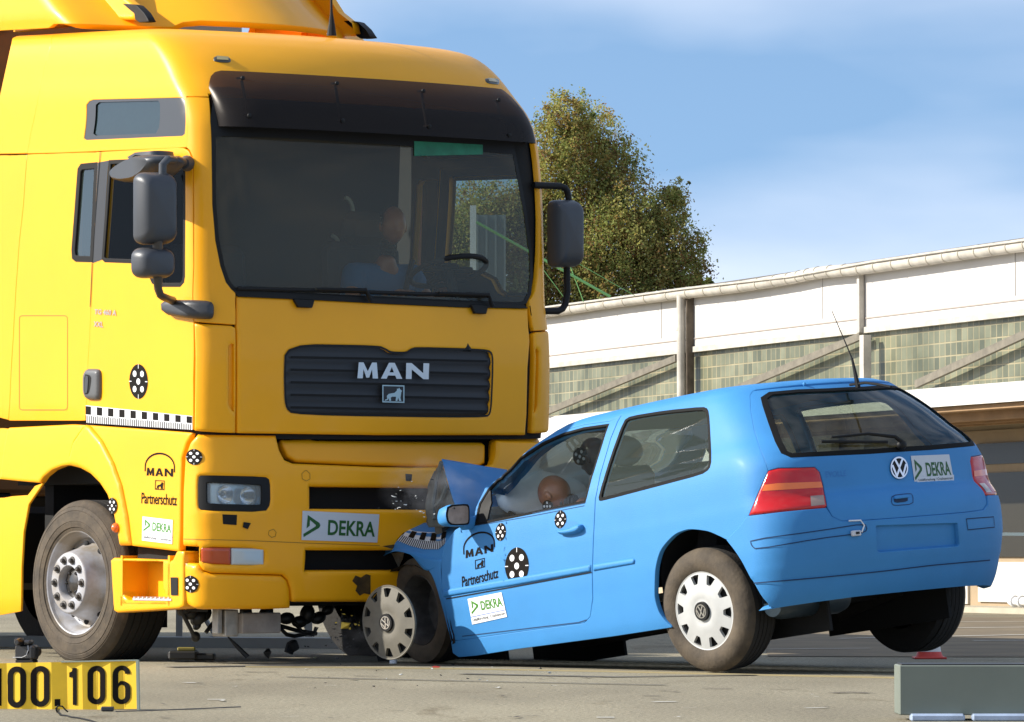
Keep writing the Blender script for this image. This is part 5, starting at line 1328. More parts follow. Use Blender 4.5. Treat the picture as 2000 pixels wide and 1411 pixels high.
# underbody
mb=MB()
mb.box((-1.45,0,.24),(2.3,1.25,.08),bev=.02); mb.tube([(-.7,.1,.17),(-1.6,.2,.17),(-2.4,.1,.2)],.04,8); mb.box((-2.75,0,.26),(.6,1.1,.10),bev=.04)
mb.tube([(-2.5,-.72,.20),(-2.5,.70,.16)],.035,10); mb.tube([(-2.0,.35,.13),(-2.6,.45,.15)],.05,12); mb.box((-2.45,-.45,.14),(.5,.06,.05),rot('y',10))
mb.build('underbody',mat('underbody_black',(.012,.011,.010),.8,bump=.3,bscale=30),car,frame=CARM)
mb=MB(); sil=on_plane(CARM,1610,1180,0,-3.0); mb.lathe([(.0,-.26),(.07,-.25),(.085,-.2),(.085,.2),(.07,.25),(0,.26)],24,tuple(sil+[.12,0,.035]),'y'); mb.build('silencer',mat('silencer_steel',(.03,.05,.07),.4,metal=.5,coat=.3),car,frame=CARM)
# wheel houses
for s in (-1,1):
    mb=MB(); 
    k=14;r=.385; V=[];
    for y in (.80*s,.45*s):
        for i in range(k+1):
            a=math.radians(-25+230*i/k); V.append((-2.56+r*math.cos(a),y,.335+r*math.sin(a)))
    mb.add(V,[(i,i+1,k+2+i,k+1+i) for i in range(k)]); mb.box((-2.56,.44*s,.40),(.90,.02,.80)); mb.build('wheel_arch_liner',DRK,car,frame=CARM,fix=False)
    mb=MB(); V=[]
    for y in (.76*s,.45*s):
        for i in range(k+1):
            a=math.radians(-25+230*i/k); V.append((-.02+.36*math.cos(a),y,.36+.36*math.sin(a)))
    mb.add(V,[(i,i+1,k+2+i,k+1+i) for i in range(k)]); mb.box((-.05,.44*s,.40),(.8,.02,.66)); mb.build('wheel_arch_liner',DRK,car,frame=CARM,fix=False)
# bulkhead, floor and dash
mb=MB(); mb.box((-.33,0,.62),(.06,1.45,.72)); mb.box((-1.6,0,.30),(2.6,1.4,.04)); mb.box((-.48,0,.88),(.36,1.30,.16),bev=.05); mb.box((-2.85,0,.55),(.5,1.3,.5),bev=.03)
mb.build('interior_trim',mat('interior_charcoal',(.13,.13,.12),.9),car,frame=CARM)
mb=MB(); mb.box((-1.85,0,1.285),(1.3,.95,.02)); mb.build('headliner',mat('headliner_dark',(.22,.19,.15),.95),car,frame=CARM)
def seat(x,y,hr=True):
    mb=MB(); mb.box((x+.22,y,.48),(.5,.48,.14),bev=.05); mb.box((x-.06,y,.78),(.12,.46,.56),rot('y',-18),bev=.05)
    o=mb.build('seat',SEAT,car,frame=CARM)
    mb=MB(); mb.ell((x-.17,y,1.13),(.05,.13,.085),16,10); mb.tube([(x-.15,y-.05,1.0),(x-.16,y-.05,1.1)],.007,6); mb.tube([(x-.15,y+.05,1.0),(x-.16,y+.05,1.1)],.007,6); mb.build('headrest',SEAT,o,frame=CARM)
seat(-1.38,.37); seat(-1.38,-.37)
mb=MB(); mb.box((-2.35,0,.72),(.14,1.2,.5),rot('y',-18),bev=.05); mb.box((-2.1,0,.50),(.45,1.2,.14),bev=.05); mb.build('rear_bench',SEAT,car,frame=CARM)
# steering wheel
SWC=CARM@tr(-.82,.37,.86)@rot('y',64)
mb=MB(); mb.tube([(0,.185*math.cos(t),.185*math.sin(t)) for t in np.linspace(0,2*math.pi,37)],.014,8); mb.box((0,0,0),(.05,.14,.12),bev=.02); mb.box((0,0,0),(.02,.35,.04)); mb.build('steering_wheel',BLK,car,frame=SWC)
# airbags
def bag(c,r,name='airbag',rx=None):
    mb=MB(); V=[];n,m=40,24
    for i in range(m+1):
        ph=math.pi*i/m
        for j in range(n):
            t=2*math.pi*j/n; f=1+.03*math.sin(7*t+2*ph)*math.sin(ph)+.02*math.sin(13*t)*math.sin(ph)**2
            V.append((r[0]*math.cos(ph),r[1]*math.sin(ph)*math.cos(t)*f,r[2]*math.sin(ph)*math.sin(t)*f))
    V=np.array(V)
    if rx is not None: V=V@rx[:3,:3].T
    mb.add(V+np.array(c),[(i*n+j,(i+1)*n+j,(i+1)*n+(j+1)%n,i*n+(j+1)%n) for i in range(m) for j in range(n)])
    o=mb.build(name,BAG,car,frame=CARM,angle=None); return o
bc=on_plane(CARM,1062,975,1,.26); bag(bc,(.25,.27,.15),rx=rot('y',-14))
bc2=on_plane(CARM,1120,950,1,-.25); bag(bc2,(.26,.27,.13),rx=rot('y',-10))
# ------------------------- crumpled front
CRB=mat('crumple_primer',(.13,.15,.14),.55,metal=.2,var=.5,vscale=12)
def sheet(name,pts_rows,m,parent,thick=.004,frame=None,sub=3,smooth_=True,jit=0):
    """sheet from rows of (px,py,y_local) points"""
    R_=[[on_plane(CARM,a,b,1,c) if len(q)==3 else q[:3] for q in row for a,b,c in [q[:3]]] for row in pts_rows]
    A=np.array(R_); nr,nc=A.shape[:2]
    # catmull refine
    def ref(A,ax,k):
        n=A.shape[ax]; t=np.linspace(0,n-1,(n-1)*k+1); A=np.moveaxis(A,ax,0); Q=pchip(np.arange(n),A.reshape(n,-1),t).reshape((len(t),)+A.shape[1:]); return np.moveaxis(Q,0,ax)
    A=ref(ref(A,0,sub),1,sub); nr,nc=A.shape[:2]
    if jit: A=A+RNG.normal(0,jit,A.shape)
    V=A.reshape(-1,3); Fc=[(i*nc+j,i*nc+j+1,(i+1)*nc+j+1,(i+1)*nc+j) for i in range(nr-1) for j in range(nc-1)]
    o=mesh_obj(name,V,Fc,m,parent,smooth_,frame=CARM)
    if smooth_: o.data.set_sharp_from_angle(angle=math.radians(38))
    md=o.modifiers.new('t','SOLIDIFY'); md.thickness=thick; md.offset=0
    return o
# bonnet, folded up in the middle: rear slope facing us and the torn front lip
def D_(x,y,d):
    p=app(np.linalg.inv(CARM),at_depth(x,y,d)); return (*p,0)
bon=sheet('bonnet',[
 [D_(863,897,22.15),D_(905,904,22.35),D_(945,911,22.5),D_(990,918,22.7)],
 [D_(872,930,22.10),D_(905,932,22.25),D_(945,936,22.45),D_(990,940,22.6)],
 [D_(884,972,22.0),D_(912,974,22.1),D_(945,975,22.3),D_(990,978,22.4)],
 [D_(897,1012,21.95),D_(918,1010,22.0),D_(945,1008,22.1),D_(985,1005,22.2)],
 [D_(900,1040,21.9),D_(918,1040,21.95),D_(945,1035,22.0),D_(985,1030,22.1)]],BLU,car,sub=4)
sheet('bonnet_underside',[
 [D_(863,899,22.16),D_(857,908,22.22),D_(850,918,22.28),D_(846,926,22.3)],
 [D_(870,930,22.12),D_(858,938,22.2),D_(845,946,22.3),D_(836,952,22.35)],
 [D_(881,968,22.02),D_(866,975,22.12),D_(848,980,22.25),D_(831,984,22.3)],
 [D_(894,1008,21.97),D_(874,1012,22.05),D_(852,1016,22.15),D_(833,1018,22.25)],
 [D_(897,1030,21.95),D_(880,1030,22.0),D_(860,1030,22.1),D_(838,1030,22.2)]],CRB,bon,sub=4,jit=.003)
for q in ([(862,903,22.1),(852,940,22.18),(846,985,22.15),(848,1015,22.1)],[(872,950,22.05),(862,975,22.08),(850,990,22.12)]):
    mb=MB(); mb.tube([D_(*p)[:3] for p in q],.012,6); mb.build('bonnet_rib',CRB,bon,frame=CARM)
# near wing: bent plate above the wheel with the tape on it
def yw(t): return .84
WG=[
 [(800,1019,.50),(830,1022,.52),(870,1025,.60),(900,1027,.70),(925,1027,.78)],
 [(778,1043,.66),(812,1050,.72),(845,1055,.77),(875,1055,.82),(890,1040,.84)],
 [(758,1062,.70),(795,1072,.79),(832,1082,.83),(860,1090,.85),(872,1068,.855)],
 [(741,1092,.66),(765,1078,.78),(800,1083,.83),(835,1115,.855),(864,1100,.86)],
]
wing=sheet('front_wing',WG,BLU,car,sub=5)
sheet('front_wing',[
 [(864,1092,.862),(835,1090,.85),(800,1082,.83)],
 [(862,1120,.862),(842,1112,.855),(815,1090,.84)],
 [(866,1160,.860),(853,1140,.858),(838,1112,.85)],
 [(873,1215,.855),(864,1185,.855),(855,1150,.852)],
 [(884,1262,.845),(876,1225,.850),(869,1200,.85)]],BLU,car,sub=4)
# liner hanging under the wing, bumper scraps and engine mess
sheet('torn_wing_liner',[[(742,1095,.62),(765,1080,.66),(790,1078,.66)],[(740,1115,.60),(765,1105,.62),(785,1100,.62)],[(744,1132,.58),(757,1130,.6),(770,1118,.6)]],mat('liner_primer',(.32,.27,.2),.6,var=.4,vscale=20),car,sub=3,jit=.002)
mb=MB(); R4=random.Random(5)
for i in range(46):
    x=R4.uniform(765,862);y=R4.uniform(1085,1215); s=R4.uniform(.02,.07); 
    mb.box(on_plane(CARM,x,y,1,R4.uniform(.1,.5)),(s*R4.uniform(.5,2),s,s*R4.uniform(.4,1.6)),rot('x',R4.uniform(0,90))@rot('y',R4.uniform(0,90)),bev=.006)
for i in range(14):
    a=on_plane(CARM,R4.uniform(740,870),R4.uniform(1020,1210),1,R4.uniform(.1,.55));b=a+np.array([R4.uniform(-.3,.3),R4.uniform(-.2,.2),R4.uniform(-.2,.2)]); c_=(a+b)/2+np.array([0,0,R4.uniform(-.1,.1)])
    mb.tube([a,c_,b],R4.uniform(.006,.016),6)
mb.box((-.12,0,.50),(.5,1.0,.45),bev=.05); mb.box((.25,-.1,.45),(.4,1.2,.35),bev=.05)
mb.build('engine_debris',mat('engine_grime',(.022,.02,.018),.6,bump=.4,bscale=40,var=.5,vscale=12),car,frame=CARM)
mb=MB(); 
for pts in ([(718,1128),(722,1118),(735,1112),(742,1104)],[(718,1128),(730,1150),(735,1165)],[(700,1150),(715,1168),(730,1172)]):
    mb.tube([on_plane(CARM,x,y,1,.6) for x,y in pts],.010,8)
mb.build('bumper_scrap',mat('scrap_blue_black',(.015,.022,.03),.4,coat=.3),car,frame=CARM)
# scale tape along the crushed wing: each mark its own quad on one strip
def tape_on(rows_px,m_idx):
    pass
ta=[(775,1036),(790,1040),(812,1043),(838,1043),(862,1038),(872,1034)]
ta=[(787,1031),(812,1038),(838,1040),(858,1040),(872,1037)]
tb_=[(766,1052),(800,1066),(828,1073),(856,1073),(869,1062)]
n=27
def lerpline(L,t):
    L=np.asarray(L,float); d=np.r_[0,np.cumsum(np.linalg.norm(np.diff(L,axis=0),axis=1))]; return np.array([np.interp(t*d[-1],d,L[:,0]),np.interp(t*d[-1],d,L[:,1])])
# project the tape onto the wing mesh
from mathutils.bvhtree import BVHTree
dgx=bpy.context.evaluated_depsgraph_get()
vs=[ (Matrix(CARM.tolist())@v.co) for v in wing.data.vertices]; bvh=BVHTree.FromPolygons(vs,[list(p.vertices) for p in wing.data.polygons])
Mi=np.linalg.inv(CARM)
def hit(px,py,off=.004):
    d=ray(px,py); r=bvh.ray_cast(Vector(CAM),Vector(d))
    if r[0] is None: return None
    return app(Mi,np.array(r[0])-d*off)
mb=MB()
def quad(a0,a1,t0,t1,mi,off):
    Q=[]
    for a,t in ((a0,t0),(a1,t0),(a1,t1),(a0,t1)):
        p=lerpline(ta,a)*(1-t)+lerpline(tb_,a)*t; h=hit(p[0],p[1],off)
        if h is None: return
        Q.append(h)
    mb.add(Q,[(0,1,2,3)],mi)
for i in range(n):
    for j in range(3): quad(i/n,(i+1)/n,j/3,(j+1)/3,1,.011)
for i in range(9):
    [quad((i+k/4)/9,(i+(k+1)/4)/9,.03+.156*m,.03+.156*(m+1),0,.017) for k in range(4) for m in range(3)] if i%2==0 else None
for i in range(n): [quad((i+.1)/n,(i+.55)/n,.52+.24*m,.76+.24*m,0,.017) for m in range(2)]
if mb.V: mb.build('scale_tape',[INK,WHT],wing,frame=CARM,fix=False,smooth=False)
# ================================================================ GROUND
def ground_mat():
    m=bpy.data.materials.new('worn_asphalt'); m.use_nodes=True; nt=m.node_tree; b=nt.nodes['Principled BSDF']; b.inputs['Roughness'].default_value=.9; b.inputs['Specular IOR Level'].default_value=.25
    tc=N(nt,'ShaderNodeTexCoord'); n1=N(nt,'ShaderNodeTexNoise',inputs={'Scale':55.0,'Detail':5,'Roughness':.75}); n2=N(nt,'ShaderNodeTexNoise',inputs={'Scale':.35,'Detail':6,'Roughness':.6}); n3=N(nt,'ShaderNodeTexVoronoi',inputs={'Scale':70.0})
    mp=N(nt,'ShaderNodeMapping',inputs={'Scale':(1,.35,1)}); nt.links.new(tc.outputs['Object'],mp.inputs[0])
    for n in (n1,n3): nt.links.new(tc.outputs['Object'],n.inputs['Vector'])
    nt.links.new(mp.outputs[0],n2.inputs['Vector'])
    r1=N(nt,'ShaderNodeValToRGB'); r1.color_ramp.elements[0].position=.36; r1.color_ramp.elements[1].position=.68; r1.color_ramp.elements[0].color=(.20,.18,.13,1); r1.color_ramp.elements[1].color=(.52,.475,.37,1)
    nt.links.new(n1.outputs[0],r1.inputs[0])
    r2=N(nt,'ShaderNodeValToRGB'); r2.color_ramp.elements[0].position=.38; r2.color_ramp.elements[1].position=.62; r2.color_ramp.elements[0].color=(.72,.70,.66,1); r2.color_ramp.elements[1].color=(1.08,1.06,1.0,1); nt.links.new(n2.outputs[0],r2.inputs[0])
    mx=N(nt,'ShaderNodeMixRGB',blend_type='MULTIPLY',inputs={0:1.0}); nt.links.new(r1.outputs[0],mx.inputs[1]); nt.links.new(r2.outputs[0],mx.inputs[2])
    nt.links.new(mx.outputs[0],b.inputs['Base Color'])
    n4=N(nt,'ShaderNodeTexNoise',inputs={'Scale':190.0,'Detail':3,'Roughness':.8}); nt.links.new(tc.outputs['Object'],n4.inputs['Vector'])
    r4=N(nt,'ShaderNodeValToRGB'); r4.color_ramp.elements[0].position=.34; r4.color_ramp.elements[1].position=.66; r4.color_ramp.elements[0].color=(.55,.53,.50,1); r4.color_ramp.elements[1].color=(1.3,1.28,1.22,1); nt.links.new(n4.outputs[0],r4.inputs[0])
    m4=N(nt,'ShaderNodeMixRGB',blend_type='MULTIPLY',inputs={0:.85}); nt.links.new(mx.outputs[0],m4.inputs[1]); nt.links.new(r4.outputs[0],m4.inputs[2])
    n5=N(nt,'ShaderNodeTexNoise',inputs={'Scale':1.6,'Detail':8,'Roughness':.7,'Distortion':.6}); nt.links.new(mp.outputs[0],n5.inputs['Vector'])
    r5=N(nt,'ShaderNodeValToRGB'); r5.color_ramp.elements[0].position=.30; r5.color_ramp.elements[1].position=.42; r5.color_ramp.elements[0].color=(.62,.58,.52,1); r5.color_ramp.elements[1].color=(1,1,1,1); nt.links.new(n5.outputs[0],r5.inputs[0])
    m5=N(nt,'ShaderNodeMixRGB',blend_type='MULTIPLY',inputs={0:1.0}); nt.links.new(m4.outputs[0],m5.inputs[1]); nt.links.new(r5.outputs[0],m5.inputs[2]); nt.links.new(m5.outputs[0],b.inputs['Base Color'])
    bp=N(nt,'ShaderNodeBump',inputs={'Strength':.6,'Distance':.012}); nt.links.new(n1.outputs[0],bp.inputs['Height']); nt.links.new(bp.outputs[0],b.inputs['Normal'])
    return m
mb=MB(); mb.add([(-900,-60,0),(900,-60,0),(900,2500,0),(-900,2500,0)],[(0,1,2,3)])
g=mb.build('ground',ground_mat(),None,smooth=False,fix=False); tag(g,kind='structure')
WLINE=mat('worn_road_paint',(.62,.60,.54),.8,var=.35,vscale=6); TAN=mat('tan_dirt',(.20,.15,.085),.95,var=.35,vscale=1.5)
def gstrip(name,px,w,m,z=.004,label=None,kind='structure'):
    P=np.array([at_ground(x,y,z) for x,y in px]); T=np.gradient(P,axis=0);T/=np.linalg.norm(T,axis=1)[:,None]; B=np.stack([-T[:,1],T[:,0],T[:,2]*0],1)
    n=len(P); mb=MB(); mb.add(np.concatenate([P+B*w/2,P-B*w/2]),[(i,i+1,n+i+1,n+i) for i in range(n-1)]); return tag(mb.build(name,m,None,smooth=False,fix=False),kind=kind)
a=at_ground(1500,1282,.004);b=at_ground(2300,1284,.004);c=at_ground(2300,1205,.004);d=at_ground(1480,1207,.004)
mb=MB(); mb.add([a,b,c,d],[(0,1,2,3)]); tag(mb.build('paved_strip',TAN,None,smooth=False,fix=False),kind='structure')
for px,w in (([(1560,1229),(1900,1226),(2200,1223)],.10),([(1640,1247),(1800,1244),(1980,1240),(2200,1236)],.08),([(1900,1251),(2200,1250)],.10),([(1500,1268),(1700,1266)],.06),([(1530,1216),(2200,1213)],.08)):
    gstrip('lane_marking',px,w,WLINE,.009)
for px,w in (([(360,1333),(383,1333.5)],.05),([(405,1366),(440,1366)],.04),([(1275,1371),(1320,1370)],.04),([(1165,1401),(1200,1401)],.05),([(1572,1383),(1612,1382)],.03)):
    gstrip('lane_marking',px,w,WLINE,.004)
SCR=mat('scrape_mark',(.05,.035,.025),.95)
for px,w in (([(480,1312),(510,1313),(540,1312)],.035),([(690,1320),(740,1321)],.03),([(1370,1344),(1430,1345)],.03),([(1625,1353),(1660,1352),(1698,1353)],.06),([(1255,1358),(1290,1359)],.025),([(620,1309),(780,1307)],.03)):
    gstrip('scrape_mark',px,w,SCR,.0045)
TYRM=mat('skid_mark',(.10,.09,.075),.95,var=.4,vscale=5)
for px,w in (([(330,1303),(520,1300),(760,1299)],.16),([(900,1316),(1200,1322),(1470,1318)],.10),([(560,1322),(900,1330),(1300,1338)],.05)): gstrip('skid_mark',px,w,TYRM,.0042)
R9=random.Random(9)
for k in range(60):
    x=R9.uniform(300,1740);y=R9.uniform(1306,1405); L=R9.uniform(6,34)*(y-1088)/300; gstrip('surface_crack' if k%3 else 'scrape_mark',[(x,y),(x+L*.5,y+R9.uniform(-1,1)),(x+L,y+R9.uniform(-1.2,1.2))],R9.uniform(.004,.02),SCR if k%4 else WLINE,.005+.0002*(k%7))
# guide rail on the ground
RAIL=mat('rail_metal',(.50,.42,.28),.6,metal=.1,var=.3,vscale=30)
mb=MB()
L=[at_ground(x,y,.0) for x,y in ((772,1294),(900,1297),(1180,1302),(1480,1309),(1800,1316),(2100,1322))]
mb.tube([p+np.array([0,0,.012]) for p in L],.011,6)
for k in range(90):
    t=k/90; p=L[0]*(1-t)+L[3]*t; mb.box(p+[0,0,.024],(.018,.014,.006))
r=mb.build('guide_rail',RAIL,None); tag(r,'thin ribbed tan guide rail lying on the ground below the blue car','rail')
mb=MB(); L=[at_ground(x,y,.0) for x,y in ((480,1304),(900,1308),(1180,1313),(1480,1320),(1760,1326))]
mb.tube([p+np.array([0,0,.003]) for p in L],.005,6)
tag(mb.build('ground_cable',mat('yellowish_cable',(.24,.19,.09),.7),None),'yellowish cable running along the asphalt in front of the car','cable')
p=at_ground(768,1296); mb=MB(); mb.lathe([(.022,0),(.02,.02),(.008,.05),(.0,.058)],12,tuple(p),'z'); tag(mb.build('marker_peg',WHT,None),'small white peg at the end of the guide rail','peg')
# ================================================================ BUILDING
BM=tr(5.31,43.6,0)@rot('z',112.5)
bld=thing('workshop_building',BM,'long low white hall with glass block band, sagging gutter and canopy','building')
def bp_(x,y,off=0): return on_plane(BM,x,y,1,off)
WALL=mat('white_fascia',(.60,.57,.53),.8,var=.10,vscale=1.2); CREAM=mat('cream_paint',(.52,.48,.41),.7,var=.3,vscale=5)
def strip(name,top,bot,off,depth,m,parent=bld):
    """panel between two pixel lines on the facade, with thickness"""
    T=[bp_(x,y,off) for x,y in top];B=[bp_(x,y,off) for x,y in bot]; n=len(T)
    V=np.array(T+B); V2=V-np.array([0,depth,0]); mb=MB(); Fc=[(i,i+1,n+i+1,n+i) for i in range(n-1)]
    F2=[tuple(2*n+j for j in f[::-1]) for f in Fc]; E=[(i,i+1,2*n+i+1,2*n+i)[::-1] for i in range(n-1)]+[(n+i,n+i+1,3*n+i+1,3*n+i) for i in range(n-1)]+[(0,n,3*n,2*n),(n-1,2*n-1,4*n-1,3*n-1)[::-1]]
    mb.add(np.concatenate([V,V2]),Fc+F2+E); return mb.build(name,m,parent,frame=BM,smooth=False)
def zline(z,xs,off=0): return [proj(app(BM,(x,off,z))) for x in xs]
XS=(40,16,12.6,8,4,0,-8)
def zz_(px,py,off=0): return bp_(px,py,off)[2]
zb=zz_(1540,664); zg=zz_(1540,540); zc=zz_(1900,745)
strip('wall',zline(zg+.0,XS),zline(zb,XS),0,.3,WALL)
# glass blocks
gm=bpy.data.materials.new('glass_blocks'); gm.use_nodes=True; nt=gm.node_tree; b=nt.nodes['Principled BSDF']; b.inputs['Roughness'].default_value=.45; b.inputs['Coat Weight'].default_value=.1
tc=N(nt,'ShaderNodeTexCoord'); sx=N(nt,'ShaderNodeSeparateXYZ'); cx=N(nt,'ShaderNodeCombineXYZ'); nt.links.new(tc.outputs['Object'],sx.inputs[0]); nt.links.new(sx.outputs[0],cx.inputs[0]); nt.links.new(sx.outputs[2],cx.inputs[1])
br_=N(nt,'ShaderNodeTexBrick',offset=0.0,squash=1.0,inputs={'Scale':1.0,'Mortar Size':.010,'Mortar Smooth':.3,'Brick Width':.13,'Row Height':.15,'Bias':0.0}); nt.links.new(cx.outputs[0],br_.inputs['Vector'])
br_.inputs['Color1'].default_value=(.075,.083,.055,1); br_.inputs['Color2'].default_value=(.17,.175,.12,1); br_.inputs['Mortar'].default_value=(.25,.22,.14,1)
n1=N(nt,'ShaderNodeTexNoise',inputs={'Scale':1.3,'Detail':5}); nt.links.new(cx.outputs[0],n1.inputs['Vector']); r1=N(nt,'ShaderNodeValToRGB'); r1.color_ramp.elements[0].position=.3;r1.color_ramp.elements[1].position=.7; r1.color_ramp.elements[0].color=(.6,.62,.5,1); r1.color_ramp.elements[1].color=(1.5,1.45,1.35,1); nt.links.new(n1.outputs[0],r1.inputs[0])
mx=N(nt,'ShaderNodeMixRGB',blend_type='MULTIPLY',inputs={0:1.0}); nt.links.new(br_.outputs[0],mx.inputs[1]); nt.links.new(r1.outputs[0],mx.inputs[2]); nt.links.new(mx.outputs[0],b.inputs['Base Color'])
wv=N(nt,'ShaderNodeTexWave',wave_type='BANDS',bands_direction='X',inputs={'Scale':1.7,'Distortion':1.5}); nt.links.new(cx.outputs[0],wv.inputs['Vector'])
bpn=N(nt,'ShaderNodeBump',inputs={'Strength':.6,'Distance':.03}); nt.links.new(br_.outputs['Fac'],bpn.inputs['Height']); bpn.invert=True; nt.links.new(bpn.outputs[0],b.inputs['Normal'])
o=strip('glass_block_band',zline(zb-.003,XS),zline(zc-.35,XS),-.06,.2,gm)
strip('trim',zline(zb+.05,XS),zline(zb-.02,XS),.03,.06,CREAM)
strip('trim',zline(zb+.16,XS),zline(zb+.145,XS),.012,.02,mat('grey_line',(.35,.30,.26),.8))
for k in range(9):
    xx=-5+4.6*k; mb=MB(); mb.box((xx,.004,(zg+zb)/2+.1),(.008,.008,zg-zb-.2)); mb.build('panel_joint',mat('joint_grey',(.42,.40,.37),.8) if k==0 else bpy.data.materials['joint_grey'],bld,frame=BM,smooth=False)
# gutter
GBK=mat('dull_bracket',(.42,.38,.30),.7)
mb=MB(); GP=[(1040,614),(1100,606),(1200,591),(1330,574),(1440,561),(1540,545),(1600,533),(1690,524),(1800,508),(1900,493),(2000,479),(2120,462)]
P=[bp_(x,y,.12) for x,y in GP]; P=[p+np.array([0,0,0]) for p in P]
mb.tube(pchip(np.arange(len(P)),np.array(P),np.linspace(0,len(P)-1,60)),.072,12); gt=mb.build('gutter',CREAM,bld,frame=BM)
for k in range(34):
    mb=MB()
    t=.3+k*(len(P)-1.3)/34; p=pchip(np.arange(len(P)),np.array(P),np.array([t]))[0]; p2=pchip(np.arange(len(P)),np.array(P),np.array([t+.015]))[0]; mb.tube([p,p2],.079,12); mb.build('gutter_bracket',GBK,gt,frame=BM)
mb=MB(); mb.tube([bp_(x,y,.20) for x,y in ((1040,604),(1200,583),(1330,565),(1480,548),(1540,541),(1620,527),(1700,512),(1850,490),(2100,456))],.016,6); mb.build('roof_cable',CREAM,bld,frame=BM)
# roof behind the gutter
z0=zg+.04; mb=MB(); mb.add([(-8,.05,z0),(40,.05,z0),(40,-10,z0+.35),(-8,-10,z0+.35),(-8,.05,z0-.1),(40,.05,z0-.1),(40,-10,z0-.1),(-8,-10,z0-.1)],[(0,1,2,3),(4,7,6,5),(0,4,5,1),(1,5,6,2),(2,6,7,3),(3,7,4,0)]); mb.build('roof',mat('roof_felt',(.12,.11,.10),.9),bld,frame=BM,smooth=False)
# down pipe, columns, braces
mb=MB(); mb.tube([bp_(1330,578,.14),bp_(1330,600,.14),bp_(1331,900,.14)],.055,12); mb.tube([bp_(1329,640,.14),bp_(1329,646,.14)],.063,12); mb.build('drain_pipe',CREAM,bld,frame=BM)
for x,w,m,o_ in ((1347,.045,mat('rusty_steel',(.13,.10,.07),.8,var=.5,vscale=8),.05),(1690,.10,CREAM,.12)):
    a=bp_(x,560 if x<1400 else 655,o_); b=bp_(x,1000,o_); mb=MB(); mb.box((a[0],o_,(a[2]+b[2])/2),(w,.10,a[2]-b[2])); mb.build('column',m,bld,frame=BM)
a=bp_(1680,535,.05);b=bp_(1681,650,.05); mb=MB(); mb.box((a[0],.05,(a[2]+b[2])/2),(.06,.06,a[2]-b[2])); mb.build('column',CREAM,bld,frame=BM)
BRC=mat('brace_steel',(.19,.165,.12),.6,var=.35,vscale=8)
for (x0,y0),(x1,y1) in (((1066,806),(1322,700)),((1430,764),(1682,657)),((1790,751),(2040,636))):
    a=bp_(x0,y0,.10);b=bp_(x1,y1,.10); d=b-a; ln=np.linalg.norm(d); ang=math.degrees(math.atan2(-d[2],d[0])); mb=MB(); mb.box((a+b)/2,(ln,.05,.085),rot('y',ang)); mb.build('brace',BRC,bld,frame=BM,smooth=False)
# lower white ledge (left part) and canopy
strip('ledge',zline(zc+.00,(40,16,12,8,4)),zline(zc-.9,(40,16,12,8,4)),.06,.1,WALL)
CO=1.5
def strip2(name,top,bot,o1,o2,m):
    """box between facade offsets o1<o2 for z range and x range"""
    pass
zt=on_plane(BM,1900,752,1,CO)[2]; zbm=on_plane(BM,1900,790,1,CO)[2]; xl=on_plane(BM,1752,770,1,CO)[0]; 
mb=MB(); mb.box(((xl+6-8)/2,CO/2,(zt+zbm)/2),(xl+6+8,CO,zt-zbm)); mb.build('canopy',mat('canopy_white',(.62,.59,.55),.7,var=.06,vscale=2),bld,frame=BM,smooth=False)
TMB=mat('soffit_timber',(.36,.22,.11),.8,var=.3,vscale=3)
mb=MB(); mb.box(((xl+6-8)/2,CO/2-.02,zbm-.03),(xl+6+7.9,CO-.1,.05)); mb.build('soffit',TMB,bld,frame=BM,smooth=False)
for k in range(3): mb=MB(); mb.box(((xl+6-8)/2,CO-.35-.4*k,zbm-.10),(xl+6+7.8,.06,.10)); mb.build('soffit_beam',TMB,bld,frame=BM,smooth=False)
# wall beneath the canopy with door and windows
LW=mat('tan_frame_paint',(.34,.25,.15),.7,var=.15,vscale=4)
mb=MB(); mb.box((16,-.25,zbm/2),(48,.2,zbm)); mb.build('wall',mat('tan_wall',(.42,.33,.22),.85,var=.2,vscale=2),bld,frame=BM,smooth=False)
def pane(name,x0,y0,x1,y1,m,off=-.12,parent=bld,th=.03):
    A=bp_(x0,y0,off);B=bp_(x1,y1,off); mb=MB(); mb.box(((A[0]+B[0])/2,off,(A[2]+B[2])/2),(abs(A[0]-B[0]),th,abs(A[2]-B[2]))); return mb.build(name,m,parent,frame=BM,smooth=False)
DGL=mat('dark_shopfront_glass',(.035,.030,.02),.25,spec=.3)
PANL=mat('pale_panel',(.55,.53,.48),.6)
fr=pane('window_frame',1780,850,2200,1190,LW,-.13)
for q in ((1909,868,2130,899),(1912,925,2130,1088)): pane('pane',*q,DGL,-.10,fr)
for q in ((1780,880,1890,1085),): pane('pane',*q,DGL,-.10,fr)
pane('lower_panel',1912,1098,2130,1180,PANL,-.10,fr); pane('lower_panel',1780,1098,1892,1180,PANL,-.10,fr)
pane('sill',1780,1183,2200,1193,WALL,-.02,fr,.15)
mb=MB(); a=bp_(1985,1184,.25); mb.tube([a+[.12,0,.05],a+[-.5,0,.05]],.045,12); mb.tube([a+[.05,0,.05],a+[.02,0,.05]],.065,12); mb.tube([a+[-.1,0,.05],a+[-.13,0,.05]],.065,12); o=mb.build('pipe_fitting',WHT,None,frame=BM); tag(o,'white pipe fitting lying at the foot of the hall wall','pipe')
mb=MB(); mb.box(((0),.25,.03),(20,.8,.06)); mb.build('plinth',mat('plinth',(.45,.40,.30),.9,var=.2,vscale=3),bld,frame=BM,smooth=False)
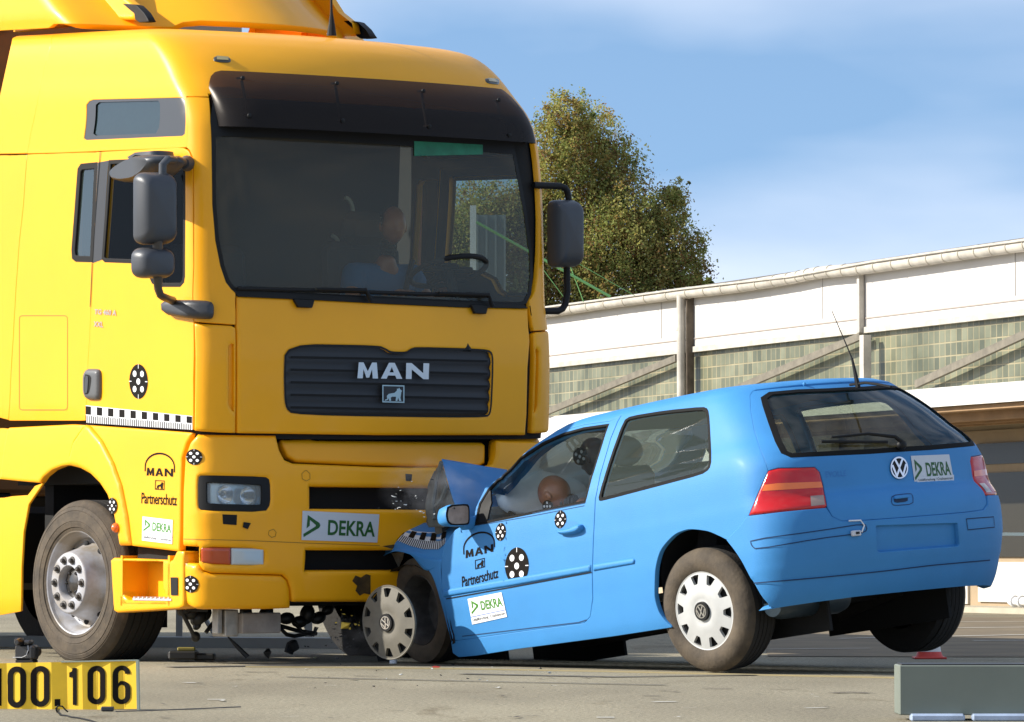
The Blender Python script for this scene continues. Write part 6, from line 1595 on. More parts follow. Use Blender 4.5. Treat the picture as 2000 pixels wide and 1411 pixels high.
# barrier tape
mb=MB(); A=at_depth(1900,1043,30);B=at_depth(2150,1045,30); mb.add([A+[0,0,.012],B+[0,0,.012],B-[0,0,.012],A-[0,0,.012],A+[0,.004,.012],B+[0,.004,.012],B+[0,.004,-.012],A+[0,.004,-.012]],[(0,1,2,3),(4,7,6,5),(0,4,5,1),(3,2,6,7)])
tag(mb.build('barrier_tape',mat('tape_white_green',(.62,.70,.62),.5),None,smooth=False),'pale barrier tape stretched in front of the dark window','tape')
# ================================================================ TREES
def leafmat(name,c):
    m=bpy.data.materials.new(name); m.use_nodes=True; nt=m.node_tree; nt.nodes.clear(); o=N(nt,'ShaderNodeOutputMaterial'); a=N(nt,'ShaderNodeBsdfDiffuse'); b=N(nt,'ShaderNodeBsdfTranslucent'); x=N(nt,'ShaderNodeMixShader',inputs={0:.42})
    a.inputs[0].default_value=(*c,1); b.inputs[0].default_value=(c[0]*1.1,c[1]*1.15,c[2]*.8,1); nt.links.new(a.outputs[0],x.inputs[1]); nt.links.new(b.outputs[0],x.inputs[2]); nt.links.new(x.outputs[0],o.inputs[0]); return m
LEAFM=[leafmat('leaf_olive',(.40,.37,.13)),leafmat('leaf_green',(.27,.30,.10)),leafmat('leaf_dark',(.085,.10,.035)),leafmat('leaf_ochre',(.36,.25,.09)),leafmat('leaf_brown',(.22,.125,.06))]
BARK=mat('bark',(.10,.085,.065),.9,bump=.6,bscale=8)
def tree(name,label,depth,clumps,nleaf,leaf,seed,weights,trunkx,droop=.5,group=None):
    rg_=np.random.default_rng(seed); s=F/depth
    ctr=[]; 
    base=at_depth(trunkx,1088,depth); base[2]=0
    t=thing(name,tr(*base),label,'tree',group)
    tot=sum(r*r for _,_,r in clumps); Vs=[];mi=[]
    cl=[]
    for cx,cy,r in clumps:
        c=at_depth(cx,cy,depth+rg_.uniform(-.6,.6)); R=r/s; cl.append((c,R)); n=int(nleaf*r*r/tot); 
        # sub-clusters make gaps
        ns=max(6,int(n/52)); d=rg_.normal(size=(ns,3)); d/=np.linalg.norm(d,axis=1)[:,None]; rad=R*rg_.uniform(.25,1.22,ns)**.7; sc=c+d*rad[:,None]*[1,1,.95]
        for q in sc:
            k=int(rg_.integers(20,84)); sig=R*.13*rg_.uniform(.4,1.7)
            off=rg_.normal(size=(k,3))*[sig,sig,sig*1.0]; off[:,2]-=np.abs(rg_.normal(size=k))*sig*droop*2.2
            p=q+off; a=rg_.normal(size=(k,3));a/=np.linalg.norm(a,axis=1)[:,None]; b=np.cross(a,rg_.normal(size=(k,3)));b/=np.linalg.norm(b,axis=1)[:,None]
            L=leaf*rg_.uniform(.6,1.4,(k,1))
            quad=np.stack([p-a*L,p+b*L*.55,p+a*L,p-b*L*.55],1); Vs.append(quad.reshape(-1,3))
            w=rg_.choice(len(LEAFM),p=weights); m2=np.where(rg_.random(k)<.75,w,rg_.choice(len(LEAFM),k,p=weights)); mi+=m2.tolist()
    V=np.concatenate(Vs); n=len(V)//4; Fc=np.arange(n*4).reshape(n,4)
    mesh_obj('crown',V,Fc.tolist(),LEAFM,t,False,mi,frame=np.eye(4))
    mb=MB(); top=max(c[2] for c,_ in cl); P=[base+[0,0,-.1]]+[base+np.array([math.sin(k)*.15,0,top*.22*k]) for k in range(1,4)]
    mb.tube(P,[.22,.18,.13,.06],10)
    for c,R in cl:
        z=min(max(c[2]-R-1.0,top*.2),top*.6); a=base+np.array([0,0,z]); mid=(a+c)/2+[0,0,.3]; mb.tube([a,mid,c],[.09,.05,.015],6)
    mb.build('trunk',BARK,t,frame=np.eye(4)); return t
tree('birch_tree','tall olive and brown birch rising behind the white hall roof',74,
 [(1112,225,52),(1085,290,62),(1160,262,58),(1200,320,60),(1120,360,85),(1215,400,72),(1290,405,52),(1320,375,30),(1180,470,92),(1270,480,80),(1325,470,48),(1340,530,46),(1060,430,80),(1090,530,90),(1190,560,80),(1280,560,70),(1000,420,80),(930,440,90),(900,520,90),(1000,540,90),(850,470,80)],
 190000,.027,11,[.40,.24,.06,.17,.13],1150)
tree('small_tree','small dark tree top just above the gutter beside the birch',80,[(1362,548,20),(1378,560,18),(1345,566,24),(1385,575,20)],3500,.05,5,[.1,.35,.45,.05,.05],1368)
# post, panel and tapes seen past the cab
P0=at_depth(924,402,40);P1=at_depth(924,900,40)
mb=MB(); mb.box(((P0+P1)/2),(12/195.,.06,P0[2]-P1[2]+2*0)); 
q=P0.copy(); mb=MB(); mb.box((q[0],q[1],q[2]/2),(.062,.06,q[2])); tag(mb.build('white_post',WHT,None),'slim white post seen through the cab beyond the steering wheel','post')
mb=MB(); A=at_depth(932,416,40.3);B=at_depth(986,430,40.9); 
mb.box(((A[0]+B[0])/2,40.6,(A[2])/2),(B[0]-A[0],.08,A[2]),rot('z',0))
for k in range(4): mb.box((A[0]+(B[0]-A[0])*k/3.,40.54,A[2]/2),(.02,.05,A[2]))
tag(mb.build('metal_screen',mat('grey_sheet_metal',(.22,.25,.26),.6),None,smooth=False),'ribbed grey metal screen standing beside the slim white post','screen')
NEO=mat('green_strap',(.22,.50,.16),.6)
for (a,b,w,lb) in (((930,434),(1192,580),.026,'widest bright green strap slanting down behind the truck mirror'),((1108,505),(1140,590),.008,'short steep green strap crossing the widest strap near the mirror'),((1062,528),(1108,590),.006,'leftmost thin green strap under the mirror arm'),((1112,505),(1240,578),.006,'thinnest green strap fading into the tree above the gutter')):
    mb=MB(); mb.tube([at_depth(*a,38),at_depth(*b,38)],w/2,6); tag(mb.build('strap',NEO,None),lb,'strap','green straps behind the truck')
# ================================================================ SMALL THINGS
# traffic cone behind the far rear wheel
p=at_ground(1815,1287); d0=p[1]; s=F/d0
cone=thing('traffic_cone',tr(*p),'red and white traffic cone partly hidden by the far rear wheel','cone')
CM=tr(*p); r0=27/s
mb=MB(); mb.lathe([(r0*1.1,0),(r0*.93,.025),(r0*.86,.042)],24,axis='z'); mb.box((0,0,.006),(r0*2.3,r0*2.3,.012),bev=.004); mb.build('base',mat('cone_red',(.62,.05,.03),.5),cone,frame=CM)
mb=MB(); mb.lathe([(r0*.86,.042),(r0*.72,.10)],24,axis='z'); mb.build('white_band',mat('cone_white',(.7,.66,.6),.5),cone,frame=CM)
mb=MB(); mb.lathe([(r0*.72,.10),(r0*.45,.19),(r0*.3,.24),(0,.245)],24,axis='z'); mb.build('cone_top',mat('cone_red_top',(.62,.05,.03),.5),cone,frame=CM)
# grey steel box, lower right
p=at_ground(1757,1408); dpt=p[1]; s=F/dpt
h=(1408-1311)/s
bx=thing('steel_box',tr(p[0],p[1],0),'low grey green steel box at the right front on clear feet','box'); BX=FR[bx.name]
mb=MB(); mb.box((.55,.10,h/2+.02),(1.1,.20,h-.0),bev=.004); mb.build('housing',mat('grey_green_enamel',(.165,.185,.15),.55,bump=.04,bscale=200,var=.1,vscale=4),bx,frame=BX)
mb=MB(); mb.box((.55,.10,h+.0215),(1.08,.18,.006)); mb.build('lid',mat('dark_lid',(.03,.03,.03),.5),bx,frame=BX)
FT=mat('clear_foot',(.38,.46,.60),.25,coat=.6,var=.3,vscale=9)
for a,b in ((.035,.235),(.26,.80)): mb=MB(); mb.box(((a+b)/2,-.02,.012),(b-a,.05,.03),bev=.008); mb.build('foot',FT,bx,frame=BX)
# number board, lower left
pA=at_ground(268,1387); dd_=pA[1]; s=F/dd_
NB=tr(pA[0],pA[1],0)@rot('z',-10)@rot('y',-1.4)
nb_=thing('number_board',NB,'yellow concertina number board reading 100.106 standing on the asphalt','board')
wd=.72; hh=(1387-1291)/s
yel=mat('board_yellow',(.98,.60,.02),.55,var=.10,vscale=6)
mb=MB(); fold=[0,.055,.105,.165,.22,.285,.345,.41,.47,.53,.59,.65,.71]; amp=[0,.009,0,.010,.001,.011,0,.009,.001,.010,0,.009,0]
xs=[-f for f in fold]; V=[];n=len(xs)
for z in (0.004,hh):
    for x,a in zip(xs,amp): V.append((x,a,z))
for z in (0.004,hh):
    for x,a in zip(xs,amp): V.append((x,a+.006,z))
Fc=[(i,i+1,n+i+1,n+i) for i in range(n-1)]+[(2*n+i,3*n+i,3*n+i+1,2*n+i+1) for i in range(n-1)]+[(i,2*n+i,2*n+i+1,i+1) for i in range(n-1)]+[(n+i,n+i+1,3*n+i+1,3*n+i) for i in range(n-1)]+[(0,n,3*n,2*n),(n-1,2*n-1,4*n-1,4*n-1-n+0)]
mb.add(V,Fc[:-1]); mb.build('panel',yel,nb_,frame=NB,smooth=False)
mb=MB(); mb.box((.004,.005,hh/2),(.010,.016,hh+.004)); mb.box((-.15,.005,hh+.001),(.31,.014,.005)); mb.build('edge_strip',mat('board_edge',(.28,.32,.26),.4),nb_,frame=NB,smooth=False)
def digit(ch):
    w=.30
    if ch=='0': 
        return [rrect(0,0,1,1,.48,.22),rrect(.31,.13,.69,.87,.19,.10)]
    if ch=='1': return [[(.36,0),(.72,0),(.72,1),(.38,1),(.38,.25),(.08,.25),(.08,.12),(.30,.09)]]
    if ch=='6': return None
def rrect(x0,y0,x1,y1,rx,ry,k=6):
    out=[]
    for cx,cy,a0 in ((x1-rx,y0+ry,-90),(x1-rx,y1-ry,0),(x0+rx,y1-ry,90),(x0+rx,y0+ry,180)):
        for i in range(k+1):
            a=math.radians(a0+90*i/k); out.append((cx+rx*math.cos(a),cy+ry*math.sin(a)))
    return out
def arcpts(cx,cy,rx,ry,a0,a1,k=10): return [(cx+rx*math.cos(math.radians(a0+(a1-a0)*i/k)),cy+ry*math.sin(math.radians(a0+(a1-a0)*i/k))) for i in range(k+1)]
six=[[*arcpts(.5,.24,.5,.24,-5,-90,6),*arcpts(.5,.24,.5,.24,-90,-180,6),*arcpts(.5,.78,.5,.22,180,90,6),*arcpts(.5,.78,.5,.22,90,0,6),*arcpts(.5,.60,.5,.20,0,-90,6),(.42,.40),(.31,.46),(.31,.24),*arcpts(.5,.22,.19,.10,180,270,4),*arcpts(.5,.22,.19,.10,270,360,4)],rrect(.31,.50,.69,.88,.19,.10)]
def board_y(x): return np.interp(-x,fold,amp)
mb=MB()
glyph=[('6',(1047,573,1212,933)),('0',(812,576,978,934)),('1',(630,596,745,940)),('.',(508,885,558,950)),('0',(282,577,462,957)),('0',(66,581,243,965)),('1',(-56,600,38,948))]
PLN=Plane(NB,1,-.003,-1)
# the zoomed drawing is 4.762 times the photograph
for ch,(x0,y0,x1,y1) in glyph:
    px0,px1=x0/4.762,x1/4.762; py0,py1=1180+y0/4.762,1180+y1/4.762
    L=[box2(0,0,1,1)] if ch=='.' else (six if ch=='6' else digit(ch))
    V,T=tri2d([densify(l,.06) for l in L]) if ch!='.' else tri2d(L)
    sk=(-.026)*(px1-px0)
    P=np.array([on_plane(NB,px0+(px1-px0)*u,py0+(py1-py0)*v+sk*(u-.5),1,0) for u,v in V]); P[:,1]=np.array([board_y(x) for x in P[:,0]])-.0025
    mb.add(P,T.tolist())
mb.build('lettering',INK,nb_,frame=NB,fix=False,smooth=False)
# cable loop in front of the board
mb=MB(); L=[(125,1381),(112,1381),(110,1388),(118,1397),(130,1398),(140,1401),(150,1402),(165,1405),(178,1408),(190,1412)]
mb.tube([at_ground(x,y,.004) for x,y in L],.003,6); lp=[at_ground(112,1393,.0)+np.array([.0,0,.0])]
mb.tube([at_depth(x,y,15.3) for x,y in ((112,1392),(109,1384),(114,1379),(122,1380),(128,1387),(133,1391))],.003,6)
tag(mb.build('cable',BLK,None),'thin black cable looping on the asphalt in front of the number board','cable')
mb=MB(); q=at_ground(210,1390); mb.box(q+[0,0,.010],(.05,.03,.018),bev=.004); tag(mb.build('cable_connector',GRYP,None),'small grey cable connector below the yellow number board','connector')
mb=MB(); mb.tube([at_ground(x,y,.006) for x,y in ((225,1390),(300,1388),(400,1384),(470,1381))],.0025,5); tag(mb.build('cable',mat('grey_wire',(.12,.11,.1),.6),None),'straight thin grey wire leading right from the number board','cable')
# photo camera on the ground
q=at_ground(52,1296); CMR=tr(q[0],q[1],0)@rot('z',-25)
s=F/q[1]
pc=thing('photo_camera',CMR,'black photo camera on the ground behind the number board','camera')
CB=mat('camera_body',(.012,.012,.013),.32,coat=.4,bump=.05,bscale=300)
mb=MB(); mb.box((0,0,.062),(.135,.05,.085),bev=.010); mb.box((-.045,-.006,.125),(.05,.045,.035),bev=.008); mb.box((.015,-.005,.118),(.05,.05,.028),bev=.010); mb.box((.05,-.01,.06),(.035,.065,.08),bev=.012); mb.build('body',CB,pc,frame=CMR)
mb=MB(); mb.lathe([(.0,-.052),(.012,-.052),(.016,-.046),(.02,-.02),(.022,0)],20,(-.028,-.012,.120),'y'); mb.build('viewfinder',CB,pc,frame=CMR)
mb=MB(); mb.lathe([(.0,-.036),(.010,-.036),(.012,-.028)],16,(.02,0,.068),'y'); mb.build('dial',mat('dial_black',(.02,.02,.02),.25,coat=1),pc,frame=CMR)
mb=MB(); mb.tube([(-.07,-.035,.034),(-.01,-.035,.034),(.02,-.038,.045),(.032,-.035,.075),(.03,-.034,.1)],.0018,6); mb.build('chrome_trim',ALU,pc,frame=CMR)
mb=MB(); mb.lathe([(0,.11),(.03,.11),(.034,.10),(.034,.03),(.03,.02)],24,(.0,0,.065),'y'); mb.build('lens_barrel',BLK,pc,frame=CMR)
mb=MB(); mb.box((0,0,.012),(.12,.05,.016),bev=.003); mb.build('mount_plate',BLK,pc,frame=CMR)
# loose wheel cover sprung off the front wheel
hp=at_depth(761,1216,21.95)
HM=CARM.copy(); HM[:3,3]=hp; HM=HM@rot('z',6)@rot('y',20)
wc=thing('wheel_cover',HM,'loose wheel cover, painted dark as in shade, standing on edge against the crushed front wheel','wheel cover')
hc_=hubcap_mesh(HM,wc,CAPD,1,name='cover_disc')
# debris
DG=mat('debris_dark',(.02,.018,.015),.6); DY=mat('debris_yellow',(.6,.4,.03),.5)
def shard(px,py,d,sz,m,seed,label,name='debris_piece',cat='debris',group='debris pieces around the collision'):
    R5=np.random.default_rng(seed); c=at_depth(px,py,d); c[2]=max(c[2],sz*.3); pts=R5.normal(size=(9,3))*[sz,sz*.6,sz*.5]*.6
    import bmesh
    bm=bmesh.new(); [bm.verts.new(tuple(c+p)) for p in pts]; bmesh.ops.convex_hull(bm,input=bm.verts); me=bpy.data.meshes.new(name); bm.to_mesh(me); bm.free(); me.materials.append(m)
    o=bpy.data.objects.new(name,me); link(o); return tag(o,label,cat,group)
GL_=mat('glass_fragment',(.60,.62,.60),.2,coat=.6)
k=0
lab={'f':'tiny bright lamp glass splinters flying in front of the upper bumper opening','g':'small dark fragments flying below the bumper by the wheel cover','y':'small yellow paint flakes scattered beside the loose wheel cover'}
R6=random.Random(21)
for i in range(26):
    shard(R6.gauss(800,26),R6.gauss(978,16),21.6,R6.choice([.004,.006,.007,.011]),R6.choice([GL_,GL_,DG]),100+i,lab['f'],'glass_splinter','splinter','lamp glass splinters in the air')
for i in range(34):
    shard(R6.gauss(650,32),R6.gauss(1240,18),22.3,R6.choice([.006,.008,.011]),DG,200+i,lab['g'],'fragment','fragment','dark fragments below the bumper')
for i in range(12):
    shard(R6.gauss(690,14),R6.gauss(1218,14),22.2,R6.choice([.006,.009]),DY,300+i,lab['y'],'paint_flake','paint flake','yellow paint flakes')
for i in range(30):
    gx=R6.uniform(560,1120);gy=R6.uniform(1296,1345);q=at_ground(gx,gy); shard(gx,gy,q[1],R6.choice([.004,.006,.010]),R6.choice([DG,GL_,DG]),500+i,'small crash fragments scattered on the asphalt in front of the vehicles','fragment','fragment','fragments on the asphalt')
shard(676,1220,22.2,.05,DY,401,'long yellow bumper shard left of the loose wheel cover','bumper_shard','shard',None)
shard(523,1275,22.9,.055,DG,402,'black angular block on the ground under the bumper','rubber_block','block',None)
shard(848,1309,21.6,.02,mat('red_chip',(.5,.05,.03),.4),403,'tiny red lamp chip on the asphalt below the rail','lamp_chip','chip',None)
shard(614,1284,22.8,.02,mat('pale_chip',(.7,.66,.4),.4),404,'tiny pale yellow chip on the ground under the bumper','plastic_chip','chip',None)
mb=MB(); mb.tube([at_depth(445,1244,22.6),at_depth(462,1262,22.6),at_depth(484,1284,22.6)],[.004,.012,.014],6); tag(mb.build('metal_rod',DG,None),'dark thin rod leaning under the truck bumper','rod')
mb=MB(); q=at_ground(350,1296); mb.box(q+[0,.3,.04],(.16,.2,.05),bev=.01); mb.box(q+[.12,.3,.03],(.12,.15,.04),bev=.01); mb.box(q+[.02,.25,.075],(.1,.06,.02),bev=.005,mi=1); tag(mb.build('equipment_case',[DG,mat('case_label',(.25,.2,.04),.6)],None),'low black equipment case on the ground beneath the truck','case')
# low kerb, posts far behind under the truck
mb=MB(); a=at_ground(-200,1262);b=at_ground(760,1268); d=(b-a); ang=math.degrees(math.atan2(d[1],d[0])); mb.box((a+b)/2+[0,.15,.03],(np.linalg.norm(d),.3,.075),rot('z',ang)); tag(mb.build('kerb',mat('kerb_grey',(.30,.30,.28),.8,var=.15,vscale=2),None,smooth=False),kind='structure')
PG=mat('post_grey',(.25,.25,.24),.6)
for i,(x,w,lb) in enumerate(((350,.05,'thin grey post under the truck, the one beside the front wheel'),(603,.055,'thin grey post under the truck, the one nearer the blue car'))):
    q=at_ground(x,1252); mb=MB(); mb.box(q+[0,0,.45],(w*.9,.04,.9)); tag(mb.build('barrier_post',PG,None,smooth=False),lb,'post','posts far under the truck')
q0=at_ground(405,1250);q1=at_ground(430,1250)
mb=MB(); mb.tube([at_depth(395,1200,q0[1]),at_depth(430,1256,q0[1])],.018,6); mb.tube([at_depth(590,1200,q0[1]),at_depth(610,1262,q0[1])],.016,6); mb.tube([at_depth(x,y,q0[1]) for x,y in ((395,1255),(410,1246),(430,1246),(440,1256))],.014,6); tag(mb.build('barrier_brace',PG,None),'grey slanting braces between the posts under the truck','brace')
# trailer behind the cab
TM=TRUCK@tr(-1.95,0,0)
tl=thing('box_trailer',TM,'grey and brown box trailer just visible behind the yellow cab','trailer')
zt=3.98
mb=MB(); mb.box((-3.5,0,(zt+1.0)/2),(7,2.44,zt-1.0),bev=.02); mb.build('body',mat('trailer_brown',(.30,.13,.035),.6,var=.2,vscale=3),tl,frame=TM)
mb=MB(); mb.box((-3.5,0,zt+.2),(7.04,2.48,.44),bev=.02); mb.build('roof_header',mat('trailer_grey',(.36,.31,.24),.5,metal=.2,var=.15,vscale=4),tl,frame=TM)
for q in ((3,20),(8,50)):
    p_=on_plane(TM,q[0],q[1],0,.021); mb=MB(); mb.lathe([(.035,0),(.035,.02),(0,.026)],14,tuple(p_),'x'); mb.build('bolt',STE,tl,frame=TM)
for w_ in (WR_,WL_):
    for x_ in (-5.4,-6.7): copy_wheel(w_,tl,(x_-hubp[0],0,0))
mb=MB()
for s_ in (-1,1): mb.box((-3.5,s_*.5,.88),(6.9,.12,.24),bev=.01)
mb.box((-6.05,0,.50),(1.6,1.9,.12),bev=.02)
for s_ in (-1,1): mb.box((-6.05,s_*.5,.66),(1.5,.1,.28))
mb.build('trailer_chassis',mat('trailer_chassis_black',(.02,.02,.02),.7),tl,frame=TM)
# ================================================================ SMOKE
def puff(name,c,r,dens,label,col=(.75,.78,.85),seed=0):
    m=bpy.data.materials.new(name+'_volume'); m.use_nodes=True; nt=m.node_tree; nt.nodes.clear(); o=N(nt,'ShaderNodeOutputMaterial'); v=N(nt,'ShaderNodeVolumePrincipled'); v.inputs['Color'].default_value=(*col,1)
    tc=N(nt,'ShaderNodeTexCoord'); n=N(nt,'ShaderNodeTexNoise',inputs={'Scale':3.0,'Detail':4}); nt.links.new(tc.outputs['Object'],n.inputs['Vector'])
    ln=N(nt,'ShaderNodeVectorMath',operation='LENGTH'); nt.links.new(tc.outputs['Object'],ln.inputs[0]); mr=N(nt,'ShaderNodeMapRange',inputs={1:.25,2:1.0,3:1.0,4:0.0}); nt.links.new(ln.outputs['Value'],mr.inputs[0])
    r_=N(nt,'ShaderNodeMapRange',inputs={1:.42,2:.7,3:0.0,4:1.0}); nt.links.new(n.outputs[0],r_.inputs[0]); mu=N(nt,'ShaderNodeMath',operation='MULTIPLY'); nt.links.new(r_.outputs[0],mu.inputs[0]); nt.links.new(mr.outputs[0],mu.inputs[1]); m2=N(nt,'ShaderNodeMath',operation='MULTIPLY',inputs={1:dens}); nt.links.new(mu.outputs[0],m2.inputs[0]); nt.links.new(m2.outputs[0],v.inputs['Density']); nt.links.new(v.outputs[0],o.inputs['Volume'])
    mb=MB(); mb.ell((0,0,0),(1,1,1),20,12); ob=mb.build(name,m,None); ob.location=c; ob.scale=r; tag(ob,label,kind='stuff'); return ob
puff('smoke',at_depth(850,950,21.85),(.34,.14,.20),2.2,'bluish smoke drifting past the folded bonnet and bumper')
puff('dust_cloud',at_depth(690,1250,22.1),(.36,.2,.16),1.6,'thin dust around the loose wheel cover',(.6,.55,.5))
# ================================================================ DUMMIES
def skin(name,nodes,edges,m,parent,M,sub=2):
    me=bpy.data.meshes.new(name); ks=list(nodes); ix={k:i for i,k in enumerate(ks)}
    me.from_pydata([tuple(nodes[k][:3]) for k in ks],[(ix[a],ix[b]) for a,b in edges],[]); o=bpy.data.objects.new(name,me); C.objects.link(o)
    md=o.modifiers.new('s','SKIN'); 
    for i,k in enumerate(ks):
        r=nodes[k][3]; me.skin_vertices[0].data[i].radius=(r,r)
    me.skin_vertices[0].data[0].use_root=True; md.use_smooth_shade=True; sm=o.modifiers.new('u','SUBSURF'); sm.levels=sub; sm.render_levels=sub
    dg=bpy.context.evaluated_depsgraph_get(); dg.update(); ev=bpy.data.meshes.new_from_object(o.evaluated_get(dg)); bpy.data.objects.remove(o)
    V=np.array([v.co[:] for v in ev.vertices]); Fc=[list(p.vertices) for p in ev.polygons]; return mesh_obj(name,V,Fc,m,parent,True,frame=M)
def hand(name,parent,M,p,d,m,curl=.6,side=1):
    """palm with five fingers starting at wrist p, pointing along d"""
    p=np.array(p,float);d=np.array(d,float);d/=np.linalg.norm(d); u=np.cross(d,[0,0,1.]);u/=np.linalg.norm(u)+1e-9; w=np.cross(u,d)
    nodes={'wr':(*p,.026),'pa':(*(p+d*.05),.032),'pb':(*(p+d*.085),.030)}; ed=[('wr','pa'),('pa','pb')]
    for i,(o_,L) in enumerate(((-.030,.062),(-.010,.072),(.010,.068),(.028,.054))):
        b=p+d*.09+u*o_; m1=b+d*L*.5-w*.012*curl; e=m1+d*L*.35-w*L*.5*curl
        nodes[f'a{i}']=(*b,.010);nodes[f'b{i}']=(*m1,.009);nodes[f'c{i}']=(*e,.008); ed+=[('pb',f'a{i}'),(f'a{i}',f'b{i}'),(f'b{i}',f'c{i}')]
    t0=p+d*.035-u*.035*side; t1=t0+d*.03-u*.022*side; nodes['t0']=(*t0,.011); nodes['t1']=(*t1,.009); nodes['t2']=(*(t1+d*.022),.008); ed+=[('pa','t0'),('t0','t1'),('t1','t2')]
    return skin(name,nodes,ed,m,parent,M,1)
def head_mesh(M,parent,m,R=1.0):
    """vinyl dummy head: local x forward (face), z up, centre at origin"""
    mb=MB(); n,k=36,28; V=[]
    for i in range(k+1):
        ph=math.pi*i/k
        for j in range(n):
            t=2*math.pi*j/n; x=math.sin(ph)*math.cos(t);y=math.sin(ph)*math.sin(t);z=math.cos(ph)
            X=x*.098;Y=y*.076;Z=z*.112
            if z<0: X*=1-.20*(-z)**1.3*(x<0); Y*=1-.28*(-z)**1.5; 
            if x>0 and z<.1: X*=.97; X+=.006*math.exp(-((z+.72)/.18)**2)*(x>.2)
            X+=.022*math.exp(-((y)/.20)**2-((z+.22)/.17)**2)*(x>0)              # nose
            X-=.010*(math.exp(-((abs(y)-.38)/.17)**2-((z-.02)/.12)**2))*(x>0)    # eye sockets
            X-=.004*math.exp(-((y)/.35)**2-((z+.52)/.05)**2)*(x>0)               # mouth
            V.append((X*R,Y*R,Z*R))
    mb.add(V,[(i*n+j,(i+1)*n+j,(i+1)*n+(j+1)%n,i*n+(j+1)%n) for i in range(k) for j in range(n)])
    h=mb.build('head',m,parent,frame=M,angle=None)
    for s_ in (-1,1):
        mb=MB(); mb.ell((-.005,s_*.076,-.01),(.016,.008,.028),12,8); mb.build('ear',m,h,frame=M)
    return h
def face_target(M,parent,y,r=.034,x=0.02,z=.03):
    lay=[]; V,T=tri2d([circ(0,0,r,n=28)]); mb=MB(); s_=1 if y>0 else -1
    f=lambda V,o_: np.stack([V[:,0]+x,np.full(len(V),y+o_*s_),V[:,1]+z],-1)
    mb.lathe([(r,-.006*s_),(r,0),(0,0)],28,(x,y,z),'y',mi=0)
    for a,b in ((0,0),(-.42,-.42),(.42,-.42),(-.42,.42),(.42,.42)):
        V,T=tri2d([circ(a*r,b*r,r*.2,n=12)]); mb.add(f(V,.001),T.tolist(),1)
    return mb.build('target_marker',[INK,WHT],parent,frame=M,fix=False)
NECK=mat('neck_rubber',(.02,.02,.02),.5)
def dummy(label,M0,hip,chest,neck,headc,hr,arms,legs,shirt,skinm=DUM,group=None,root_at=None):
    t=thing('crash_test_dummy',M0@tr(*hip),label,'dummy',group); M=M0
    n={'hip':(*hip,.15),'belly':(*(np.array(hip)*.5+np.array(chest)*.5),.14),'chest':(*chest,.128),'nk':(*(np.array(chest)*.25+np.array(neck)*.75),.06),'neck':(*neck,.055)}
    e=[('hip','belly'),('belly','chest'),('chest','nk'),('nk','neck')]
    sh={}
    for i,(s,el,wr) in enumerate(arms):
        n[f's{i}']=(*s,.052);n[f'e{i}']=(*el,.047);n[f'w{i}']=(*wr,.03); e+=[('chest',f's{i}'),(f's{i}',f'e{i}'),(f'e{i}',f'w{i}')]
    for i,(kn,an) in enumerate(legs):
        h2=np.array(hip)+[.05,(.1 if kn[1]>hip[1] else -.1),-.02]; n[f'h{i}']=(*h2,.085); n[f'k{i}']=(*kn,.062);n[f'a{i}']=(*an,.042);n[f'f{i}']=(*(np.array(an)+[.15,0,-.05]),.035); e+=[('hip',f'h{i}'),(f'h{i}',f'k{i}'),(f'k{i}',f'a{i}'),(f'a{i}',f'f{i}')]
    b=skin('body',n,e,skinm,t,M)
    cl={k:(v[0],v[1],v[2],v[3]+.040) for k,v in n.items() if k in('hip','belly','chest') or k[0]=='s'}
    ce=[x for x in e if x[0] in cl and x[1] in cl]
    for i,(s,el,wr) in enumerate(arms):
        mid=np.array(s)*.45+np.array(el)*.55; cl[f'm{i}']=(*mid,.075); ce.append((f's{i}',f'm{i}'))
    skin('shirt',cl,ce,shirt,t,M)
    HMx=M@tr(*headc)@hr; head_mesh(HMx,b,skinm); 
    mb=MB(); nv=np.array(neck);hv=np.array(headc)-np.array([.02,0,.05]); 
    for k_ in range(5): p=nv+(hv-nv)*(k_/5.); mb.tube([p,p+(hv-nv)*.12],.047 if k_%2 else .04,16)
    mb.build('neck',NECK,b,frame=M)
    for i,(s,el,wr) in enumerate(arms): hand('hand',b,M,wr,np.array(wr)-np.array(el),skinm,side=1 if i else -1)
    return t,HMx,b
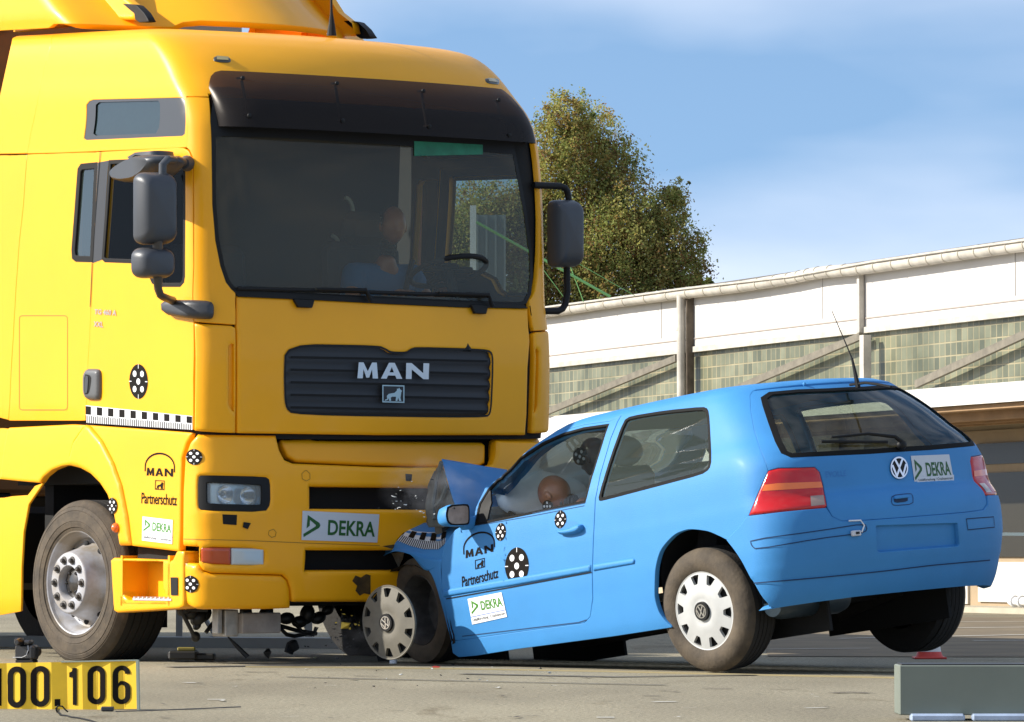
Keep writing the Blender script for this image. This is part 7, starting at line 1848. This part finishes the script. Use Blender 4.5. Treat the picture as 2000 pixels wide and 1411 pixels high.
# truck driver
hx=on_plane(CAB,768,441,1,.52)
c=hx
t,HMx,b=dummy('crash test dummy in blue shirt sitting behind the truck windscreen',CAB,(c[0]-.22,.52,c[2]-.78),(c[0]-.12,.52,c[2]-.40),(c[0]-.04,.52,c[2]-.17),tuple(c),rot('z',-25),
 [((c[0]-.08,.52-.21,c[2]-.30),(c[0]+.06,.20,c[2]-.52),(c[0]+.25,.34,c[2]-.42)),((c[0]-.08,.52+.21,c[2]-.30),(c[0]+.06,.80,c[2]-.50),(c[0]+.25,.70,c[2]-.38))],
 [((c[0]+.28,.36,c[2]-.74),(c[0]+.38,.36,c[2]-1.05)),((c[0]+.28,.68,c[2]-.74),(c[0]+.38,.68,c[2]-1.05))],SHIRT)
face_target(HMx,b,-.078)
mb=MB(); mb.tube([(c[0]-.02,.52+.16,c[2]-.20),(c[0]+.05,.52+.06,c[2]-.42),(c[0]+.02,.52-.1,c[2]-.62)],.018,8); mb.build('seat_belt',BLK,truck,frame=CAB)
# white ring marks on the bunk behind
for (x,y) in ((672,415),(646,490)):
    q=on_plane(CAB,x,y,0,.1); mb=MB(); mb.tube([q+np.array([0,.065*math.cos(a),.09*math.sin(a)]) for a in np.linspace(-1.5,1.5,14)],.012,8); mb.build('ring_mark',mat('ring_white',(.6,.6,.5),.6),truck,frame=CAB)
# car driver, head on the airbag
hx=on_plane(CARM,1084,966,1,.47); c=hx
t,HMx,b=dummy('dummy at the car wheel with its brown head bowed into the airbag',CARM,(-1.38,.37,.56),(-1.27,.38,.78),(c[0]-.12,.43,c[2]-.06),tuple(c),rot('z',12)@rot('y',38),
 [((-1.14,.18,.88),(-.95,.16,.70),(-.78,.25,.74)),((-1.26,.60,.76),(-1.05,.62,.62),(-.84,.50,.70))],
 [((-.90,.28,.60),(-.55,.28,.42)),((-.90,.48,.60),(-.55,.48,.42))],mat('dummy_shirt_dark',(.05,.04,.035),.8))
face_target(HMx,b,.074,r=.034,x=.045,z=-.045)
# passenger
hx=on_plane(CARM,1162,893,1,-.06); c=hx
t,HMx,b=dummy('dark headed dummy in the far front seat with a dotted disc on its cheek',CARM,(-1.38,-.37,.56),(-1.28,-.24,.84),(c[0]-.06,-.09,c[2]-.15),tuple(c),rot('z',10)@rot('y',12),
 [((-1.18,-.46,.90),(-1.0,-.56,.70),(-.8,-.5,.72)),((-1.22,-.06,.88),(-1.0,-.14,.70),(-.8,-.24,.72))],
 [((-.90,-.28,.60),(-.55,-.28,.42)),((-.90,-.48,.60),(-.55,-.48,.42))],mat('dummy_shirt_brown',(.10,.06,.04),.8),skinm=mat('dark_dummy_vinyl',(.09,.035,.025),.35,coat=.3),group=None)
face_target(HMx,b,.080,r=.05,x=.04,z=.02)
